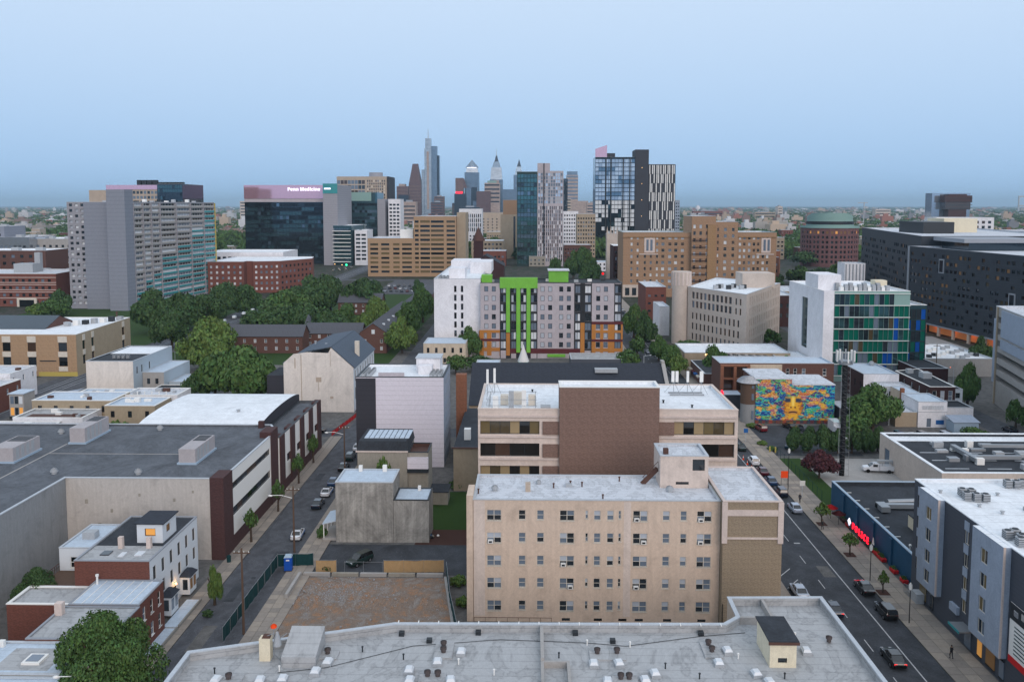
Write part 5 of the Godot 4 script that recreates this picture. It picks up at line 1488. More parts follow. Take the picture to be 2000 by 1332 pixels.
	for q in lows:
		var ww := {}
		var L: float = q[2] - q[1]
		if q[6] in ["tan_brick2", "white_wall", "red_brick"]: ww = {0: [[cross(cols(L, maxi(2, int(L / 4)), 1.0, 1.5), [[q[5] - 2.6, q[5] - 1.0]]), S("dark")]], 1: [[cross(cols(q[3] - q[4], 3, 0.9, 1.2), [[q[5] - 2.6, q[5] - 1.0]]), S("white")]]}
		t = building("shop_building", q[0], rect(q[1], q[2], q[3], q[4]), q[5], q[6], q[7], ww, {"par": 0.35, "pw": 0.3, "near": true, "cm": "trim_white"})
		for k in 4: roof_box(t, "roof_unit", ["unit_grey", "trim_white", "rust"][rng.randi() % 3], rng.randf_range(q[1] + 2, q[2] - 2), rng.randf_range(q[4] + 2, q[3] - 2), q[5], Vector3(rng.randf_range(0.6, 1.8), rng.randf_range(0.5, 1.1), rng.randf_range(0.6, 1.4)))
		if q[5] == 4.6: boxpart(t, "rusty_roof", "rust", q[1] + 2, q[2] - 1.5, 4.6, 4.66, -204.6, -208.4)
		if q[5] == 6.4:
			for k in 5: pipe_vent(t, q[1] + 3.4 + k * 1.9, -221.6, 6.4, 1.1, 0.12, "trim_white")
	t = thing("corner_shop", "narrow glazed corner shop with lamplit bay windows near the tracks", "shop", Vector3(-134.6, 0, -223))
	boxpart(t, "wall", "concrete", -1.9, 1.9, 0, 6.6, -4, 1.2)
	boxpart(t, "roof", "roof_silver", -2.1, 2.1, 6.6, 6.8, -4.1, 1.5)
	for k in 3:
		boxpart(t, "window", ["g_warm", "g_dark", "g_warm"][k], -1.6 + k * 1.15, -0.7 + k * 1.15, 1.0, 3.0, 1.2, 1.26)
		boxpart(t, "upper_window", ["g_mid", "g_dark", "g_pale"][k], -1.6 + k * 1.15, -0.7 + k * 1.15, 4.0, 6.0, 1.2, 1.26)
	boxpart(t, "base", "metal_dark", -2.0, 2.0, 0, 0.7, 1.2, 1.4)
	t = thing("awning_shelter", "grey sloped canvas shelter along the street near the school", "shelter", Vector3(-128.5, 0, -233))
	var sm := MB.new()
	slab(sm, [Vector3(-4, 3.0, 4), Vector3(1.0, 3.6, 4), Vector3(3.0, 4.4, -6), Vector3(-1.5, 3.6, -6)], 0.15)
	put(t, "roof", sm, "grey_panel")
	boxpart(t, "wall", "trim_grey", -2.6, 1.2, 0, 3.1, -3, 3)
	# stained gabled building with slate roof
	t = thing("gable_hall", "big cream building with rust-stained blank end wall and slate roofs", "building")
	var mb := MB.new()
	var ew := [Vector2(-66.6, 0), Vector2(-47.6, 0), Vector2(-47.6, 12.2), Vector2(-53.6, 17.6), Vector2(-54.4, 16.2), Vector2(-60.2, 16.4), Vector2(-63.8, 15.9), Vector2(-66.6, 13.4)]
	var ix := Geometry2D.triangulate_polygon(PackedVector2Array(ew))
	for i in range(0, ix.size(), 3):
		var a := Vector3(ew[ix[i]].x, ew[ix[i]].y, -231)
		var b := Vector3(ew[ix[i + 1]].x, ew[ix[i + 1]].y, -231)
		var d := Vector3(ew[ix[i + 2]].x, ew[ix[i + 2]].y, -231)
		if (b - a).cross(d - a).z > 0: mb.tri(a, b, d)
		else: mb.tri(a, d, b)
	put(t, "end_wall", mb, "stain_wall")
	mb = MB.new()
	var sw := cross(cols(31, 8, 1.1, 2.0), [[3.0, 6.4], [8.0, 11.0]])
	wall(mb, Vector2(-47.6, -231), Vector2(-47.6, -262), 0, 12.2, sw)
	wall(mb, Vector2(-66.6, -262), Vector2(-66.6, -231), 0, 13.4, [])
	wall(mb, Vector2(-47.6, -262), Vector2(-66.6, -262), 0, 12.2, [])
	put(t, "side_wall", mb, "white_siding")
	for q in sw: window_at(t, Vector2(-47.6, -231), Vector2(-47.6, -262), q, S("dark"), false, 0.18)
	mb = MB.new()
	slab(mb, [Vector3(-47.2, 12.0, -231), Vector3(-47.2, 12.0, -262), Vector3(-53.6, 17.7, -262), Vector3(-53.6, 17.7, -231)], 0.2)
	slab(mb, [Vector3(-53.6, 17.7, -231.2), Vector3(-53.6, 17.7, -262), Vector3(-60.2, 16.5, -262), Vector3(-60.2, 16.5, -231.2)], 0.2)
	slab(mb, [Vector3(-60.2, 16.5, -231.2), Vector3(-60.2, 16.5, -262), Vector3(-66.9, 13.2, -262), Vector3(-66.9, 13.2, -231.2)], 0.2)
	put(t, "roof", mb, "slate")
	chimney(t, -48.9, -243, 12.0, Vector3(1.2, 5.6, 1.0), "trim_cream")
	for q in [[-57, -240], [-61, -244], [-56, -250]]: pipe_vent(t, q[0], q[1], 16.6, 0.8, 0.25, "unit_grey")
	mb = MB.new()
	for q in [[-61.9, 2.0, 15.6, 0.22], [-63.6, 12.0, 14.8, 0.3], [-57.2, 5.6, 8.6, 0.16], [-53.9, 12.6, 16.6, 0.14]]: mb.bx(q[0], q[0] + q[3], q[1], q[2], -230.97, -230.985)
	mb.box(Vector3(-57.1, 8.9, -230.98), Vector3(1.5, 1.3, 0.01)); mb.box(Vector3(-53.6, 4.0, -230.98), Vector3(0.9, 0.6, 0.01))
	put(t, "rust_stain", mb, "beige_dim")
	t = building("lean_to", "dark lean-to beside the big stained end wall", rect(-71.5, -66.8, -232, -244), 9.8, "charcoal", "roof_dark", {}, {"par": 0.0})
	# brick townhouses with slate roofs
	var th := [["long", -118, -86, -324, -334, 6.6, 3.6, "x"], ["right", -64.2, -54.2, -324.7, -400, 8.0, 3.4, "z"], ["small", -91.5, -84.2, -350, -362, 7.4, 3.2, "x"], ["far", -98, -76, -440, -452, 6.4, 4.0, "x"], ["left", -126, -119, -320, -331, 8.4, 3.4, "z"], ["rear", -88, -66, -336, -345, 6.0, 3.4, "x"], ["distant", -64.5, -55, -410, -500, 6.4, 3.2, "z"]]
	for q in th:
		t = thing("townhouse", "red brick townhouse row with grey slate roof, the %s one of the court" % q[0], "townhouse", Vector3.ZERO, 0, "brick townhouses round the wooded court")
		mb = MB.new()
		var ft := rect(q[1], q[2], q[3], q[4])
		var L: float = q[2] - q[1]
		var hs := cross(cols(L, maxi(2, int(L / 3.6)), 1.0, 1.4), [[1.2, 2.6], [4.0, 5.4]])
		for i in 4: wall(mb, ft[i], ft[(i + 1) % 4], 0, q[5], hs if i == 0 else [])
		put(t, "wall", mb, "old_brick")
		for hh in hs: window_at(t, ft[0], ft[1], hh, S("whitep"), false, 0.18)
		gable(t, q[1], q[2], q[3], q[4], q[5], q[6], q[7], "shingle", "old_brick", 0.4)
		if q[7] == "z":
			boxpart(t, "gable_window", "g_pale", (q[1] + q[2]) / 2 - 0.6, (q[1] + q[2]) / 2 + 0.6, q[5] - 0.6, q[5] + 1.0, q[3] + 0.02, q[3] + 0.08)
			for k in 5: boxpart(t, "skylight", "g_pale", q[2] - 3.2, q[2] - 2.0, q[5] + 1.3, q[5] + 2.2, q[3] - 8.0 - k * 12, q[3] - 9.6 - k * 12)
	t = building("yellow_house", "pale yellow house with grey roof beside the narrow street", rect(-37.2, -22.4, -300.5, -314), 7.6, "cream", "roof_silver", {0: [[cross(cols(14.8, 5, 0.9, 1.2), [[1.0, 2.6], [4.4, 6.2]]), S("dark")]]}, {"par": 0.1, "near": true, "cat": "house"})
	# slab tower with teal balconies
	var A := Vector2(-213.2, -464)
	var B := Vector2(-203.0, -557)
	var LB := A.distance_to(B)
	var bays := [0.0, 0.10, 0.19, 0.29, 0.48, 0.665, 0.84, 1.0]
	var teal_from := [2, 4, 5, 8, 10, 13, 17]
	var holes := []
	var nf := 19
	var fh := 2.93
	for j in nf:
		for i in 7: holes.append([bays[i] * LB + 0.5, 1.4 + j * fh + 1.15, bays[i + 1] * LB - 0.5, 1.4 + j * fh + 2.75])
	var wwin := cross([[1.2, 2.9], [4.3, 6.0], [7.4, 9.1]], rows(2.4, nf, fh, 1.5))
	t = building("slab_tower", "tall grey apartment slab with teal balcony fronts and blank end walls", [Vector2(-249, -463.9), Vector2(-239, -463.9), A, B, Vector2(-240, -557)], 57.0, "tower_grey2", "roof_pale", {0: [[wwin, {"frame": "trim_dark", "panes": ["g_pale", "g_dark", "g_blind", "g_dark"], "fw": 0.0}]], 2: [[holes, S("bal")]]}, {"par": 0.5, "dep": 0.6, "em": {1: "tower_grey"}})
	var dB := (B - A).normalized()
	var tb := Basis(Vector3(dB.x, 0, dB.y), Vector3.UP, Vector3(-dB.y, 0, dB.x))
	for j in nf:
		for i in 7:
			var w: float = (bays[i + 1] - bays[i]) * LB - 0.9
			var mm := "teal_panel" if j <= teal_from[i] else "concrete"
			var mk := func() -> Mesh:
				var b := MB.new()
				b.box(Vector3.ZERO, Vector3(w, 1.05, 0.2))
				return b.mesh(M[mm])
			part(t, "balcony_panel", shared("bp%.1f%s" % [w, mm], mk), Vector3(A.x, 1.4 + j * fh + 0.6, A.y) + tb.x * ((bays[i] + bays[i + 1]) * 0.5 * LB) + tb.z * 0.2, tb)
	for i in 8:
		mb = MB.new()
		mb.box(Vector3(0, 28.5, 0), Vector3(0.45, 57, 0.7))
		part(t, "fin", mb.mesh(M.yellow_panel if i == 7 else M.tower_grey2), Vector3(A.x, 0, A.y) + tb.x * (bays[i] * LB) + tb.z * 0.3, tb)
	boxpart(t, "stair_tower", "tower_grey", -222.6, -212.9, 0, 64.0, -454.0, -463.8)
	boxpart(t, "blank_wall", "tower_grey", -238.8, -223.4, 0, 57.3, -461.6, -463.85)
	for k in 14: roof_box(t, "roof_unit", ["unit_grey", "metal_dark", "trim_white"][k % 3], -236 + k * 2.2, -480 - k * 5, 57.0, Vector3(2.0, 1.4 + 0.8 * (k % 2), 2.0))
	# office block behind the slab, pink top band
	t = building("office_tower", "pale office block with pink glass top peeking above the grey slab", rect(-343.5, -301.5, -702, -740), 69.5, "beige_dim", "roof_pale", {0: [[panes(42, 48, 68, 14, 5, 0.8, 1.6), PS(["g_dark", "g_mid"])]]}, {"par": 1.0})
	boxpart(t, "pink_band", "cw_pink", -343.7, -301.3, 68.4, 72.0, -701.6, -702.2)
	building("glass_wing", "", rect(-301.2, -280.6, -700, -745), 72.4, "cw_dark", "roof_dark", {0: [[panes(20.6, 45, 72, 10, 9, 0.3, 0.5), PS(["cw_dark", "cw_teal", "cw_ink"])]]}, {"into": t, "par": 0.3, "wname": "glass_wing"})
	building("side_wing", "", rect(-359, -343.7, -704, -735), 67.4, "beige_dim", "roof_pale", {}, {"into": t, "par": 0.5, "wname": "side_wing"})
	for k in 9: roof_box(t, "cooling_tower", "metal_dark", -325 + k * 4.4, -722, 70.0, Vector3(3.4, 6.5 if k < 4 else 4.8, 4))
	# brick buildings at far left
	t = building("brick_office", "banded red brick building with pale string courses at the left edge", [Vector2(-345, -472), Vector2(-261, -472), Vector2(-264, -505), Vector2(-345, -505)], 17.6, "red_brick_far", "roof_pale", {0: [[cross(cols(84, 22, 1.7, 3), [[1.5, 3.4], [5.6, 7.2], [9.6, 11.2], [13.6, 15.2]]), S("far")]]}, {"par": 0.6, "cm": "trim_white"})
	for y in [4.6, 8.0, 9.2, 12.0, 13.2, 16.0]:
		boxpart(t, "string_course", "trim_pink", -345, -261, y, y + 0.3, -471.8, -472.02)
	boxpart(t, "gateway", "trim_cream", -283, -272, 0.0, 5.0, -471.2, -472.0)
	boxpart(t, "gate_opening", "g_black", -281.6, -273.4, 0.0, 3.8, -471.1, -471.22)
	boxpart(t, "plant_room", "unit_grey", -294, -283, 17.6, 22.6, -488, -496)
	boxpart(t, "flue", "unit_grey", -287.0, -283.8, 17.6, 28.5, -497, -500)
	for q in [["dark red brick block behind the banded brick building", -372, -317, -562, -590, 25.6, "old_brick", "roof_white"], ["grey concrete laboratory with white roof beside the slab tower", -411, -362, -702, -740, 27.8, "concrete", "roof_white"], ["blue glass block at the far left edge", -440, -402, -690, -730, 29.5, "cw_steel", "roof_pale"], ["brick annex with small cream panels beside the slab tower", -318, -262, -530, -556, 14.0, "old_brick", "roof_pale"], ["tall grey block on the left frame edge", -470, -428, -700, -730, 38.0, "tower_grey", "roof_pale"], ["red gabled hall far left beyond the slab tower", -440, -380, -860, -900, 26.0, "red_brick_far", "maroon"]]:
		t = building("campus_building", q[0], rect(q[1], q[2], q[3], q[4]), q[5], q[6], q[7], {0: [[cross(cols(q[2] - q[1], 9, 2.2, 3), rows(3.0, int(q[5] / 5.0), 4.6, 2.0)), S("far")]]}, {"par": 0.6})
		for k in 3: roof_box(t, "roof_unit", "unit_grey", lerpf(q[1], q[2], 0.2 + 0.3 * k), (q[3] + q[4]) / 2, q[5], Vector3(5, 2, 4))
	# red brick apartments right of the slab
	t = building("brick_apartments", "stepped red brick apartment building with white roofs behind the trees", [Vector2(-204, -545), Vector2(-181, -545), Vector2(-181, -551), Vector2(-176, -551), Vector2(-176, -548), Vector2(-160, -552), Vector2(-146, -580), Vector2(-150, -600), Vector2(-204, -600)], 19.6, "red_brick_far", "roof_white", {0: [[cross(cols(23, 6, 1.4, 1.5), rows(2.0, 5, 3.5, 1.6)), {"frame": "trim_cream", "panes": ["g_pale", "g_mid", "g_blind"], "fw": 0.0}]], 4: [[cross(cols(16.5, 5, 1.3, 1.2), rows(2.0, 5, 3.5, 1.6)), {"frame": "trim_cream", "panes": ["g_pale", "g_mid", "g_blind"], "fw": 0.0}]], 5: [[cross(cols(31.3, 8, 1.6, 1.5), rows(2.0, 5, 3.5, 1.6)), S("far")]]}, {"par": 0.6})
	building("upper_wing", "", rect(-228, -172, -602, -640), 22.5, "white_wall", "roof_white", {0: [[cross(cols(56, 14, 2.4, 2), [[16, 20]]), S("far")]]}, {"into": t, "par": 0.6, "wname": "upper_wing"})
	# glass medical office
	t = building("glass_office", "wide dark glass office with pink top band and lit rooftop lettering", rect(-270.5, -192.2, -822, -870), 73.6, "cw_dark", "roof_pale", {0: [[panes(78.3, 6, 58, 26, 13, 0.25, 0.9), PS(["cw_dark", "cw_ink", "cw_teal", "cw_dark", "cw_blue", "cw_teal", "cw_ink", "cw_teal", "cw_dark", "cw_blue"])]]}, {"par": 0.8, "dep": 0.3})
	boxpart(t, "pink_band", "cw_pink", -270.7, -192.0, 61.8, 74.6, -821.2, -822.1)
	boxpart(t, "lit_band", "lilac_panel", -270.6, -192.1, 58.6, 61.6, -821.5, -822.1)
	boxpart(t, "end_slab", "tower_grey2", -192.0, -178.5, 0, 74.6, -806, -870)
	boxpart(t, "teal_panel", "teal_panel", -191.9, -178.4, 66.5, 75.6, -805.6, -806.1)
	text(t, "Penn Medicine", 4.4, "neon_white", Vector3(-213.5, 70.6, -820.9), Basis(), 0.3)
	boxpart(t, "sign_bars", "neon_white", -190.6, -184.6, 70.2, 71.6, -805.4, -805.7)
	# tower cluster to its right
	t = building("beige_tower", "beige stone apartment tower with vertical window slots left of downtown", rect(-223, -165, -1005, -1050), 87.5, "beige_dim", "roof_pale", {0: [[panes(33, 50, 85, 8, 6, 0.5, 1.4), PS(["g_dark", "g_mid", "g_brown"])], [panes(22, 8, 85, 9, 24, 1.2, 1.0).map(func(q): return [q[0] + 34.5, q[1], q[2] + 34.5, q[3]]), PS(["g_dark", "g_brown", "g_mid", "g_dark", "trim_cream"])]]}, {"par": 1.0})
	boxpart(t, "dark_edge", "charcoal", -164.8, -162.6, 0, 88.5, -1004, -1050)
	mb = MB.new()
	mb.lathe(Vector3(-180, 87.5, -1020), [[8.0, 0], [8.0, 6.0]], 20)
	put(t, "round_plant_room", mb, "tower_grey2")
	t = building("teal_glass_office", "teal glass office with curved top storey below the beige tower", rect(-201, -158.8, -905, -945), 68.5, "cw_teal", "roof_pale", {0: [[panes(42, 16, 58, 16, 12, 0.25, 0.9), PS(["cw_teal", "cw_dark", "cw_blue", "cw_ink", "cw_teal"])]]}, {"par": 0.3})
	boxpart(t, "pale_top", "verdigris", -201.2, -165.0, 60.0, 69.0, -904.5, -905.1)
	boxpart(t, "grey_end", "tower_grey2", -158.6, -150.5, 0, 62, -904, -945)
	t = building("concrete_tower", "narrow white concrete tower with rows of dark square openings", rect(-147.3, -134.8, -905, -930), 61.0, "white_wall", "roof_pale", {0: [[panes(12.5, 4, 58, 3, 14, 1.0, 1.9, 0.6), PS(["g_dark", "g_black"])]]}, {"par": 1.0})
	t = building("teal_terrace", "low teal banded glass building stepping toward the crossing", [Vector2(-183, -806), Vector2(-165, -802), Vector2(-160, -850), Vector2(-183, -850)], 36.4, "cw_teal", "roof_white", {0: [[panes(18.4, 3, 35, 7, 9, 0.2, 1.1), PS(["cw_teal", "cw_blue", "cw_green"])]]}, {"par": 0.5})
	for k in 9: boxpart(t, "pale_band", "trim_white", -182.9, -165.1, 3.0 + k * 3.56, 3.6 + k * 3.56, -805.6, -802.2)
	t = building("white_annex", "small white banded annex beside the teal terraces", rect(-162.8, -151.2, -805, -835), 32.0, "white_wall", "roof_white", {0: [[panes(11.6, 4, 30, 2, 7, 1.0, 1.8, 0.6), PS(["g_dark", "g_black"])]]}, {"par": 0.6})
	# tan brick parking and office block
	var gs := []
	var gr := []
	for j in 7: gs.append([2.0, 3.0 + j * 3.55, 8.2, 4.7 + j * 3.55]); gs.append([10.6, 3.0 + j * 3.55, 17.0, 4.7 + j * 3.55]); gs.append([20.0, 3.0 + j * 3.55, 25.0, 4.7 + j * 3.55]); gs.append([27.0, 3.0 + j * 3.55, 34.6, 4.7 + j * 3.55])
	for j in 12:
		gr.append([0.8, 3.0 + j * 3.55, 3.8, 4.8 + j * 3.55]); gr.append([5.0, 3.0 + j * 3.55, 12.6, 4.8 + j * 3.55]); gr.append([13.4, 3.0 + j * 3.55, 23.4, 4.8 + j * 3.55]); gr.append([25.6, 3.0 + j * 3.55, 32.2, 4.8 + j * 3.55])
	var gst := {"frame": "trim_dark", "panes": ["g_dark", "g_olive", "g_black", "g_olive2"], "fw": 0.0}
	t = building("tan_block", "stepped tan brick block with long bands of dark windows over a car park", rect(-127, -90.7, -678, -720), 29.3, "tan_brick", "roof_pale", {0: [[gs, gst]]}, {"par": 0.7, "dep": 0.4})
	building("high_wing", "", rect(-90.6, -57.6, -677.6, -720), 46.4, "tan_brick", "roof_pale", {0: [[gr, gst]]}, {"into": t, "par": 0.7, "dep": 0.4, "wname": "high_wing_wall"})
	boxpart(t, "lift_tower", "concrete_tan", -57.4, -50.5, 0, 50, -684, -715)
	boxpart(t, "roof_box", "trim_white", -103, -93, 29.3, 36.5, -690, -700)

# ---------------------------------------------------------------- middle distance, centre
func make_mid_centre() -> void:
	# apartment building with lime and orange panels
	var X := func(u: float) -> float: return -18.0 + (u - 938.0) * 51.5 / 277.0
	var rws := rows(4.1, 7, 3.4, 1.9)
	var wa := []
	for u in [945.6, 960.4, 1056.0, 1071.0, 1092.6, 1107.6, 1165.0, 1180.0]:
		for y in rws: wa.append([X.call(u) + 18.0, y[0], X.call(u) + 19.45, y[1]])
	var wd := []
	for q in [[977.5, 988.0], [998.4, 1008.2], [1017.0, 1028.0], [1037.0, 1048.6], [1124.0, 1134.0], [1143.0, 1155.0], [1201.6, 1213.6]]:
		for y in rws: wd.append([X.call(q[0]) + 18.0, y[0] - 0.5, X.call(q[1]) + 18.0, y[1] + 0.3])
	var t := building("apartment_block", "eight-storey apartment block with lime green, lilac and orange panels", rect(-18, 33.5, -315.2, -333), 27.4, "lilac_panel", "roof_dark", {0: [[wa, S("apt")], [wd, S("aptb")]]}, {"par": 0.3, "dep": 0.25, "cm": "trim_dark", "near": true})
	var face := func(n: String, m: String, u0: float, u1: float, y0: float, y1: float, d: float) -> void:
		boxpart(t, n, m, X.call(u0), X.call(u1), y0, y1, -315.2 + 0.004, -315.2 + d)
	var fl := MB.new()
	# dark strips between the bays, cut around the windows
	for q in [[976.2, 977.5], [988.0, 998.4], [1008.2, 1017.0], [1028.0, 1037.0], [1048.6, 1050.0], [1122.0, 1124.0], [1134.0, 1143.0], [1155.0, 1156.4], [1200.2, 1201.6], [1213.6, 1215.0]]: face.call("dark_pier", "trim_dark", q[0], q[1], 0.0, 27.6, 0.05)
	for q in [[977.5, 988.0], [998.4, 1008.2], [1017.0, 1028.0], [1037.0, 1048.6], [1124.0, 1134.0], [1143.0, 1155.0], [1201.6, 1213.6]]:
		for j in 8: face.call("dark_spandrel", "trim_dark", q[0], q[1], 6.3 + (j - 1) * 3.4 + 0.02, 7.0 + (j - 1) * 3.4 - 0.02, 0.045)
	for q in [[988.6, 996.0], [1008.6, 1016.4], [1028.6, 1036.2]]: face.call("lime_fin", "lime", q[0], q[1], 2.2 if q[0] > 1000 else 9.6, 25.8, 0.55)
	face.call("lime_crown", "lime", 976.2, 1050.0, 25.8, 29.6, 0.6)
	boxpart(t, "lime_crown_return", "lime", X.call(976.2), X.call(1050.0), 27.4, 29.6, -315.3, -317.0)
	boxpart(t, "roof_room", "lime", X.call(1073.0), X.call(1112.0), 27.4, 31.6, -322, -330)
	boxpart(t, "roof_room_cap", "roof_pale", X.call(1071.0), X.call(1114.0), 31.6, 31.9, -321.4, -330.4)
	boxpart(t, "roof_room", "lime", X.call(939.0), X.call(960.0), 27.4, 30.2, -318.6, -324)
	# orange frames over the lower floors, leaving the windows open
	for q in [[936.0, 944.6], [962.8 + 12.8, 976.2], [950.6, 959.6], [988.6, 996.0]]: face.call("orange_panel", "orange_panel", q[0], q[1], 1.0, 9.4, 0.14)
	for y in [[9.4, 10.4], [6.3, 7.2], [2.6, 3.9]]: face.call("orange_band", "orange_panel" if y[0] != 6.3 else "wine_panel", 936.0, 976.2, y[0], y[1], 0.16)
	face.call("wine_panel", "wine_panel", 934.6, 936.0, 2.0, 10.0, 0.2)
	for q in [[1134.4, 1142.6], [1156.6, 1164.4], [1173.4, 1179.4], [1188.6, 1201.2], [1213.8, 1217.4]]: face.call("orange_panel", "orange_panel", q[0], q[1], 1.0, 13.2, 0.14)
	for y in [[12.6, 13.6], [9.5, 10.4], [6.2, 7.1], [2.6, 3.8]]: face.call("orange_band", "orange_panel" if y[0] in [9.5, 2.6] else "wine_panel", 1156.6, 1217.4, y[0], y[1], 0.16)
	face.call("wine_band", "wine_panel", 996.0, 1134.0, 1.8, 3.6, 0.12)
	face.call("lime_canopy", "lime", 1070.0, 1105.0, 0.6, 1.6, 0.6)
	for k in 9: roof_box(t, "roof_unit", ["unit_grey", "trim_white", "metal_dark"][k % 3], -14 + k * 5.2, -322 - (k % 3) * 3.0, 27.4, Vector3(1.6, 0.9, 1.4))
	var sl := cross([[7.4, 8.3], [9.9, 10.8]], rows(4.2, 7, 3.3, 2.3))
	t = building("white_block", "plain white block with two columns of slit windows beside the lime building", rect(-35.3, -18.1, -318.4, -402), 28.3, "white_wall", "roof_white", {0: [[sl, S("dark")]]}, {"par": 0.6, "near": false})
	boxpart(t, "stair_head", "white_wall", -30.5, -24.4, 28.3, 32.2, -326, -336); boxpart(t, "stair_head", "white_wall", -24.2, -15.6, 28.3, 32.8, -352, -372); boxpart(t, "plant_room", "white_wall", -34, -22, 28.3, 32.0, -374, -390)
	for k in 10: condenser(t, -33.6 + (k % 3) * 1.4, -322 - int(k / 3.0) * 2.0, 28.3)
	t = building("low_shops", "low flat-roofed shops behind the lime apartment block", rect(-14, 34, -400, -430), 12.0, "beige_dim", "roof_grey", {}, {"par": 0.4})
	for k in 8: roof_box(t, "roof_unit", "unit_grey", -10 + k * 5.4, -410, 12.0, Vector3(2.5, 1.5, 2))
	t = building("garden_pavilion", "low grey roofed garden building in front of the lime block", rect(14, 33, -292, -304), 3.6, "grey_panel_dark", "roof_grey", {}, {"par": 0.3})
	t = building("silver_shed", "small pale blue roofed shed left of the church roof", rect(-16.4, -9.2, -262, -270), 7.4, "pale_blue_wall", "roof_silver", {}, {"par": 0.1, "cat": "shed"})
	# brown stone church and spire
	t = thing("brownstone_church", "dark brown stone church with pointed steeple beside the glass tower", "church")
	boxpart(t, "steeple_shaft", "dark_brick", -41.4, -34.6, 0, 29.5, -640, -647)
	var mb := MB.new()
	mb.tube(Vector3(-38, 29.5, -643.5), Vector3(-38, 40.0, -643.5), 4.9, 0.05, 4)
	put(t, "steeple", mb, "old_brick")
	boxpart(t, "nave", "dark_brick", -46, -19, 0, 11.5, -636, -662)
	gable(t, -46, -19, -636, -662, 11.5, 7.5, "z", "slate_dark", "dark_brick", 0.3)
	# lattice fronted white office
	t = building("lattice_office", "white office with honeycomb concrete front behind the brown church", rect(-81.3, -55.4, -1000, -1030), 50.6, "white_wall", "roof_pale", {0: [[panes(25.9, 25, 46, 11, 4, 1.0, 0.9), PS(["g_mid", "g_dark"])], [panes(25.9, 3, 22, 7, 5, 1.7, 2.0), PS(["g_dark", "g_black"])]]}, {"par": 0.8, "dep": 0.6})
	t = building("brown_tower", "slim brown brick tower left of the teal glass tower", rect(-27.8, -13.4, -905, -925), 60.4, "hotel_brick", "roof_pale", {}, {"par": 0.6})
	boxpart(t, "lower_wing", "concrete_tan", -30.5, -12.0, 0, 46, -903, -925)
	boxpart(t, "window_strip", "g_dark", -17.0, -15.0, 4, 44, -902.9, -903.02)
	for q in [["pale parking deck with red brick end beyond the brown church", -58, -26, -860, -890, 20.0, "concrete_tan", "roof_white"], ["long low brick gallery beyond the brown church", -52, -22, -800, -826, 13.0, "red_brick_far", "roof_pale"], ["wide pale hall with dark roof in front of downtown", -72, -20, -1300, -1360, 44.0, "beige_dim", "roof_dark"], ["grey slab roof left of the slim brown tower", -60, -28, -720, -745, 8.0, "concrete", "roof_pale"]]:
		building("city_building", q[0], rect(q[1], q[2], q[3], q[4]), q[5], q[6], q[7], {0: [[cross(cols(q[2] - q[1], 8, 2.0, 2), rows(3, maxi(1, int(q[5] / 5)), 4.4, 1.8)), S("far")]]}, {"par": 0.6})
	# green glass and white-striped residential tower
	t = building("striped_tower", "slim tower, teal glass on its left half and white stripes on its right", rect(-11.8, 6.8, -795, -830), 85.4, "dark_green", "roof_pale", {0: [[panes(18.6, 2, 84, 6, 21, 0.35, 0.5, 0.3), PS(["cw_green", "cw_teal", "cw_green", "cw_teal", "cw_dark", "cw_blue"])]]}, {"par": 0.6, "dep": 0.4})
	building("white_half", "", rect(6.9, 30.4, -795, -830), 86.0, "lilac_panel", "roof_pale", {0: [[panes(23.5, 4, 55, 13, 15, 0.85, 0.35, 0.5), PS(["g_dark", "g_mid", "g_dark", "g_brown", "g_black", "g_pale"])], [panes(23.5, 57, 85, 10, 9, 0.5, 0.5, 0.5), PS(["g_mid", "g_blind", "cw_pale", "g_mid"])]]}, {"into": t, "par": 0.6, "dep": 0.4, "wname": "white_half"})
	boxpart(t, "crown", "lilac_panel", 6.9, 18.2, 86.6, 93.6, -794.8, -810)
	boxpart(t, "dark_groove", "charcoal", 12.2, 13.2, 0.0, 93.4, -794.5, -794.9)
	# black glass tower pair
	t = building("black_glass_tower", "tall dark glass tower with black vertical fins right of the striped tower", rect(85.6, 137.6, -1150, -1190), 117.4, "cw_ink", "roof_dark", {0: [[panes(52, 5, 62, 12, 10, 0.3, 0.7), PS(["cw_ink", "cw_dark", "cw_ink", "cw_dark", "cw_teal", "cw_ink", "g_pale"])], [panes(52, 62, 116, 12, 10, 0.3, 0.9), PS(["cw_pale", "cw_steel", "cw_pale", "cw_steel", "cw_pale", "cw_blue"])]]}, {"par": 0.8, "dep": 0.4})
	for x in [99.0, 105.4, 121.6, 130.4]: boxpart(t, "black_fin", "metal_black", x, x + 1.3, 0, 117.6, -1148.6, -1149.9)
	boxpart(t, "core", "charcoal", 137.8, 155.4, 0, 127.9, -1149, -1185)
	boxpart(t, "plant_room", "charcoal", 95.0, 112.0, 117.4, 123.6, -1156, -1180)
	for k in 5: boxpart(t, "core_lamp", "lamp_warm", 146.4, 146.9, 20.0 + k * 21.0, 20.7 + k * 21.0, -1148.85, -1148.98)
	mb = MB.new()
	mb.quad(Vector3(85.7, 117.5, -1152), Vector3(101, 117.5, -1152), Vector3(101, 134, -1152), Vector3(85.7, 129, -1152))
	mb.quad(Vector3(101, 117.5, -1152.8), Vector3(85.7, 117.5, -1152.8), Vector3(85.7, 129, -1152.8), Vector3(101, 134, -1152.8))
	mb.quad(Vector3(85.7, 129, -1152), Vector3(101, 134, -1152), Vector3(101, 134, -1152.8), Vector3(85.7, 129, -1152.8))
	put(t, "pink_blade", mb, "cw_pink")
	t = building("striped_twin", "dark tower with staggered white vertical stripes on the right of the pair", rect(155.8, 190.6, -1150, -1185), 108.2, "charcoal", "roof_dark", {}, {"par": 0.6})
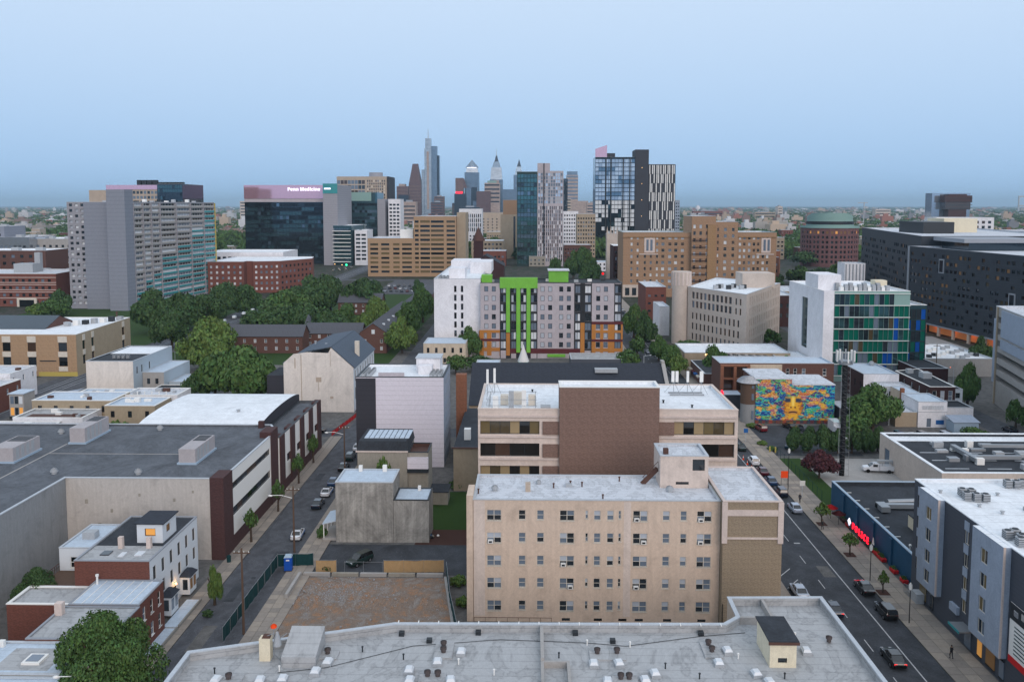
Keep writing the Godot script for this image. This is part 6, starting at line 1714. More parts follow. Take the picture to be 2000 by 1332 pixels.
	for k in 12:
		for j in 9:
			if rng.randf() < 0.86:
				var x := 156.4 + k * 2.88 + (0.7 if (j * 5 + k * 3) % 7 < 3 else 0.0)
				boxpart(t, "white_stripe", "trim_white", x, x + 1.15, 1.0 + j * 11.9, 12.6 + j * 11.9, -1149.5, -1149.98)
	for q in [["dark slim glass tower just left of the black pair", 68, 82, -1900, -1930, 112.0, "cw_dark"], ["checkered white dormitory slab below the distant pale tower", 38.5, 55.5, -1000, -1020, 48.0, "white_wall"], ["tan brick tower with dark central slot near the dormitory slab", 49.0, 68.0, -905, -930, 46.0, "concrete_tan"], ["low brick house row beneath the tan tower", 34, 60, -860, -880, 16.0, "old_brick"], ["pale block with cooling towers right of the striped twin", 196, 214, -1250, -1290, 62.0, "grey_panel"], ["small pink brick block right of the black pair", 218, 236, -1500, -1530, 48.0, "pink_stone"]]:
		var L: float = q[2] - q[1]
		building("city_building", q[0], rect(q[1], q[2], q[3], q[4]), q[5], q[6], "roof_pale", {0: [[panes(L, 3, q[5] - 2, maxi(4, int(L / 2.6)), int(q[5] / 4.5), 1.2, 2.2), S("far")]]}, {"par": 0.6})
	t = building("white_gothic_tower", "pale stone gothic church tower with four pinnacles beside the boulevard", rect(56.5, 64.5, -640, -648), 34.5, "beige_stone", "roof_pale", {0: [[[[2.8, 16, 3.6, 25], [4.4, 16, 5.2, 25], [3.4, 6, 4.6, 10]], S("far")]]}, {"par": 0.6, "cat": "church"})
	for x in [56.9, 59.4, 61.6, 64.1]:
		mb = MB.new()
		mb.tube(Vector3(x, 34.5, -640.5), Vector3(x, 40.5, -640.5), 0.8, 0.05, 6)
		put(t, "pinnacle", mb, "beige_stone")
	boxpart(t, "nave", "beige_dim", 64.6, 82, 0, 14, -640, -680)
	t = building("red_brick_corner", "dark red brick corner house with white cornice left of the large hotel", rect(56.2, 72, -585, -610), 28.0, "dark_brick", "roof_white", {0: [[cross(cols(15.8, 5, 1.2, 1.2), rows(3, 6, 4.0, 2.0)), S("far")]]}, {"par": 0.6, "cm": "trim_white"})

# ---------------------------------------------------------------- middle distance, right
func make_mid_right() -> void:
	# big buff brick hotel
	var hs := []
	for x in [4.5, 8.2, 12.6, 16.2, 20.0, 23.2, 27.4, 31.0, 35.0]:
		for j in 9: hs.append([x, 5.0 + j * 3.75, x + (1.9 if int(x) % 2 else 1.3), 6.9 + j * 3.75])
	for x in [70.0, 72.6, 75.6, 78.4, 81.0, 84.0, 86.6]:
		for j in 9: hs.append([x, 5.0 + j * 3.75, x + 1.5, 6.9 + j * 3.75])
	var t := building("hotel", "large buff brick hotel with a raised central tower and arched end bays", rect(56.8, 149.5, -530, -562), 38.6, "hotel_brick", "roof_pale", {0: [[hs, S("hotel")]]}, {"par": 0.8, "dep": 0.35, "cm": "verdigris"})
	var tw := []
	for x in [0.9, 4.6, 8.4, 10.6]:
		for j in 10: tw.append([x, 5.0 + j * 4.1, x + 1.5, 7.2 + j * 4.1])
	building("tower", "", rect(97.6, 112.0, -526.5, -556), 48.6, "hotel_brick", "roof_pale", {0: [[tw, S("hotel")]]}, {"into": t, "par": 0.6, "wname": "tower_wall", "dep": 0.35})
	boxpart(t, "gold_pier", "hotel_gold", 107.0, 111.9, 0, 44.0, -525.6, -526.4)
	building("tower", "", rect(112.2, 125.6, -528, -556), 45.2, "hotel_brick", "roof_pale", {0: [[cross([[1.0, 2.0], [5.0, 6.8], [9.8, 11.4]], rows(5, 10, 3.9, 2.0)), S("hotel")]]}, {"into": t, "par": 0.6, "wname": "tower_wall", "dep": 0.35})
	for j in 8:
		var rl := MB.new()
		rl.bx(97.8, 106.6, 6.0 + j * 4.1, 6.25 + j * 4.1, -525.0, -526.4)
		rl.bx(97.8, 106.6, 7.2 + j * 4.1, 7.3 + j * 4.1, -525.0, -525.1)
		put(t, "balcony", rl, "rust")
	for q in [[69.6, 76.0], [140.4, 146.0]]:
		boxpart(t, "stone_surround", "trim_pink", q[0], q[1], 27.0, 36.0, -529.7, -530.02)
		for x in [q[0] + 1.2, q[0] + 3.6]: boxpart(t, "tall_window", "g_mid", x, x + 1.4, 28.2, 35.0, -529.6, -529.72)
		boxpart(t, "stone_band", "trim_pink", q[0] - 3.0, q[1] + 2.0, 25.8, 26.4, -529.6, -530.02)
	boxpart(t, "stone_base", "beige_stone", 56.7, 76.4, 0, 7.4, -529.5, -530.02)
	for x in [58.2, 62.4, 66.6, 70.8]: boxpart(t, "base_window", "g_dark", x, x + 2.6, 1.0, 5.6, -529.4, -529.52)
	boxpart(t, "cornice", "hotel_gold", 56.4, 149.9, 36.4, 36.9, -529.4, -530.02)
	# pale stone polygonal building with round tower
	var A := Vector2(63.4, -348)
	var B := Vector2(79.2, -317.5)
	var C := Vector2(105.0, -365)
	var LA := A.distance_to(B)
	var LC := B.distance_to(C)
	var wl := []
	for j in 3: for i in 12: wl.append([2.6 + i * 2.45, 2.6 + j * 4.1, 3.7 + i * 2.45, 5.2 + j * 4.1])
	for j in 2: for i in 10: wl.append([2.6 + i * 2.45, 15.4 + j * 3.6, 4.2 + i * 2.45, 18.0 + j * 3.6])
	for j in 2: for i in 2: wl.append([28.2 + i * 2.4, 15.4 + j * 3.6, 29.2 + i * 2.4, 17.8 + j * 3.6])
	var wc := []
	for j in 5: for i in 17: wc.append([5.0 + i * 2.85, 2.6 + j * 4.1, 6.0 + i * 2.85, 5.6 + j * 4.1])
	t = building("stone_office", "pale stone wedge-shaped office with slit windows and white roof", [A, B, C, Vector2(84, -392)], 22.6, "beige_stone", "roof_white", {0: [[wl, S("slot")]], 1: [[wc, S("slot")]]}, {"par": 0.8, "dep": 0.35})
	var mb := MB.new()
	mb.lathe(Vector3(61.4, 0, -352), [[3.7, 0], [3.7, 22.0], [3.95, 22.4], [3.95, 29.2]], 20)
	var rt := put(t, "round_tower", mb, "beige_stone")
	for k in 16:
		mb = MB.new()
		mb.box(Vector3(61.4 + cos(k * TAU / 16) * 3.98, 26.4, -352 + sin(k * TAU / 16) * 3.98), Vector3(0.25, 5.2, 0.7), Basis(Vector3.UP, -k * TAU / 16))
		put(rt, "rib", mb, "trim_pink")
	boxpart(t, "roof_room", "beige_stone", 86, 99, 22.6, 28.4, -352, -364)
	for k in 8: roof_box(t, "roof_unit", ["unit_grey", "metal_dark"][k % 2], 74 + k * 1.7, -346 - (k % 3) * 3, 22.6, Vector3(1.8, 1.6, 1.6))
	# green glass building with white wall
	var L := 27.0
	var gl := []
	var cells := []
	for j in 7:
		for i in 14: cells.append([0.4 + i * 1.55, 2.0 + j * 3.75, 1.9 + i * 1.55, 5.55 + j * 3.75])
	for j in 6:
		for i in 3: cells.append([22.2 + i * 1.55, 2.0 + j * 3.75, 23.7 + i * 1.55, 5.55 + j * 3.75])
	var mixp := ["cw_green", "teal_green", "cw_teal", "cw_dark", "teal_green", "g_mid", "g_mid", "g_olive2", "teal_green", "g_dark", "cw_teal", "teal_green"]
	mat("teal_green", Color(0.02, 0.36, 0.30), 0.15)
	mat("cobalt", Color(0.05, 0.30, 0.62), 0.2)
	var left := []
	var right := []
	for q in cells: (right if q[0] > 16.0 and q[1] < 20 else left).append(q)
	t = building("green_glass_building", "green glass laboratory with a blank white side wall and rooftop units", rect(93.0, 120.0, -275.2, -312), 28.3, "verdigris", "roof_white", {0: [[left, PS(mixp, 0.05)], [right, PS(mixp + ["cobalt", "cobalt", "cobalt"], 0.05)]], 3: [[[[15.0, 8, 21.0, 25.0]], S("cw_teal")]]}, {"par": 0.6, "dep": 0.25, "near": false, "em": {3: "white_wall"}, "cm": "trim_white"})
	boxpart(t, "white_return", "white_wall", 92.9, 96.2, 0, 29.0, -275.0, -275.22)
	for k in 8: boxpart(t, "floor_line", "trim_white", 96.3, 120.1, 1.75 + k * 3.75, 1.9 + k * 3.75, -274.9, -275.22)
	boxpart(t, "stair_head", "white_wall", 93.6, 101.0, 28.3, 33.4, -283, -296)
	for k in 22: roof_box(t, "roof_unit", ["trim_white", "unit_grey", "steel"][k % 3], 99.5 + (k % 11) * 1.45, -278.5 - int(k / 11.0) * 4.0, 28.3, Vector3(1.1, 1.6 + 0.5 * (k % 3), 1.6))
	boxpart(t, "cream_tank", "ivory", 112.0, 115.8, 29.0, 31.6, -283, -287)
	t = building("stair_annex", "glass and white frame annex on the right of the green laboratory", rect(120.1, 126.6, -278, -300), 23.8, "cw_teal", "roof_pale", {0: [[panes(6.5, 2, 23, 4, 6, 0.15, 0.3), PS(["cobalt", "cw_teal", "teal_green", "g_dark"])]]}, {"par": 0.4, "cm": "trim_white"})
	t = building("silo_block", "white ribbed silo-like block behind the green laboratory", rect(151.4, 161.2, -420, -430), 27.6, "white_wall", "roof_pale", {}, {"par": 0.4})
	for k in 6: boxpart(t, "rib", "trim_grey", 151.8 + k * 1.65, 152.3 + k * 1.65, 0, 27.6, -419.7, -420.02)
	# long black slab offices
	var FA := Vector2(187.5, -262)
	var BA := Vector2(172.3, -398)
	var LD := FA.distance_to(BA)
	var dk := []
	for j in 10:
		for i in 44:
			if rng.randf() < 0.62: dk.append([1.6 + i * 3.0, 6.0 + j * 3.05, 3.6 + i * 3.0, 7.4 + j * 3.05])
	var dark_st := {"frame": "trim_dark", "panes": ["g_black", "g_dark", "g_black", "g_dark", "g_black", "g_dark", "cw_dark", "g_black", "g_dark", "g_olive2", "g_black", "g_amber"], "fw": 0.0}
	mat("black_panel", Color(0.20, 0.225, 0.26), 0.6, "siding", 0.05)
	t = building("dark_office_slab", "long black panelled office slab with scattered dark windows", [FA, Vector2(235, -262), Vector2(228, -398), BA], 36.6, "black_panel", "roof_pale", {3: [[dk, dark_st]]}, {"par": 0.8, "dep": 0.3, "cm": "trim_grey", "y0": 4.4})
	var dd := (FA - BA).normalized()
	var db := Basis(Vector3(dd.x, 0, dd.y), Vector3.UP, Vector3(-dd.y, 0, dd.x))
	var onface := func(n: String, m: String, u0: float, u1: float, y0: float, y1: float, d0: float, d1: float) -> void:
		var b := MB.new()
		b.bx(u0, u1, y0, y1, d0, d1)
		part(t, n, b.mesh(M[m]), Vector3(BA.x, 0, BA.y), db)
	onface.call("grey_edge", "trim_grey", -0.6, 0.6, 0.0, 37.4, -0.5, 0.35)
	onface.call("grey_sill", "trim_grey", 0.0, LD, 3.9, 4.4, -0.5, 0.4)
	for q in [[24.0, 27.6, 27.0, 33.0], [70.0, 73.6, 16.0, 23.0]]:
		onface.call("framed_window", "trim_grey", q[0], q[1], q[2], q[3], 0.01, 0.35)
		onface.call("framed_glass", "g_dark", q[0] + 0.5, q[1] - 0.5, q[2] + 0.5, q[3] - 0.5, 0.36, 0.4)
	onface.call("lobby_wall", "g_lobby", 12.0, 70.0, 0.2, 3.9, -4.0, -3.8)
	for k in 6: onface.call("lobby_column", "tan", 14.0 + k * 10.5, 15.4 + k * 10.5, 0.0, 3.9, -0.6, 0.2)
	onface.call("lobby_base", "charcoal", 0.0, 12.0, 0.0, 3.9, -4.0, -0.4)
	for k in 4:
		var ol := OmniLight3D.new()
		ol.light_color = Color(1.0, 0.5, 0.2); ol.light_energy = 3.0; ol.omni_range = 16; ol.light_size = 1.0; ol.shadow_enabled = true
		t.add_child(ol)
		ol.position = Vector3(BA.x, 3.0, BA.y) + db.x * (18.0 + k * 13.0) + db.z * -2.2
	boxpart(t, "roof_storey", "cw_dark", 186, 212, 36.6, 40.0, -372, -396); boxpart(t, "roof_slab", "trim_grey", 183, 216, 40.0, 41.6, -370, -398)
	var dk2 := []
	for j in 9:
		for i in 40:
			if rng.randf() < 0.5: dk2.append([2.0 + i * 3.8, 6.0 + j * 3.6, 4.6 + i * 3.8, 7.8 + j * 3.6])
	t = building("dark_office_slab", "rear black office slab partly hidden behind the long black slab", [Vector2(178.5, -400), Vector2(250, -400), Vector2(275, -552), Vector2(209, -552)], 41.0, "black_panel", "roof_pale", {3: [[dk2, dark_st]]}, {"par": 0.8, "dep": 0.3, "cm": "trim_grey"})
	boxpart(t, "cream_plant_room", "ivory", 226, 244, 41, 48.5, -480, -500)
	boxpart(t, "dark_plant_room", "metal_dark", 206, 222, 41, 47, -460, -490)
	# red round tower building with domed top
	t = thing("red_drum_building", "red granite building with a stepped grey drum roof", "building")
	mb = MB.new()
	var ring := []
	for k in 20: ring.append(Vector2(277.5 + cos(PI - k * TAU / 20) * 25.5, -812 + sin(PI - k * TAU / 20) * 25.5))
	for k in 20:
		var hs2 := []
		var a: Vector2 = ring[k]
		var b: Vector2 = ring[(k + 1) % 20]
		if k < 12: for j in 7: for i in 2: hs2.append([1.2 + i * 3.6, 3.6 + j * 4.4, 3.2 + i * 3.6, 6.0 + j * 4.4])
		wall(mb, a, b, 0, 35, hs2, 0.4)
		for q in hs2: window_at(t, a, b, q, {"frame": "trim_dark", "panes": ["g_dark", "g_black"] if q[1] < 28 else ["g_warm", "g_amber", "g_dark"], "fw": 0.0}, false, 0.4)
	put(t, "wall", mb, "pink_stone")
	mb = MB.new()
	mb.lathe(Vector3(277.5, 0, -812), [[26.0, 35], [26.0, 36.6], [21.0, 37.0], [20.0, 43.5], [20.6, 44.2], [19.0, 46.5], [15.5, 48.4], [0.1, 48.8]], 32)
	put(t, "drum_roof", mb, "verdigris")
	mb = MB.new()
	mb.lathe(Vector3(277.5, 0, -812), [[21.2, 38.2], [20.8, 41.0]], 32)
	put(t, "dark_band", mb, "trim_dark")
	# parking garage at the right edge
	var gf := [Vector2(118, -188), Vector2(165, -188), Vector2(168, -262), Vector2(132.2, -247.5)]
	gf = [Vector2(118.5, -188), Vector2(165, -188), Vector2(165, -247.5), Vector2(132.2, -247.5)]
	var LG: float = (gf[3] as Vector2).distance_to(gf[0])
	var gh := []
	for j in 6: gh.append([2.6, 6.6 + j * 3.3, LG - 2.0, 8.3 + j * 3.3])
	t = building("parking_garage", "grey concrete parking garage with open dark decks at the right edge", gf, 26.6, "concrete", "roof_pale", {3: [[gh, S("concrete")]]}, {"par": 0.9, "dep": 12.0})
	var gd: Vector2 = ((gf[0] as Vector2) - (gf[3] as Vector2)).normalized()
	var gb := Basis(Vector3(gd.x, 0, gd.y), Vector3.UP, Vector3(-gd.y, 0, gd.x))
	for q in [[6.5, LG, 19.6, 27.0, "grey_panel"], [6.5, LG, 16.3, 18.9, "grey_panel"], [2.2, 2.7, 0.0, 27.4, "concrete_tan"], [0.0, 2.0, 6.0, 24.0, "grey_panel"]]:
		mb = MB.new()
		mb.bx(q[0], q[1], q[2], q[3], 0.01, 0.4)
		part(t, "facade_panel", mb.mesh(M[q[4]]), Vector3(gf[3].x, 0, gf[3].y), gb)
	# low buildings in front of the stone office
	t = building("tan_hall", "low tan hall with white roof in front of the stone office", rect(52.4, 88, -292, -312), 5.7, "concrete_tan", "roof_white", {0: [[[[9.5, 1.6, 13.0, 3.0]], S("cw_blue")]]}, {"par": 0.5})
	t = building("skylight_hall", "low hall with ribbed blue-grey glass roof beside the tan hall", rect(64, 80, -284, -291.5), 5.0, "cream", "roof_silver", {0: [[cross(cols(16, 6, 1.4, 0.8), [[2.6, 4.2]]), S("dark")]]}, {"par": 0.2})
	for k in 12: boxpart(t, "glass_rib", ["cw_pale", "cw_dark"][k % 2], 64.4 + k * 1.28, 65.5 + k * 1.28, 5.0, 6.2 - 0.04 * k, -285, -291)
	t = building("courtyard_wall", "tan brick wall block at the foot of the white laboratory wall", rect(82, 92.7, -272, -300), 5.2, "concrete_tan", "roof_white", {}, {"par": 0.4})
	t = building("white_roof_hall", "large low white roof cluttered with units right of the laboratory", rect(127, 152, -284, -314), 5.4, "concrete", "roof_white", {}, {"par": 0.5})
	for k in 26: roof_box(t, "roof_unit", ["unit_grey", "metal_dark", "trim_white"][k % 3], 129 + (k * 7 % 22), -287 - (k * 5 % 24), 5.4, Vector3(1.4, 1.0, 1.2))
	t = building("dark_terrace", "dark roofed terrace between the brick terrace and the tree", rect(117.0, 126.5, -262, -282), 6.5, "dark_brick", "roof_dark", {}, {"par": 0.3, "cat": "house"})
	t = building("storefront_row", "brick storefronts with striped awnings along the boulevard", rect(53.2, 60.5, -262, -285), 4.6, "old_brick", "roof_dark", {}, {"par": 0.3})
	for k in 5: boxpart(t, "awning", ["wine_panel", "trim_cream", "sign_blue", "wine_panel", "trim_cream"][k], 52.2, 53.2, 2.4, 2.8, -263.5 - k * 4.4, -266.5 - k * 4.4)
	# towers farther right
	t = thing("red_glass_tower", "dark red and blue glass office tower on the right horizon", "tower")
	boxpart(t, "blue_slab", "cw_steel", 691, 756, 0, 76, -1515, -1540)
	boxpart(t, "red_core", "maroon", 712, 742, 0, 74, -1498, -1514)
	boxpart(t, "red_band", "maroon", 704, 750, 60, 71.6, -1496, -1514)
	boxpart(t, "dark_band", "g_brown", 706, 748, 48, 60, -1497, -1514)
	for k in 4: boxpart(t, "floor_line", "trim_dark", 703.8, 750.2, 50 + k * 5.5, 50.8 + k * 5.5, -1495.5, -1496.2)
	t = building("white_flats", "white concrete flats with dark square openings on the right skyline", rect(462, 527, -1000, -1030), 41.0, "white_wall", "roof_pale", {0: [[panes(65, 6, 39, 9, 6, 3.4, 2.4, 1.5), PS(["g_dark", "g_brown"])]]}, {"par": 0.8})
	boxpart(t, "low_wing", "ivory", 448, 486, 0, 36, -985, -999)
	for q in [["brick wing with dark loggias right of the large hotel", 150.5, 160, -560, -590, 22, "old_brick"], ["orange brick hall right of the large hotel", 160.5, 172, -600, -640, 24, "orange_brick"], ["long tan gallery left of the red drum building", 205, 262, -900, -930, 22, "concrete_tan"], ["grey low hall behind the dark slabs on the right", 300, 380, -620, -660, 30, "concrete"], ["white pale block at the far right below the horizon", 380, 470, -760, -800, 33, "grey_panel"], ["brown brick block left of the white laboratory wall", 108, 122, -400, -430, 14, "dark_brick"], ["tan flat-roofed block near the trees beyond the laboratory", 118, 140, -440, -470, 12, "concrete_tan"], ["brick house row behind the round stone tower", 56.2, 66, -420, -450, 16, "red_brick_far"], ["white fronted shop left of the round stone tower", 55.8, 60, -372, -392, 12, "white_wall"]]:
		var Lq: float = q[2] - q[1]
		building("city_building", q[0], rect(q[1], q[2], q[3], q[4]), q[5], q[6], "roof_pale", {0: [[panes(Lq, 3, q[5] - 2, maxi(3, int(Lq / 4)), maxi(2, int(q[5] / 5.0)), 1.8, 2.6), S("far")]]}, {"par": 0.5})

# ---------------------------------------------------------------- downtown skyline
func stack(n: String, label: String, parts: Array, m2 := "", lines := 0) -> Node3D:   # parts: [name, material, x0, x1, y0, y1, zf, zb, taper]
	var t := thing(n, label, "tower", Vector3.ZERO, 0.0, "downtown skyline towers")
	for q in parts:
		var mb := MB.new()
		var tp: float = q[8] if q.size() > 8 else 1.0
		mb.box(Vector3((q[2] + q[3]) / 2, (q[4] + q[5]) / 2, (q[6] + q[7]) / 2), Vector3(q[3] - q[2], q[5] - q[4], absf(q[7] - q[6])), Basis(), tp)
		put(t, q[0], mb, q[1])
	if lines > 0:
		var q: Array = parts[0]
		for k in lines:
			var y: float = lerpf(q[4] + 60, q[5], (k + 0.5) / lines)
			boxpart(t, "window_band", m2, q[2] + 1, q[3] - 1, y - 3, y + 2.5, q[6] - 0.2, q[6] + 0.4)
	return t

func make_skyline() -> void:
	mat("brown_granite", Color(0.45, 0.34, 0.31), 0.6, "brick", 0.02)
	mat("red_granite", Color(0.38, 0.26, 0.26), 0.6, "brick", 0.02)
	mat("pale_granite", Color(0.70, 0.62, 0.58), 0.7, "brick", 0.02)
	mat("blue_glass", Color(0.50, 0.58, 0.66), 0.2, "brick", 0.015, 0.6)
	mat("clear_glass", Color(0.76, 0.79, 0.82), 0.2, "brick", 0.015, 0.6)
	mat("dark_glass", Color(0.18, 0.22, 0.28), 0.2, "brick", 0.02, 0.5)
	var t := stack("glass_spire_tower", "tallest downtown tower, slender pale glass with a needle spire", [["shaft", "clear_glass", -387, -362, 0, 262, -3200, -3240], ["upper_shaft", "clear_glass", -384, -363, 262, 298, -3202, -3235], ["spire", "steel", -375.5, -372.5, 298, 335, -3215, -3219, 0.3], ["east_shaft", "blue_glass", -361.5, -341, 0, 270, -3204, -3240], ["stepped_wing", "dark_glass", -340.5, -333, 0, 236, -3204, -3240], ["west_wing", "clear_glass", -398, -388, 0, 185, -3206, -3240]])
	boxpart(t, "light_strip", "pale_granite", -378, -370, 40, 250, -3199, -3199.9)
	stack("dark_tapered_tower", "dark brown tower with tapering top left of the glass spire", [["shaft", "red_granite", -445, -399, 0, 130, -3200, -3240], ["tapered_top", "red_granite", -445, -399, 130, 206, -3200, -3240, 0.42]], "brown_granite", 6)
	stack("brown_cluster", "squat brown towers stepping up to the dark tapered tower", [["block", "brown_granite", -488, -446, 0, 124, -3190, -3230], ["lower_block", "dark_glass", -476, -440, 0, 92, -3150, -3188], ["top", "pale_granite", -480, -458, 124, 132, -3190, -3230]], "red_granite", 5)
	stack("lit_sign_tower", "brown downtown tower with a red lit sign on its front", [["shaft", "brown_granite", -286, -234, 0, 60, -3200, -3240], ["upper_block", "brown_granite", -274, -245, 60, 154, -3204, -3240], ["sloped_crown", "red_granite", -274, -232, 118, 150, -3206, -3240, 0.5], ["front_block", "dark_glass", -274, -232, 0, 97, -3160, -3199]], "red_granite", 4)
	var st: Node3D = get_child(get_child_count() - 1)
	boxpart(st, "red_sign", "neon_red", -269, -244, 96.5, 104, -3158, -3159.5)
	boxpart(st, "blue_face", "blue_glass", -231.5, -214, 0, 116, -3180, -3220)
	stack("blue_towers", "pair of blue glass towers right of the red lit sign", [["block", "dark_glass", -213, -192, 0, 120, -3180, -3220], ["low_block", "blue_glass", -205, -166, 0, 70, -3120, -3150]])
	t = stack("pyramid_tower", "blue tower topped by a small lit pyramid", [["shaft", "blue_glass", -247, -193, 0, 178, -3300, -3350], ["shoulder", "clear_glass", -242, -197, 178, 196, -3302, -3348, 0.9]])
	var mb := MB.new()
	mb.tube(Vector3(-220, 196, -3325), Vector3(-220, 226, -3325), 26, 0.5, 4)
	put(t, "pyramid", mb, "clear_glass")
	boxpart(t, "lit_band", "neon_white", -238, -202, 194, 197, -3300, -3301)
	t = stack("art_deco_spire", "blue glass skyscraper with stepped gabled crown and tall spire", [["shaft", "blue_glass", -147, -100, 0, 148, -3200, -3245], ["crown_1", "clear_glass", -145, -102, 148, 192, -3202, -3243, 0.85], ["crown_2", "blue_glass", -139, -108, 192, 214, -3206, -3238, 0.6], ["crown_3", "dark_glass", -131, -116, 214, 236, -3214, -3230, 0.3], ["spire", "steel", -124.6, -122.2, 236, 264, -3221, -3223, 0.3], ["light_panel", "pale_granite", -133, -114, 60, 146, -3198, -3199.8]])
	stack("green_capped_tower", "pale stone tower with a green lit cap before the art deco spire", [["shaft", "pale_granite", -163, -108, 0, 134, -3120, -3160], ["cap", "verdigris", -152, -120, 134, 142, -3122, -3150], ["front_block", "red_granite", -190, -140, 0, 104, -3100, -3119]], "dark_glass", 5)
	stack("second_spire", "shorter blue glass tower with pointed top behind the striped tower", [["shaft", "blue_glass", -60, -22, 0, 165, -3200, -3240], ["crown", "blue_glass", -56, -26, 165, 196, -3204, -3236, 0.55], ["tip", "dark_glass", -48, -33, 196, 222, -3212, -3228, 0.05], ["low_wing", "blue_glass", -98, -40, 0, 112, -3170, -3198]])
	stack("pale_grid_tower", "pinkish grid-fronted tower standing alone right of the striped tower", [["shaft", "pale_granite", 134, 176, 0, 165, -3200, -3240], ["plant_room", "blue_glass", 136, 174, 165, 178, -3202, -3238], ["low_wing", "pale_granite", 120, 210, 0, 70, -3150, -3199]], "blue_glass", 8)
	for q in [["tan domed block before the glass spire", -296, -262, -2000, 62.0, "pale_granite"], ["cream stepped block left of the glass spire", -320, -280, -1600, 50.0, "beige_stone"], ["plum block at the foot of the red sign tower", -330, -288, -2900, 64.0, "red_granite"], ["brown block right of the glass spire", -330, -296, -3000, 84.0, "brown_granite"], ["low navy block before the art deco spire", -210, -150, -2600, 48.0, "dark_glass"], ["pale block right of the pale grid tower", 176, 214, -2700, 62.0, "pale_granite"], ["beige block left of the pale grid tower", 96, 128, -2700, 74.0, "beige_dim"], ["cream towers on the horizon left of the glass office", -870, -820, -2600, 66.0, "beige_stone"], ["thin pale tower on the horizon left of the glass office", -812, -792, -2900, 82.0, "white_wall"], ["white slab on the horizon between the slab tower and glass office", -780, -735, -2600, 54.0, "white_wall"], ["orange brick block left of the glass office", -284, -262, -900, 34.0, "orange_brick"], ["slim cream tower on the right horizon above the hotel", 848, 864, -3000, 50.0, "beige_stone"], ["tan block on the right horizon above the hotel", 770, 840, -3000, 30.0, "concrete_tan"], ["brick slab on the right horizon", 560, 660, -3000, 34.0, "red_brick_far"], ["pale twin blocks on the horizon left of the red glass tower", 1180, 1230, -3000, 40.0, "beige_stone"]]:
		var o := building("city_block", q[0], rect(q[1], q[2], q[3], q[3] - 30), q[4], q[5], "roof_pale", {}, {"par": 1.0})
		boxpart(o, "plant_room", "trim_grey", lerpf(q[1], q[2], 0.3), lerpf(q[1], q[2], 0.7), q[4], q[4] + 5, q[3] - 8, q[3] - 22)
		for k in int(q[4] / 9.0): boxpart(o, "window_band", "g_dark", q[1] + 2, q[2] - 2, 6.0 + k * 9, 9.0 + k * 9, q[3] - 0.1, q[3] + 0.3)
	t = thing("water_tower", "white water tower on the right horizon", "water tower", Vector3(690, 0, -3600))
	mb = MB.new()
	mb.lathe(Vector3.ZERO, [[2, 0], [2, 34], [9, 40], [10, 46], [6, 52], [0.1, 54]], 12)
	put(t, "tank", mb, "white_wall")
	t = thing("suspension_bridge", "faint suspension bridge towers on the right horizon", "bridge", Vector3(3350, 0, -6000))
	for x in [-28, 28]: boxpart(t, "leg", "steel", x - 4, x + 4, 0, 118, -4, 4)
	for y in [50, 112]: boxpart(t, "crossbeam", "steel", -24, 24, y - 5, y + 5, -3, 3)
	t = thing("tower_crane", "tiny construction crane on the right horizon", "crane", Vector3(760, 0, -2000))
	boxpart(t, "tower", "steel", -0.8, 0.8, 0, 62, -0.8, 0.8)
	boxpart(t, "jib", "steel", -14, 8, 60, 61.4, -0.6, 0.6)

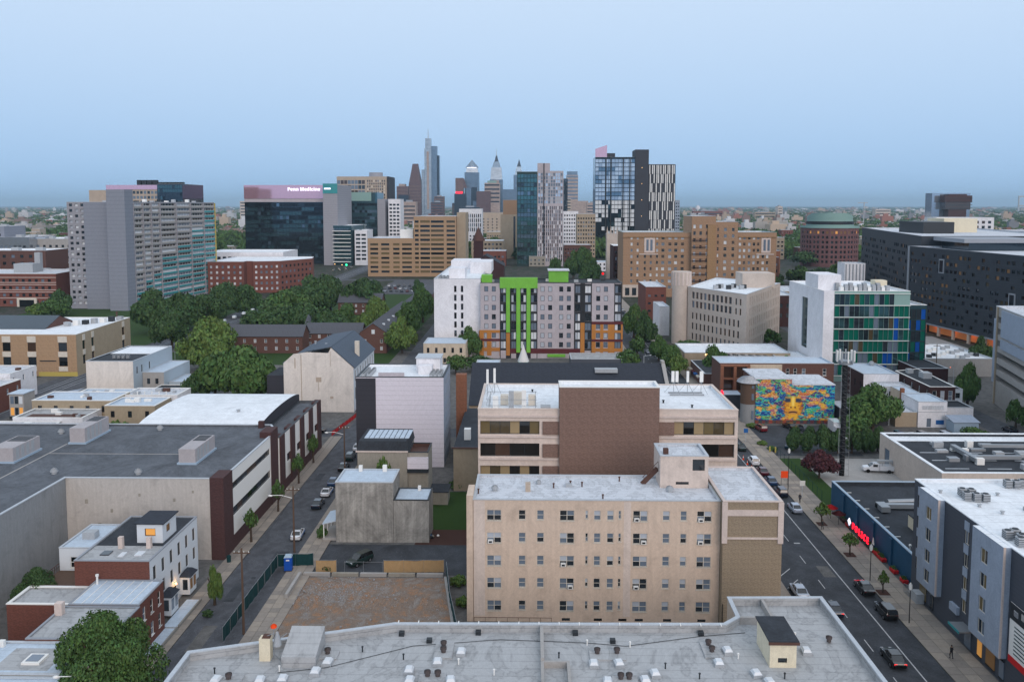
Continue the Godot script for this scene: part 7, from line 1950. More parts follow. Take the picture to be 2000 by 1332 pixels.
# ---------------------------------------------------------------- low city to the horizon
func make_far() -> void:
	var r := RandomNumberGenerator.new()
	r.seed = 77
	# mid-distance blocks filling the gaps, each one an object
	var kinds := [["red_brick_far", "roof_pale", "red brick"], ["concrete_tan", "roof_white", "tan, white-roofed"], ["old_brick", "roof_grey", "brown brick"], ["beige_dim", "roof_pale", "beige"], ["stucco2", "roof_white", "grey stucco"], ["white_wall", "roof_silver", "white"]]
	var groups := [["low-rise block in the hazy left district behind the grey slab", -820, -300, -620, -1500], ["low-rise block in the streets behind the large hotel", 160, 420, -680, -1500], ["low-rise block among the roofs between glass office and boulevard", -240, 60, -720, -1500], ["low-rise block in the right district beyond the black slabs", 330, 900, -700, -1600]]
	var placed: Array[Vector2] = []
	for g in groups:
		var n := 0
		var tries := 0
		while n < 55 and tries < 900:
			tries += 1
			var x := r.randf_range(g[1], g[2])
			var z := r.randf_range(g[4], g[3])
			if absf(x) > 0.70 * absf(z) + 40: continue
			if x > 36 and x < 56 or x > -156 and x < -136: continue
			if x > 245 and x < 310 and z > -850: continue
			if x > -290 and x < -45 and z > -1060: continue
			if x > -90 and x < -10 and z > -1040: continue
			if x > 60 and x < 200 and z < -1130 and z > -1200: continue
			var ok := true
			for p in placed: if p.distance_to(Vector2(x, z)) < 26: ok = false; break
			if not ok: continue
			placed.append(Vector2(x, z))
			var k: Array = kinds[r.randi() % kinds.size()]
			var w := r.randf_range(12, 24)
			var h := r.randf_range(7, 13) if r.randf() < 0.85 else r.randf_range(14, 22)
			var o := building("low_block", "%s%s %s" % ["tall " if h > 13.5 else "", k[2], g[0]], rect(x - w / 2, x + w / 2, z, z - r.randf_range(12, 20)), h, k[0], k[1], {0: [[cross(cols(w, int(w / 3), 1.3, 1.2), rows(1.6, maxi(1, int(h / 3.6)), 3.4, 1.6)), S("far")]]}, {"group": g[0] + "s", "par": 0.5})
			n += 1
	# beyond that the houses run together
	var mm := MultiMesh.new()
	mm.transform_format = MultiMesh.TRANSFORM_3D
	mm.use_colors = true
	var mb := MB.new()
	mb.bx(-0.5, 0.5, 0, 1, -0.5, 0.5)
	mb.bx(-0.3, 0.1, 1.0, 1.25, -0.2, 0.2)
	mm.mesh = mb.mesh(M.vcol)
	var N := 9000
	mm.instance_count = N
	var pal := [Color(0.28, 0.13, 0.10), Color(0.33, 0.27, 0.22), Color(0.42, 0.42, 0.43), Color(0.34, 0.32, 0.30), Color(0.24, 0.17, 0.15), Color(0.45, 0.36, 0.28), Color(0.52, 0.53, 0.55), Color(0.20, 0.21, 0.23)]
	for i in N:
		var d := 1500.0 * pow(8.0, r.randf())
		var a := r.randf_range(-0.62, 0.62)
		var s := r.randf_range(9, 26) * (1.0 + d / 6000.0)
		var h := r.randf_range(6, 12) if r.randf() < 0.94 else r.randf_range(14, 30)
		mm.set_instance_transform(i, Transform3D(Basis(Vector3.UP, r.randf_range(-0.2, 0.2)).scaled_local(Vector3(s, h, s * r.randf_range(0.5, 1.0))), Vector3(d * tan(a), 0, -d)))
		mm.set_instance_color(i, pal[r.randi() % pal.size()] * r.randf_range(0.8, 1.1))
	var mi := MultiMeshInstance3D.new()
	mi.name = "distant_houses"
	mi.multimesh = mm
	add_child(mi)
	mi.set_meta("kind", "stuff")
	tag(mi, "hazy mass of distant houses running out to the horizon", "houses")
	var tm := MultiMesh.new()
	tm.transform_format = MultiMesh.TRANSFORM_3D
	tm.mesh = crown_mesh("far_a", 5, 90, 0.34, 0)
	var NT := 14000
	tm.instance_count = NT
	for i in NT:
		var d := 900.0 * pow(16.0, r.randf())
		var a := r.randf_range(-0.62, 0.62)
		var x := d * tan(a)
		if d < 1700 and (absf(x - 44) < 12): x += 40
		var s := r.randf_range(5, 9) * (1.0 + d / 3500.0)
		tm.set_instance_transform(i, Transform3D(Basis(Vector3.UP, r.randf() * TAU).scaled(Vector3(s, minf(s * 1.5, 15.0), s)), Vector3(x, 0, -d)))
	mi = MultiMeshInstance3D.new()
	mi.name = "distant_trees"
	mi.multimesh = tm
	add_child(mi)
	mi.set_meta("kind", "stuff")
	tag(mi, "dark band of distant tree canopy between the far houses", "trees")

# ---------------------------------------------------------------- trees
func crown_mesh(key: String, seed_: int, count: int, leaf: float, tint: int) -> Mesh:   # unit crown: radius 1, from y = 0 to y = 1
	if cache.has("cr" + key): return cache["cr" + key]
	var r := RandomNumberGenerator.new()
	r.seed = seed_ * 131 + 7
	var lobes := []
	for i in 22:
		var a := r.randf() * TAU
		var q := sqrt(r.randf()) * 0.68
		var y := 0.24 + 0.50 * r.randf() * (1.15 - q)
		lobes.append([Vector3(cos(a) * q, y, sin(a) * q), r.randf_range(0.22, 0.38)])
	lobes.append([Vector3(0, 0.72, 0), 0.27])
	var base: Array = [[0.060, 0.115, 0.034], [0.095, 0.155, 0.040], [0.07, 0.025, 0.03], [0.045, 0.088, 0.032]][tint]
	var mb := MB.new()
	for i in count:
		var L: Array = lobes[r.randi() % lobes.size()]
		var d := Vector3(r.randfn(), r.randfn() * 0.9 + 0.25, r.randfn()).normalized()
		var rad: float = L[1] * (0.72 + 0.36 * r.randf())
		var p: Vector3 = L[0] + d * Vector3(rad, rad * 0.72, rad)
		p.y = clampf(p.y, 0.02, 1.02)
		var nn := (d + Vector3(r.randfn(), r.randfn() + 0.4, r.randfn()) * 0.55).normalized()
		var tx := nn.cross(Vector3(r.randfn(), r.randfn(), r.randfn())).normalized()
		var ty := nn.cross(tx)
		var s := leaf * r.randf_range(0.6, 1.25)
		var v := r.randf_range(0.7, 1.35)
		mb.col = Color(base[0] * v * r.randf_range(0.85, 1.2), base[1] * v, base[2] * v * r.randf_range(0.8, 1.2))
		mb.quad(p - tx * s, p + ty * s * 0.62, p + tx * s, p - ty * s * 0.62)
	cache["cr" + key] = mb.mesh(M.leaf)
	return cache["cr" + key]

func trunk_mesh(key: String, seed_: int) -> Mesh:    # unit: total height 1
	if cache.has("tr" + key): return cache["tr" + key]
	var r := RandomNumberGenerator.new()
	r.seed = seed_
	var mb := MB.new()
	mb.tube(Vector3.ZERO, Vector3(0.01, 0.42, 0), 0.035, 0.022, 8)
	for k in 6:
		var a := k * 1.1 + r.randf()
		var e := Vector3(cos(a) * r.randf_range(0.12, 0.24), r.randf_range(0.6, 0.82), sin(a) * r.randf_range(0.12, 0.24))
		mb.tube(Vector3(0.01, 0.3 + 0.02 * k, 0), e, 0.016, 0.006, 5)
	cache["tr" + key] = mb.mesh(M.bark)
	return cache["tr" + key]

func tree(label: String, x: float, z: float, h: float, rad: float, kind := "mid", tint := 0, group := "", stem := 0.25, y0 := 0.0) -> Node3D:
	var t := thing("tree", label, "tree", Vector3(x, y0, z), rng.randf() * TAU, group)
	part(t, "trunk", trunk_mesh(str(rng.randi() % 3), rng.randi() % 3), Vector3.ZERO, Basis().scaled(Vector3(h, h, h) * Vector3(1, 1, 1)))
	var m: Mesh
	var v := rng.randi() % 4
	match kind:
		"near": m = crown_mesh("near%d_%d" % [tint, v % 2], 11 + v % 2, 38000, 0.024, tint)
		"mid": m = crown_mesh("mid%d_%d" % [tint, v], 21 + v, 7500, 0.062, tint)
		"small": m = crown_mesh("small%d_%d" % [tint, v % 2], 31 + v % 2, 1600, 0.095, tint)
		_: m = crown_mesh("thin%d_%d" % [tint, v % 2], 51 + v % 2, 420, 0.13, tint)
	part(t, "crown", m, Vector3(0, h * stem, 0), Basis().scaled(Vector3(rad, h * (1.0 - stem), rad)))
	return t

func make_trees() -> void:
	tree("dark tree left of the wood, against the teal slab tower", -165.1, -375.5, 19.9, 10.7, "mid", 3, "", 0.12)
	tree("second dark tree along the foot of the teal slab tower", -154.7, -378.8, 18.7, 11.4, "mid", 3, "", 0.12)
	tree("third dark tree along the foot of the teal slab tower", -148.6, -391.8, 16.5, 10.6, "mid", 3, "", 0.12)
	tree("dark tree under the yellow end of the slab tower", -152.4, -428.1, 18.5, 10.9, "mid", 3, "", 0.12)
	tree("dark tree in front of the stepped red brick apartments", -142.2, -428.3, 17.4, 10.3, "mid", 3, "", 0.12)
	tree("dark tree at the roadside behind the school", -140.4, -334.9, 16.2, 9.0, "mid", 3, "", 0.12)
	tree("broad dark tree on the left of the wooded court", -113.4, -369.0, 15.5, 12.2, "mid", 3, "", 0.12)
	tree("broad tree in the middle of the wooded court", -111.1, -392.6, 18.8, 13.0, "mid", 0, "", 0.12)
	tree("tall tree at the back of the wooded court", -109.7, -428.9, 22.6, 12.9, "mid", 3, "", 0.12)
	tree("tall tree at the right back of the wooded court", -104.3, -449.8, 20.9, 10.8, "mid", 3, "", 0.12)
	tree("dark tree above the long townhouse roof", -98.0, -369.3, 15.5, 11.1, "mid", 3, "", 0.12)
	tree("dark spreading tree left of the small townhouse", -83.8, -351.4, 14.8, 11.6, "mid", 3, "", 0.12)
	tree("tree beside the far townhouse roof", -80.8, -377.2, 13.6, 7.9, "mid", 0, "", 0.12)
	tree("round dark tree beside the car park", -88.2, -450.1, 18.8, 12.8, "mid", 3, "", 0.12)
	tree("bright green tree left of the slate-roofed row", -66.7, -377.5, 16.9, 6.8, "mid", 1, "", 0.12)
	tree("small bright tree between the townhouse rows", -68.4, -355.8, 12.6, 5.3, "mid", 1, "", 0.12)
	tree("bright green street tree right of the slate-roofed row", -48.3, -325.0, 15.2, 6.6, "mid", 1, "", 0.12)
	tree("second street tree right of the slate-roofed row", -50.7, -363.1, 16.3, 7.0, "mid", 0, "", 0.12)
	tree("third street tree left of the white block", -51.0, -411.2, 18.2, 6.9, "mid", 0, "", 0.12)
	tree("loose bright tree at the bend of the left road", -116.0, -312.6, 16.6, 10.3, "mid", 1, "", 0.12)
	tree("bright tree in front of the bend of the left road", -110.6, -288.1, 14.8, 9.5, "mid", 1, "", 0.12)
	tree("large dark round tree behind the white vaulted hall", -82.0, -239.5, 17.8, 10.8, "mid", 0, "", 0.12)
	tree("tree on the left side of the large round tree", -89.7, -242.5, 14.0, 6.5, "mid", 0, "", 0.12)
	tree("tree on the right side of the large round tree", -75.5, -239.6, 13.1, 4.3, "mid", 0, "", 0.12)
	tree("small dark tree beside the low silver wing", -94.3, -239.2, 9.5, 4.3, "small", 3, "", 0.12)
	tree("bushy tree left of the slab tower foot", -238.7, -426.3, 9.8, 7.7, "small", 0, "", 0.12)
	tree("small tree behind the school roof", -245.1, -426.2, 7.7, 6.4, "small", 1, "", 0.12)
	tree("dark tree at the corner of the banded brick building", -239.6, -436.4, 14.4, 6.5, "small", 3, "", 0.12)
	tree("tree right of the white block above the yellow house", -22.4, -314.5, 12.8, 5.7, "mid", 0, "", 0.12)
	tree("low tree behind the white panel block", -24.6, -285.4, 6.9, 4.3, "small", 0, "", 0.12)
	tree("low dark tree before the orange panels", -17.2, -290.0, 6.1, 6.1, "small", 3, "", 0.12)
	tree("first tree on the right kerb of the far boulevard", 44.0, -365.0, 14.8, 5.5, "mid", 0, "", 0.12)
	tree("second tree on the right kerb of the far boulevard", 45.7, -344.9, 15.4, 5.6, "mid", 3, "", 0.12)
	tree("tree before the round stone tower", 46.5, -310.6, 10.2, 4.7, "mid", 0, "", 0.12)
	tree("tree at the foot of the round stone tower", 48.0, -291.3, 9.3, 4.7, "mid", 0, "", 0.12)
	tree("low tree in front of the stone office", 60.2, -327.2, 5.5, 5.9, "small", 0, "", 0.12)
	tree("tree before the striped awnings of the storefronts", 59.6, -278.5, 11.4, 5.5, "mid", 0, "", 0.12)
	tree("small street tree on the boulevard pavement", 48.7, -282.5, 7.6, 3.7, "small", 1, "", 0.12)
	tree("tree at the right foot of the orange panels", 33.8, -293.8, 7.8, 4.4, "small", 0, "", 0.12)
	tree("small tree on the left kerb of the boulevard", 40.1, -321.2, 8.6, 3.5, "small", 0, "", 0.12)
	tree("tree left at the far end of the boulevard", 33.0, -657.4, 23.3, 7.9, "mid", 0, "", 0.12)
	tree("tree at the far end of the boulevard", 40.8, -657.5, 26.0, 9.9, "mid", 0, "", 0.12)
	tree("tree beneath the gothic tower", 46.9, -635.6, 18.8, 7.6, "mid", 0, "", 0.12)
	tree("low tree below the gothic tower", 40.5, -595.5, 14.1, 8.2, "small", 0, "", 0.12)
	tree("tree behind the lime roof room", 20.2, -680.8, 16.1, 6.1, "small", 0, "", 0.12)
	tree("slim tree left of the brown church", -53.9, -731.9, 21.6, 5.3, "small", 0, "", 0.12)
	tree("large tree behind the radio mast", 86.1, -216.0, 11.7, 7.3, "mid", 0, "", 0.12)
	tree("tree left of the large tree behind the mast", 79.6, -210.0, 6.3, 4.4, "small", 0, "", 0.12)
	tree("tall tree at the end of the brick terrace", 120.2, -237.5, 13.5, 3.7, "mid", 0, "", 0.12)
	tree("dark tree at the edge of the plaza", 154.6, -298.1, 12.1, 4.5, "mid", 3, "", 0.12)
	tree("small tree at the right frame edge before the garage", 122.8, -218.2, 7.9, 2.6, "small", 0, "", 0.12)
	tree("low spreading tree beside the blue shed", 105.9, -205.0, 3.7, 3.7, "small", 0, "", 0.12)
	tree("tree row left part beneath the red drum building", 219.4, -618.5, 17.1, 9.3, "small", 0, "", 0.12)
	tree("tree before the foot of the red drum building", 198.5, -598.8, 14.1, 10.8, "small", 3, "", 0.12)
	tree("tree between the red drum and the black slabs", 223.1, -599.3, 14.1, 10.8, "small", 0, "", 0.12)
	tree("tree right of the hotel end", 190.4, -617.9, 14.5, 9.3, "small", 0, "", 0.12)
	tree("dark tree between hotel and red drum building", 250.6, -799.7, 15.0, 14.4, "small", 3, "", 0.12)
	tree("far tree above the hotel wing", 315.4, -1067.4, 18.7, 16.0, "small", 0, "", 0.12)
	tree("dark tree beside the right end of the hotel", 158.8, -562.7, 13.3, 6.8, "small", 3, "", 0.12)
	tree("shrubby tree at the foot of the white laboratory wall", 112.5, -328.3, 9.8, 3.9, "small", 3, "", 0.12)
	tree("tree right of the stone office", 95.1, -345.9, 7.2, 6.2, "small", 0, "", 0.12)
	tree("huge leafy tree filling the lower left foreground", -45.4, -88.3, 13.7, 6.8, "near", 0, "", 0.2)
	tree("spreading tree against the grey warehouse wall", -66.1, -111.5, 8.2, 3.7, "near", 3, "", 0.2)
	tree("slim oval street tree on the left pavement", -44.2, -117.0, 5.9, 1.3, "mid", 1, "", 0.12)
	tree("lower bough tree at the bottom edge of the frame", -50.8, -90.1, 6.4, 3.2, "mid", 0, "", 0.12)
	# thin young street trees
	for q in [[-46.3, -139.6, 6.2, 1.3, "first young street tree beside the warehouse pavement"], [-46.0, -154.1, 6.4, 1.4, "second young street tree beside the warehouse pavement"], [-46.5, -170.2, 6.6, 1.5, "third young street tree beside the annex"], [-47.0, -184.2, 6.8, 1.5, "last young street tree beside the annex"]]:
		tree(q[4], q[0], q[1], q[2], q[3], "thin", 0, "young trees along the left pavement", 0.4)
	for q in [[51.4, -149.7, 4.2, 1.7, "young pavement tree nearest the fenced lawn"], [51.4, -136.2, 4.0, 1.5, "young pavement tree before the lit letters"], [51.2, -122.6, 3.6, 0.9, "thin young tree nearest the grey apartment building"]]:
		tree(q[4], q[0], q[1], q[2], q[3], "thin", 1, "young trees along the right pavement", 0.45)
		var pit := thing("tree_pit", "dark mulch square around the %s" % q[4], "tree pit", Vector3(q[0], 0.15, q[1]))
		boxpart(pit, "mulch", "mulch", -0.8, 0.8, 0, 0.02, -0.9, 0.9)
	tree("dark purple leaved tree on the fenced lawn", 59.6, -176.0, 6.4, 4.1, "mid", 2, "", 0.2)
	tree("small green tree growing in the gap behind the stucco house", -26.0, -150.5, 12.2, 2.2, "small", 1, "", 0.3)
	for q in [[-104, -545, 11.0, 5.5, "left"], [-96, -538, 10.0, 5.0, "middle"], [-70, -540, 10.0, 5.0, "right"]]: tree("%s tree at the near edge of the distant car park" % q[4], q[0], q[1], q[2], q[3], "mid", 3, "", 0.1)
	var hed := [[60.6, -196.4], [63.6, -195.4], [66.6, -194.6], [69.8, -194.2], [73.0, -194.4], [76.2, -195.0], [79.4, -196.0]]
	for i in hed.size():
		tree("tall dark hedge tree, number %s from the left in the row before the mast" % ["one", "two", "three", "four", "five", "six", "seven"][i], hed[i][0], hed[i][1], 6.0 + 0.5 * (i % 3), 2.5, "mid", 3, "hedge row behind the radio mast", 0.02)
	var bl := [["round clipped bush beside the stucco house porch", -35.0, -141.8, 2.6, 1.1, 0], ["low bush at the foot of the oval street tree", -44.0, -113.6, 1.0, 0.9, 3], ["bush strip beside the car park entrance", 54.6, -200.8, 1.2, 1.4, 1], ["bush strip nearest the yellow bollards", 55.6, -196.2, 1.2, 1.4, 0], ["bush at the corner below the turret", 56.2, -217.0, 1.3, 1.6, 1], ["bush on the right of the driveway fence", -10.4, -124.0, 1.8, 1.4, 1], ["weedy shrub along the tan building's left wall", -9.2, -117.5, 1.6, 1.2, 1], ["dark shrub at the driveway mouth", -31.0, -128.6, 1.6, 1.2, 3], ["shrub behind the mansard house shed", -14.5, -168.0, 2.2, 1.8, 0], ["roof garden shrub above the tan hall", 84.0, -283.0, 7.6, 3.0, 1], ["climbing shrubs behind the low shop roofs", -100.5, -205.5, 4.2, 4.0, 1], ["green bush beside the stained end house", -104.0, -234.0, 3.4, 3.0, 1], ["second green bush below the stained end house", -98.5, -231.5, 3.0, 2.8, 0], ["dark shrubs under the big round tree", -80.0, -228.0, 3.6, 4.0, 3], ["shrubs between warehouse and round tree", -88.0, -226.0, 3.4, 4.0, 3], ["low green shrub before the laboratory annex", 124.0, -274.0, 3.2, 2.6, 0]]
	for q in bl:
		var t := thing("bush", q[0], "bush", Vector3(q[1], 0, q[2]))
		part(t, "foliage", crown_mesh("bush%d" % q[5], 61 + q[5], 900, 0.13, q[5]), Vector3.ZERO, Basis().scaled(Vector3(q[4], q[3], q[4])))
	# dense background woods to the left, seen as a mass
	var r := RandomNumberGenerator.new()
	r.seed = 15
	var tm := MultiMesh.new()
	tm.transform_format = MultiMesh.TRANSFORM_3D
	tm.mesh = crown_mesh("wood", 8, 420, 0.17, 0)
	tm.instance_count = 260
	for i in 260:
		var z := -r.randf_range(1000, 1700)
		var x := z * r.randf_range(0.36, 0.62)
		if i > 180: x = r.randf_range(330, 700)
		var s := r.randf_range(9, 15)
		tm.set_instance_transform(i, Transform3D(Basis(Vector3.UP, r.randf() * TAU).scaled(Vector3(s, s * 1.35, s)), Vector3(x, 0, z)))
	var mi := MultiMeshInstance3D.new()
	mi.name = "woodland"
	mi.multimesh = tm
	add_child(mi)
	mi.set_meta("kind", "stuff")
	tag(mi, "green park woodland beyond the left brick buildings", "woodland")

# ---------------------------------------------------------------- cars
func loft(mb: MB, st: Array, section: Callable) -> void:
	var prev := []
	for i in st.size():
		var ring: Array = section.call(st[i])
		if i > 0:
			for k in ring.size():
				var j := (k + 1) % ring.size()
				mb.quad(prev[k], prev[j], ring[j], ring[k])
		prev = ring
		if i == 0:
			for k in range(1, ring.size() - 1): mb.tri(ring[0], ring[k + 1], ring[k])
		if i == st.size() - 1:
			for k in range(1, ring.size() - 1): mb.tri(ring[0], ring[k], ring[k + 1])

func car(label: String, kind: String, col: String, x: float, z: float, turn := 0.0, lit := "", simple := false, group := "") -> Node3D:
	var t := thing("parked_car" if lit == "" else "car", label, "car", Vector3(x, 0.018, z), turn, group)
	var suv := kind == "suv"
	var up := 0.16 if suv else 0.0
	var mk_body := func() -> Mesh:
		var mb := MB.new()
		# stations from the rear (+z) to the nose (-z): z, half width, sill, shoulder
		var s := [[2.28, 0.70, 0.42, 0.78], [2.2, 0.82, 0.30, 0.90], [1.7, 0.90, 0.26, 0.95], [0.6, 0.92, 0.24, 0.94], [-0.8, 0.92, 0.24, 0.92], [-1.5, 0.89, 0.26, 0.84], [-2.05, 0.80, 0.30, 0.74], [-2.28, 0.66, 0.40, 0.62]]
		loft(mb, s, func(q): return [Vector3(-q[1] * 0.9, q[2], q[0]), Vector3(-q[1], (q[2] + q[3]) * 0.5 + up * 0.5, q[0]), Vector3(-q[1] * 0.92, q[3] + up, q[0]), Vector3(q[1] * 0.92, q[3] + up, q[0]), Vector3(q[1], (q[2] + q[3]) * 0.5 + up * 0.5, q[0]), Vector3(q[1] * 0.9, q[2], q[0])])
		return mb.mesh(M["car_" + col])
	var mk_cab := func() -> Mesh:
		var mb := MB.new()
		var s := [[1.75, 0.74, 0.92, 0.95], [1.15, 0.78, 0.93, 1.36], [0.2, 0.78, 0.93, 1.42], [-0.35, 0.78, 0.92, 1.36], [-1.1, 0.76, 0.86, 0.9]]
		if suv: s = [[2.18, 0.76, 1.05, 1.1], [2.0, 0.78, 1.05, 1.56], [0.8, 0.80, 1.05, 1.66], [-0.4, 0.80, 1.05, 1.6], [-1.2, 0.76, 1.0, 1.04]]
		loft(mb, s, func(q): return [Vector3(-q[1], q[2], q[0]), Vector3(-q[1] * 0.84, q[3], q[0]), Vector3(q[1] * 0.84, q[3], q[0]), Vector3(q[1], q[2], q[0])])
		return mb.mesh(M.g_black)
	var mk_roof := func() -> Mesh:
		var mb := MB.new()
		var y := 1.66 if suv else 1.42
		var a := 2.0 if suv else 1.1
		mb.box(Vector3(0, y - 0.01, (a - 0.38) * 0.5), Vector3(1.30, 0.06, a + 0.34), Basis(), 0.92)
		for sx in [-1, 1]:
			mb.beam(Vector3(sx * 0.76, 0.95 + up, -1.08), Vector3(sx * 0.65, y - 0.06, -0.34), 0.07)
			mb.beam(Vector3(sx * 0.76, 0.96 + up, a + (0.15 if suv else 0.6)), Vector3(sx * 0.65, y - 0.06, a), 0.08)
			mb.beam(Vector3(sx * 0.785, 0.95 + up, 0.25), Vector3(sx * 0.665, y - 0.04, 0.25), 0.07)
		return mb.mesh(M["car_" + col])
	part(t, "body", shared("cb" + kind + col, mk_body))
	part(t, "windows", shared("cw" + kind, mk_cab))
	part(t, "roof", shared("crf" + kind + col, mk_roof))
	var mk_wheel := func() -> Mesh:
		var mb := MB.new()
		mb.tube(Vector3(-0.11, 0, 0), Vector3(0.11, 0, 0), 0.33, 0.33, 12)
		return mb.mesh(M.tyre)
	var mk_rim := func() -> Mesh:
		var mb := MB.new()
		mb.tube(Vector3(-0.125, 0, 0), Vector3(0.125, 0, 0), 0.2, 0.2, 8)
		return mb.mesh(M.rim)
	for q in [[-0.82, 1.38], [0.82, 1.38], [-0.82, -1.36], [0.82, -1.36]]:
		var w := part(t, "wheel", shared("wh", mk_wheel), Vector3(q[0], 0.33, q[1]))
		if not simple: part(w, "rim", shared("rim", mk_rim))
	if not simple:
		for sx in [-1, 1]:
			var mt := func() -> Mesh:
				var mb := MB.new()
				mb.box(Vector3.ZERO, Vector3(0.34, 0.16, 0.12))
				return mb.mesh(M.tail_red if lit == "tail" else M.tail_off)
			part(t, "taillight", shared("tl" + lit, mt), Vector3(sx * 0.58, 0.78 + up, 2.2))
			var mh := func() -> Mesh:
				var mb := MB.new()
				mb.box(Vector3.ZERO, Vector3(0.34, 0.14, 0.14))
				return mb.mesh(M.head_white if lit == "head" else M.head_off)
			part(t, "headlight", shared("hl" + lit, mh), Vector3(sx * 0.52, 0.62 + up, -2.18))
	if kind == "police":
		for sx in [-1, 1]:
			var st := MB.new()
			st.bx(sx * 0.915, sx * 0.935, 0.55, 0.72, -1.5, 1.7)
			put(t, "blue_stripe", st, "sign_blue")
		var lb := MB.new()
		lb.bx(-0.6, 0.6, 1.46, 1.6, 0.1, 0.4)
		put(t, "light_bar", lb, "metal_dark")
	return t

# ---------------------------------------------------------------- people: one continuous surface each
func sdf_person(bones: Array, cell: float, paint: Callable) -> MB:
	var lo := Vector3(1e9, 1e9, 1e9)
	var hi := -lo
	for b in bones:
		for k in 2:
			lo = lo.min((b[k] as Vector3) - Vector3.ONE * (b[2 + k] + cell * 2)); hi = hi.max((b[k] as Vector3) + Vector3.ONE * (b[2 + k] + cell * 2))
	var n := Vector3i(((hi - lo) / cell).ceil()) + Vector3i.ONE
	var val := PackedFloat32Array()
	val.resize(n.x * n.y * n.z)
	for z in n.z: for y in n.y: for x in n.x:
		var p := lo + Vector3(x, y, z) * cell
		var d := 1e9
		for b in bones:
			var a: Vector3 = b[0]
			var e: Vector3 = b[1] - a
			var k := clampf((p - a).dot(e) / maxf(e.length_squared(), 1e-6), 0, 1)
			var q: float = p.distance_to(a + e * k) - lerpf(b[2], b[3], k)
			var h := maxf(0.03 - absf(d - q), 0.0) / 0.03
			d = minf(d, q) - h * h * 0.03 * 0.25
		val[(z * n.y + y) * n.x + x] = d
	var vid := {}
	var verts: Array[Vector3] = []
	var at := func(x: int, y: int, z: int) -> float: return val[(z * n.y + y) * n.x + x]
	for z in n.z - 1: for y in n.y - 1: for x in n.x - 1:
		var c := Vector3.ZERO
		var m := 0
		for e in [[0, 0, 0, 1, 0, 0], [0, 1, 0, 1, 1, 0], [0, 0, 1, 1, 0, 1], [0, 1, 1, 1, 1, 1], [0, 0, 0, 0, 1, 0], [1, 0, 0, 1, 1, 0], [0, 0, 1, 0, 1, 1], [1, 0, 1, 1, 1, 1], [0, 0, 0, 0, 0, 1], [1, 0, 0, 1, 0, 1], [0, 1, 0, 0, 1, 1], [1, 1, 0, 1, 1, 1]]:
			var f: float = at.call(x + e[0], y + e[1], z + e[2])
			var g: float = at.call(x + e[3], y + e[4], z + e[5])
			if (f < 0) != (g < 0):
				c += Vector3(e[0], e[1], e[2]).lerp(Vector3(e[3], e[4], e[5]), f / (f - g)); m += 1
		if m > 0:
			vid[(z * n.y + y) * n.x + x] = verts.size()
			verts.append(lo + (Vector3(x, y, z) + c / m) * cell)
	var mb := MB.new()
	for z in range(1, n.z - 1): for y in range(1, n.y - 1): for x in range(1, n.x - 1):
		var f: float = at.call(x, y, z)
		for ax in 3:
			var g: float = at.call(x + int(ax == 0), y + int(ax == 1), z + int(ax == 2))
			if (f < 0) == (g < 0): continue
			var o := [[0, 0, 0], [0, -1, 0], [0, -1, -1], [0, 0, -1]] if ax == 0 else ([[0, 0, 0], [0, 0, -1], [-1, 0, -1], [-1, 0, 0]] if ax == 1 else [[0, 0, 0], [-1, 0, 0], [-1, -1, 0], [0, -1, 0]])
			var q := []
			for k in o:
				var id: int = ((z + k[2]) * n.y + y + k[1]) * n.x + x + k[0]
				if vid.has(id): q.append(verts[vid[id]])
			if q.size() < 4: continue
			mb.col = paint.call((q[0] + q[2]) * 0.5)
			if f < 0: mb.quad(q[0], q[1], q[2], q[3])
			else: mb.quad(q[3], q[2], q[1], q[0])
	return mb

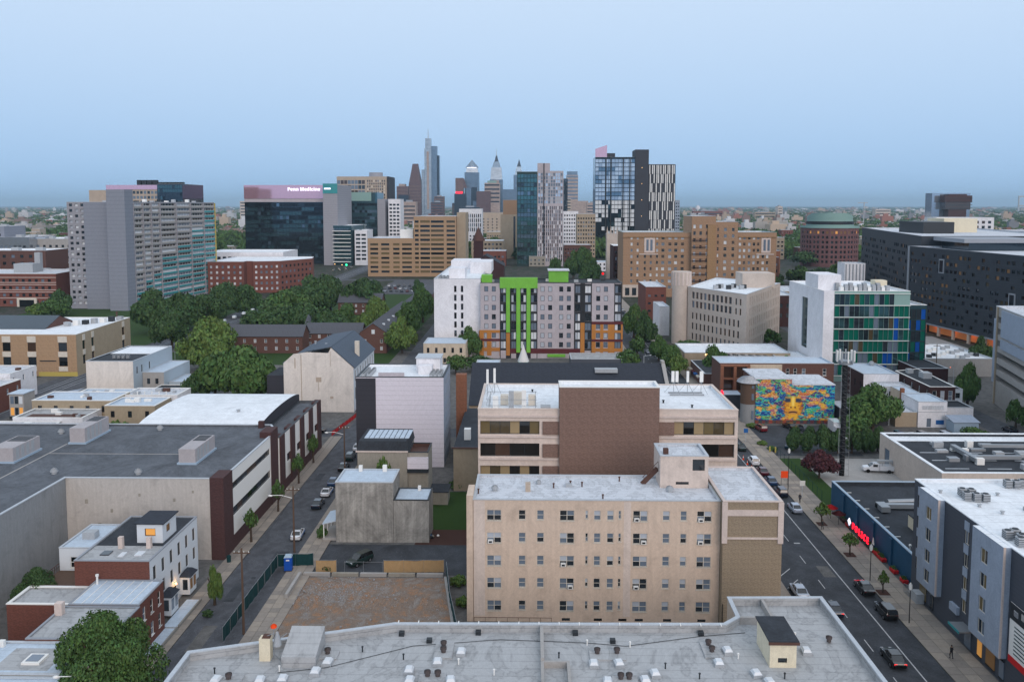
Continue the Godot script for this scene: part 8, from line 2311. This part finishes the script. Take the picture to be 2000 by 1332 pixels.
func person(label: String, x: float, y: float, z: float, turn: float, shirt: Color, trousers: Color) -> void:
	var t := thing("person", label, "person", Vector3(x, y, z), turn)
	var B := func(a: Array, b: Array, r: float, s: float) -> Array: return [Vector3(a[0], a[1], a[2]), Vector3(b[0], b[1], b[2]), r, s]
	var bones := [B.call([0, 0.98, 0], [0, 1.38, 0], 0.15, 0.16), B.call([-0.13, 1.40, 0], [0.13, 1.40, 0], 0.085, 0.085), B.call([0, 1.45, 0], [0, 1.56, -0.01], 0.06, 0.055), B.call([0, 1.60, -0.01], [0, 1.68, -0.015], 0.085, 0.095), B.call([0, 1.62, -0.10], [0, 1.60, -0.12], 0.018, 0.016)]
	for s in [-1.0, 1.0]:
		var st: float = 0.14 * s
		bones.append(B.call([0.09 * s, 0.95, 0], [0.10 * s, 0.52, -0.06 + st * 0.6], 0.095, 0.065))
		bones.append(B.call([0.10 * s, 0.52, -0.06 + st * 0.6], [0.10 * s, 0.09, 0.04 + st * 0.9], 0.062, 0.042))
		bones.append(B.call([0.10 * s, 0.05, 0.05 + st * 0.9], [0.11 * s, 0.04, -0.13 + st * 0.9], 0.045, 0.035))
		bones.append(B.call([0.19 * s, 1.38, 0], [0.25 * s, 1.10, 0.03 - st * 0.4], 0.058, 0.046))
		bones.append(B.call([0.25 * s, 1.10, 0.03 - st * 0.4], [0.24 * s, 0.86, -0.05 - st * 0.4], 0.044, 0.034))
		for k in 5: bones.append(B.call([0.24 * s, 0.83, -0.05 - st * 0.4], [0.235 * s + (0.0 if k < 4 else -0.03 * s), 0.735 if k < 4 else 0.79, -0.085 + k * 0.018 - st * 0.4], 0.024, 0.011))
	var mb := sdf_person(bones, 0.03, func(p: Vector3) -> Color:
		if p.y > 1.655 or (p.y > 1.58 and p.z > 0.03): return Color(0.03, 0.025, 0.02)
		if p.y > 1.50: return Color(0.30, 0.18, 0.12)
		if absf(p.x) > 0.19 and p.y < 0.87: return Color(0.30, 0.18, 0.12)
		if p.y < 0.09: return Color(0.03, 0.03, 0.03)
		return trousers if p.y < 0.96 and absf(p.x) < 0.2 else shirt)
	put(t, "body", mb, "vcol")

# ---------------------------------------------------------------- street furniture
func lamp_post(label: String, x: float, z: float, h: float, arm: Vector3, lit := "") -> void:
	var t := thing("street_lamp", label, "street lamp", Vector3(x, 0.0, z))
	var mb := MB.new()
	mb.tube(Vector3.ZERO, Vector3(0, h, 0), 0.10, 0.06, 8)
	put(t, "pole", mb, "metal_edge")
	mb = MB.new()
	mb.tube(Vector3(0, h - 0.3, 0), arm + Vector3(0, h + 0.2, 0), 0.05, 0.04, 6)
	put(t, "arm", mb, "metal_edge")
	mb = MB.new()
	mb.box(arm + Vector3(0, h + 0.15, 0), Vector3(0.35, 0.16, 0.7), Basis(Vector3.UP, atan2(arm.x, arm.z)))
	var hd := put(t, "lamp_head", mb, "unit_grey")
	mb = MB.new()
	mb.ball(arm + Vector3(0, h + 0.04, 0), Vector3(0.2, 0.12, 0.2))
	put(hd, "lens", mb, lit if lit else "g_pale")

func utility_pole(label: String, x: float, z: float, h: float, lamp := 0.0) -> Node3D:
	var t := thing("utility_pole", label, "utility pole", Vector3(x, 0, z))
	var mb := MB.new()
	mb.tube(Vector3.ZERO, Vector3(0, h, 0), 0.17, 0.11, 10)
	put(t, "pole", mb, "wood")
	boxpart(t, "crossarm", "wood", -1.1, 1.1, h - 0.7, h - 0.55, -0.06, 0.06)
	for k in 4: boxpart(t, "insulator", "trim_white", -1.0 + k * 0.63, -0.92 + k * 0.63, h - 0.55, h - 0.4, -0.04, 0.04)
	if lamp != 0.0:
		mb = MB.new()
		mb.tube(Vector3(0, h - 2.0, 0), Vector3(lamp * 2.0, h - 1.5, 0), 0.05, 0.05, 6)
		mb.tube(Vector3(lamp * 2.0, h - 1.5, 0), Vector3(lamp * 3.6, h - 1.55, 0), 0.05, 0.05, 6)
		put(t, "lamp_arm", mb, "trim_white")
		mb = MB.new()
		mb.ball(Vector3(lamp * 3.7, h - 1.6, 0), Vector3(0.4, 0.16, 0.2))
		put(t, "lamp_head", mb, "trim_white")
	return t

func fence(label: String, pts: Array, h: float, panel: String, post: String) -> void:
	var t := thing("fence", label, "fence")
	for i in pts.size() - 1:
		var a := Vector3(pts[i][0], 0.1, pts[i][1])
		var b := Vector3(pts[i + 1][0], 0.1, pts[i + 1][1])
		var n := maxi(1, int(a.distance_to(b) / 2.6))
		for k in n:
			var p := a.lerp(b, float(k) / n)
			var q := a.lerp(b, float(k + 1) / n)
			var mb := MB.new()
			mb.tube(p, p + Vector3(0, h + 0.1, 0), 0.035, 0.035, 6)
			if k == n - 1: mb.tube(q, q + Vector3(0, h + 0.1, 0), 0.035, 0.035, 6)
			mb.beam(p + Vector3(0, h, 0), q + Vector3(0, h, 0), 0.04)
			put(t, "post", mb, post)
			if panel:
				mb = MB.new()
				var dr := rng.randf() * 0.12
				var sl := 6
				for s in sl:
					var u := p.lerp(q, float(s) / sl)
					var v := p.lerp(q, float(s + 1) / sl)
					var nn := (q - p).cross(Vector3.UP).normalized()
					var w0 := sin(s * 1.7 + k) * 0.06
					var w1 := sin((s + 1) * 1.7 + k) * 0.06
					var d0 := dr * sin(PI * s / sl)
					var d1 := dr * sin(PI * (s + 1) / sl)
					for off in [0.0, 0.012]:
						var A: Vector3 = u + nn * (w0 + off); var Bb: Vector3 = v + nn * (w1 + off)
						var y0 := Vector3(0, 0.08, 0); var ya := Vector3(0, h - 0.04 - d0, 0); var yb := Vector3(0, h - 0.04 - d1, 0)
						if off == 0.0: mb.quad(Bb + y0, A + y0, A + ya, Bb + yb)
						else: mb.quad(A + y0, Bb + y0, Bb + yb, A + ya)
				put(t, "panel", mb, panel)

func make_street() -> void:
	# left street
	car("white patrol car with blue stripe parked beside the near utility pole", "police", "white", -39.2, -142.2, 0.06)
	car("dark blue sedan parked first in the line beside the stucco house", "sedan", "navy", -39.4, -157.2)
	car("white patrol car parked second in the line of the left street", "police", "white", -39.3, -164.0)
	car("dark sedan parked just behind the second white patrol car", "sedan", "blue", -39.4, -170.0)
	car("black sedan parked in front of the mansard house", "sedan", "black", -39.5, -180.0)
	car("dark green suv parked beside the charcoal panel corner", "suv", "green", -39.6, -187.4)
	car("white sedan parked last in the line beside the panel block", "sedan", "white", -39.4, -195.0)
	car("dark car standing by the red barrier at the end of the annex", "sedan", "black", -52.5, -209.6, 1.3)
	car("dark green suv parked across the driveway", "suv", "green", -26.6, -131.6, 2.5)
	# boulevard, moving away with tail lights on
	car("black sedan with red tail lights nearest the camera on the boulevard", "sedan", "black", 44.8, -103.6, 0.0, "tail")
	car("dark sedan braking with bright red tail lights behind the near roof corner", "sedan", "navy", 41.9, -116.6, 0.0, "tail")
	car("black suv parked second along the right kerb", "suv", "black", 48.9, -115.9)
	car("black sedan parked along the right kerb before the lit letters", "sedan", "black", 48.8, -123.4)
	car("silver sedan parked beside the hatched marking on the left kerb", "sedan", "silver", 38.9, -122.0)
	car("silver sedan parked near the young pavement tree", "sedan", "silver", 48.8, -156.8)
	car("black suv parked ahead of the silver sedan", "suv", "navy", 48.8, -165.6)
	car("dark blue sedan parked in the coned kerb lane", "sedan", "blue", 48.7, -172.4)
	car("dark red sedan parked in the coned kerb lane", "sedan", "maroon", 48.7, -178.8)
	car("white suv parked in the coned kerb lane", "suv", "white", 48.7, -186.0)
	car("dark green car behind the office block's corner", "sedan", "green", 48.6, -197.0)
	car("dark red car parked at the corner of the mural car park", "suv", "red", 57.6, -214.0, 0.2)
	car("black car parked under the painted wall", "sedan", "black", 65.4, -216.2, 0.3)
	car("grey car parked under the painted wall beside the hedge", "sedan", "grey", 68.2, -214.4, 0.3)
	car("dark blue car parked near the yellow bollards", "sedan", "blue", 60.4, -198.6, -0.5)
	car("silver car driving on the far boulevard", "sedan", "silver", 45.0, -327.0, 0.0, "tail", true)
	car("dark car parked right on the far boulevard", "sedan", "black", 48.8, -355.0, 0.0, "", true)
	car("red car parked right on the far boulevard", "sedan", "red", 48.8, -374.0, 0.0, "", true)
	car("dark car waiting behind the church gable", "sedan", "navy", 43.4, -264.0, 0.0, "tail")
	var cl := ["navy", "blue", "white", "grey", "green", "silver", "black", "white", "silver"]
	for i in 9: car("%s car, number %d from the left in the row behind the flat building" % [cl[i], i + 1], ["sedan", "suv"][i % 2], cl[i], 86.5 + i * 2.75, -206.5 - (i % 2) * 0.4, PI + 0.1, "", true, "cars parked behind the flat building")
	car("dark car on the side street by the garage", "sedan", "black", 118.4, -252.0, 0.2)
	car("black car on the side street at the right frame edge", "sedan", "navy", 119.0, -214.0, 0.1)
	for i in 26:
		var cc: String = ["white", "silver", "black", "grey", "navy", "red"][i % 6]
		car("tiny %s car in the distant car park before the tan block" % cc, "sedan", cc, -97.0 + (i % 9) * 3.6, -556.0 - int(i / 9.0) * 18.0 - (i % 4), 0.05 * (i % 5), "", true, "cars in the distant car park")
	for i in 6: car("oncoming car with bright headlights at the distant crossing", "sedan", "grey", -167.0 + (i % 3) * 4.0, -735.0 - i * 7.0, PI, "head", false, "headlit cars at the distant crossing")
	for i in 8: car("car with red tail lights at the far end of the boulevard", "sedan", "black", 40.5 + (i % 2) * 3.4, -590.0 - i * 16.0, 0.0, "tail", false, "tail-lit cars far down the boulevard")
	for i in 8: car("car parked on the far right kerb beneath the boulevard trees", "sedan", ["black", "silver", "navy", "white"][i % 4], 48.9, -392.0 - i * 9.5, 0.0, "", true, "cars parked far along the boulevard")
	# white utility truck
	var t := thing("utility_truck", "white utility pickup truck with ladder rack in the concrete yard", "truck", Vector3(73.4, 0.02, -180.5), 1.45)
	boxpart(t, "bed", "car_white", -0.98, 0.98, 0.55, 1.5, 0.1, 3.0)
	var mb := MB.new()
	loft(mb, [[0.05, 0.95, 0.5, 1.2], [-0.1, 0.95, 0.5, 1.95], [-1.1, 0.95, 0.5, 1.95], [-1.9, 0.95, 0.5, 1.25], [-3.0, 0.9, 0.5, 1.1], [-3.15, 0.8, 0.55, 0.95]], func(q): return [Vector3(-q[1], q[2], q[0]), Vector3(-q[1] * 0.92, q[3], q[0]), Vector3(q[1] * 0.92, q[3], q[0]), Vector3(q[1], q[2], q[0])])
	put(t, "cab", mb, "car_white")
	for s in [-1, 1]: boxpart(t, "side_window", "g_black", s * 0.90, s * 0.93, 1.3, 1.8, -0.3, -1.2)
	mb = MB.new()
	mb.quad(Vector3(0.8, 1.28, -1.92), Vector3(-0.8, 1.28, -1.92), Vector3(-0.75, 1.9, -1.17), Vector3(0.75, 1.9, -1.17))
	put(t, "windscreen", mb, "g_black")
	for q in [[-0.85, 2.0], [0.85, 2.0], [-0.85, -2.2], [0.85, -2.2]]:
		mb = MB.new()
		mb.tube(Vector3(q[0] - 0.13, 0.4, q[1]), Vector3(q[0] + 0.13, 0.4, q[1]), 0.4, 0.4, 12)
		put(t, "wheel", mb, "tyre")
	mb = MB.new()
	for s in [-1, 1]:
		mb.beam(Vector3(s * 0.9, 2.2, -1.4), Vector3(s * 0.9, 2.2, 2.8), 0.07)
		for z in [-1.0, 0.6, 2.6]: mb.beam(Vector3(s * 0.9, 1.5, z), Vector3(s * 0.9, 2.2, z), 0.06)
	for z in [-1.2, 0.6, 2.6]: mb.beam(Vector3(-0.9, 2.2, z), Vector3(0.9, 2.2, z), 0.06)
	put(t, "ladder_rack", mb, "steel")
	boxpart(t, "boom", "unit_grey", -0.3, 0.3, 2.25, 2.6, -0.2, 3.4)
	# poles and wires
	var P := [["brown utility pole nearest the camera on the left street", -37.4, -108.8, 11.6, 0.0], ["utility pole with white lamp arm beside the patrol car", -38.0, -135.6, 11.0, -1.0], ["distant utility pole with lamp arm by the annex", -38.4, -176.0, 10.6, -1.0], ["utility pole at the left kerb behind the big foreground tree", -44.6, -84.0, 9.6, -1.0]]
	for q in P: utility_pole(q[0], q[1], q[2], q[3], q[4])
	for i in 2:
		for k in 3:
			mb = MB.new()
			var a := Vector3(P[i][1] - 0.8 + k * 0.8, P[i][3] - 0.5 - (k % 2) * 1.2, P[i][2])
			var b := Vector3(P[i + 1][1] - 0.8 + k * 0.8, P[i + 1][3] - 0.5 - (k % 2) * 1.2, P[i + 1][2])
			for s in 10:
				var u := a.lerp(b, s / 10.0) - Vector3(0, 4.0 * 0.6 * (s / 10.0) * (1 - s / 10.0), 0)
				var v := a.lerp(b, (s + 1) / 10.0) - Vector3(0, 4.0 * 0.6 * ((s + 1) / 10.0) * (1 - (s + 1) / 10.0), 0)
				mb.tube(u, v, 0.025, 0.025, 4, false)
			tag(put(self, "overhead_wire", mb, "metal_black"), "%s overhead wire between the %s pair of poles along the left street" % [["left", "middle", "right"][k], ["near", "far"][i]], "wire", "wires along the left street")
	utility_pole("dark twin-arm pole behind the white hall, left one", 127.4, -280.0, 12.0)
	utility_pole("dark twin-arm pole behind the white hall, right one", 129.4, -276.0, 12.0)
	for q in [["first pavement lamp before the grey apartment building", 51.0, -113.4, 4.6, ""], ["pavement lamp beside the black sedan and lit letters", 50.9, -126.6, 4.6, ""], ["white sign pole near the coned kerb", 50.9, -168.0, 7.4, ""]]:
		t = thing("street_lamp", q[0], "street lamp", Vector3(q[1], 0.13, q[2]))
		mb = MB.new()
		mb.tube(Vector3.ZERO, Vector3(0, q[3], 0), 0.07, 0.05, 8)
		put(t, "pole", mb, "metal_black")
		mb = MB.new()
		mb.lathe(Vector3(0, q[3], 0), [[0.12, 0], [0.24, 0.25], [0.22, 0.75], [0.05, 1.0]], 10)
		put(t, "lantern", mb, "trim_white")
	lamp_post("lit street lamp beside the left road and school", -121.5, -292.0, 6.0, Vector3(1.0, 0, 0.6), "lamp_warm")
	lamp_post("lit globe lamp rising behind the school roof", -241.5, -443.5, 9.0, Vector3(0.6, 0, 0.3), "lamp_white")
	lamp_post("lit lamp behind the large tree near the mast", 91.6, -219.6, 5.2, Vector3(0.8, 0, 0.4), "lamp_warm")
	lamp_post("orange lamp glowing at the end of the side street", 131.0, -268.0, 6.0, Vector3(-1.0, 0, 0), "lamp_orange")
	lamp_post("yard lamp left of the purple tree", 66.6, -196.6, 5.6, Vector3(0.4, 0, 0.2))
	lamp_post("yard lamp right of the purple tree", 69.4, -190.0, 4.6, Vector3(0.4, 0, 0.2))
	lamp_post("boulevard lamp on the church corner", 36.6, -276.0, 8.0, Vector3(2.0, 0, 0))
	lamp_post("white lamp at the corner of the brick row", 86.8, -240.0, 7.0, Vector3(0.5, 0, 0.4), "lamp_white")
	for q in [[-112, -262, 2.4], [-113.5, -281, 3.0], [58.4, -286.0, 6.4], [59.6, -290.0, 6.0], [43.0, -480.0, 7.6], [45.0, -500.0, 7.6], [-181.0, -558, 6.0], [-176.0, -556, 6.0], [-84, -455, 6.0], [-150, -690, 8], [-158, -700, 8]]:
		t = thing("lamp_globe", "small lit lamp globe on a thin post %s" % ("near the left tracks and trees" if q[0] < -100 and q[1] > -400 else ("by the storefront awnings" if q[0] > 50 else ("far down the boulevard" if q[0] > 0 else "among the distant left streets"))), "street lamp", Vector3(q[0], 0, q[1]), 0, "small lit lamps in the distance")
		mb = MB.new()
		mb.tube(Vector3.ZERO, Vector3(0, q[2], 0), 0.08, 0.06, 6)
		put(t, "post", mb, "metal_dark")
		mb = MB.new()
		mb.ball(Vector3(0, q[2] + 0.2, 0), Vector3(0.32, 0.32, 0.32))
		put(t, "globe", mb, "lamp_warm")
	# traffic signals
	for q in [[36.4, -246.0, "signal_green", "traffic signal showing green behind the office roof"], [-158.0, -730.0, "signal_green", "traffic signal showing green at the distant crossing"], [37.0, -620.0, "tail_red", "left red signal far down the boulevard"], [50.8, -640.0, "tail_red", "right red signal far down the boulevard"]]:
		t = thing("traffic_signal", q[3], "traffic signal", Vector3(q[0], 0, q[1]))
		mb = MB.new()
		mb.tube(Vector3.ZERO, Vector3(0, 6.0, 0), 0.1, 0.08, 8)
		mb.beam(Vector3(0, 5.8, 0), Vector3(3.0, 6.1, 0), 0.1)
		put(t, "pole", mb, "metal_dark")
		boxpart(t, "housing", "metal_black", 2.8, 3.3, 5.2, 6.5, -0.2, 0.2)
		mb = MB.new()
		mb.ball(Vector3(3.05, 5.5, 0.2), Vector3(0.3, 0.3, 0.1) if q[1] > -300 else Vector3(0.9, 0.9, 0.2))
		put(t, "lens", mb, q[2])
	# cones, signs, bollards
	for i in 9:
		t = thing("traffic_cone", "%s orange and white traffic cone, counted from the camera, beside the kerb lane" % ["first", "second", "third", "fourth", "fifth", "sixth", "seventh", "eighth", "ninth"][i], "traffic cone", Vector3(47.2, 0.02, -160.0 - i * 3.6), 0, "cones along the kerb lane")
		mb = MB.new()
		mb.bx(-0.2, 0.2, 0, 0.05, -0.2, 0.2)
		mb.tube(Vector3(0, 0.05, 0), Vector3(0, 0.95, 0), 0.17, 0.04, 10)
		put(t, "cone", mb, "cone_orange")
		mb = MB.new()
		mb.tube(Vector3(0, 0.45, 0), Vector3(0, 0.75, 0), 0.125, 0.075, 10)
		put(t, "collar", mb, "trim_white")
	t = thing("road_work_sign", "orange square warning sign on a stand beside the coned lane", "sign", Vector3(51.0, 0.13, -171.0))
	mb = MB.new()
	for s in [-0.6, 0.6]: mb.beam(Vector3(s, 0, 0), Vector3(s, 2.6, 0), 0.06)
	put(t, "stand", mb, "metal_dark")
	boxpart(t, "board", "cone_orange", -0.7, 0.7, 1.5, 2.9, 0.03, 0.07)
	for q in [[54.6, -194.6], [55.8, -194.4]]:
		t = thing("bollard", "%s yellow bollard at the mural car park entrance" % ("left" if q[0] < 55 else "right"), "bollard", Vector3(q[0], 0.0, q[1]), 0, "yellow bollards")
		mb = MB.new()
		mb.tube(Vector3.ZERO, Vector3(0, 1.3, 0), 0.16, 0.16, 10)
		put(t, "post", mb, "yellow_panel")
		mb = MB.new()
		mb.ball(Vector3(0, 1.3, 0), Vector3(0.16, 0.1, 0.16))
		put(t, "cap", mb, "yellow_panel")
	for q in [[51.2, -203.0, "sign_blue", "blue street sign pole beyond the office block's corner"], [52.4, -164.0, "sign_white", "white sign board on the pole near the coned kerb"]]:
		t = thing("street_sign", q[3], "sign", Vector3(q[0], 0.13, q[1]))
		mb = MB.new()
		mb.tube(Vector3.ZERO, Vector3(0, 3.0, 0), 0.05, 0.05, 6)
		put(t, "post", mb, "metal_edge")
		boxpart(t, "board", q[2], -0.5, 0.5, 2.2, 3.2, 0.05, 0.08)
	# construction site: fences, portable toilet
	fence("green mesh construction fence along the left street", [[-39.3, -106.4], [-39.2, -117.5], [-39.0, -129.4]], 2.0, "fence_green", "steel")
	fence("green mesh fence panel behind the blue portable toilet", [[-39.0, -129.8], [-33.6, -130.4]], 2.0, "fence_green", "steel")
	fence("tan tarpaulin fence panel between the toilet and the driveway", [[-32.6, -127.8], [-29.4, -127.8]], 2.0, "tarp", "steel")
	fence("green mesh fence before the parked suv", [[-28.2, -127.9], [-22.4, -127.9]], 1.7, "", "steel")
	fence("sagging tan tarpaulin fence along the driveway edge", [[-22.2, -127.9], [-13.0, -128.2]], 2.0, "tarp", "steel")
	fence("green mesh fence down the right side of the cleared lot", [[-12.6, -127.8], [-11.2, -118.0], [-9.2, -107.5]], 1.8, "fence_green", "steel")
	fence("green wire fence along the lawn beside the boulevard pavement", [[55.5, -162.0], [55.5, -192.0]], 1.8, "", "fence_green")
	fence("green wire fence across the car park entrance side", [[55.6, -192.2], [66.0, -191.6]], 1.8, "", "fence_green")
	fence("red mesh barrier sloping along the pavement beyond the annex", [[-48.0, -206.0], [-46.0, -222.0], [-45.4, -238.0]], 1.2, "sign_red", "rust")
	t = thing("portable_toilet", "bright blue portable toilet with white roof on the site pavement", "portable toilet", Vector3(-37.0, 0.15, -128.6), 0.1)
	mb = MB.new()
	mb.box(Vector3(0, 1.1, 0), Vector3(1.15, 2.1, 1.15), Basis(), 0.97)
	put(t, "cabin", mb, "porta_blue")
	mb = MB.new()
	mb.box(Vector3(0, 2.25, 0), Vector3(1.2, 0.26, 1.2), Basis(), 0.75)
	put(t, "roof", mb, "blue_trim")
	boxpart(t, "door", "porta_blue", -0.42, 0.42, 0.2, 1.95, 0.57, 0.61)
	boxpart(t, "vent_panel", "trim_white", -0.25, 0.25, 1.65, 1.85, 0.61, 0.63)
	boxpart(t, "base_skid", "metal_dark", -0.62, 0.62, 0, 0.1, -0.62, 0.62)
	t = thing("litter_bin", "dark green litter bin at the warehouse brick corner", "bin", Vector3(-47.2, 0.14, -131.4))
	mb = MB.new()
	mb.lathe(Vector3.ZERO, [[0.3, 0], [0.34, 0.9], [0.36, 0.95], [0.2, 1.1]], 10)
	put(t, "bin", mb, "fence_green")
	t = thing("litter_pile", "heap of discarded bags and boards at the lawn's bare strip", "debris", Vector3(-16.8, 0.0, -142.4))
	for k in 7:
		mb = MB.new()
		mb.ball(Vector3(rng.randf_range(-1, 1.4), 0.2, rng.randf_range(-0.7, 0.7)), Vector3(rng.randf_range(0.2, 0.5), rng.randf_range(0.15, 0.35), rng.randf_range(0.2, 0.4)), 6, 4)
		put(t, "bag", mb, ["metal_black", "trim_white", "sign_blue", "stucco2"][k % 4])
	# pedestrians
	person("person in dark clothes walking on the near right pavement", 52.2, 0.15, -104.2, 0.3, Color(0.02, 0.02, 0.025), Color(0.015, 0.015, 0.02))
	person("person in dark jacket standing by the sign pole near the black suv", 51.0, 0.15, -160.8, 2.4, Color(0.03, 0.035, 0.045), Color(0.02, 0.02, 0.03))
	person("person in dark coat standing at the young tree before the lawn", 50.7, 0.15, -147.2, 1.0, Color(0.04, 0.04, 0.04), Color(0.02, 0.02, 0.025))
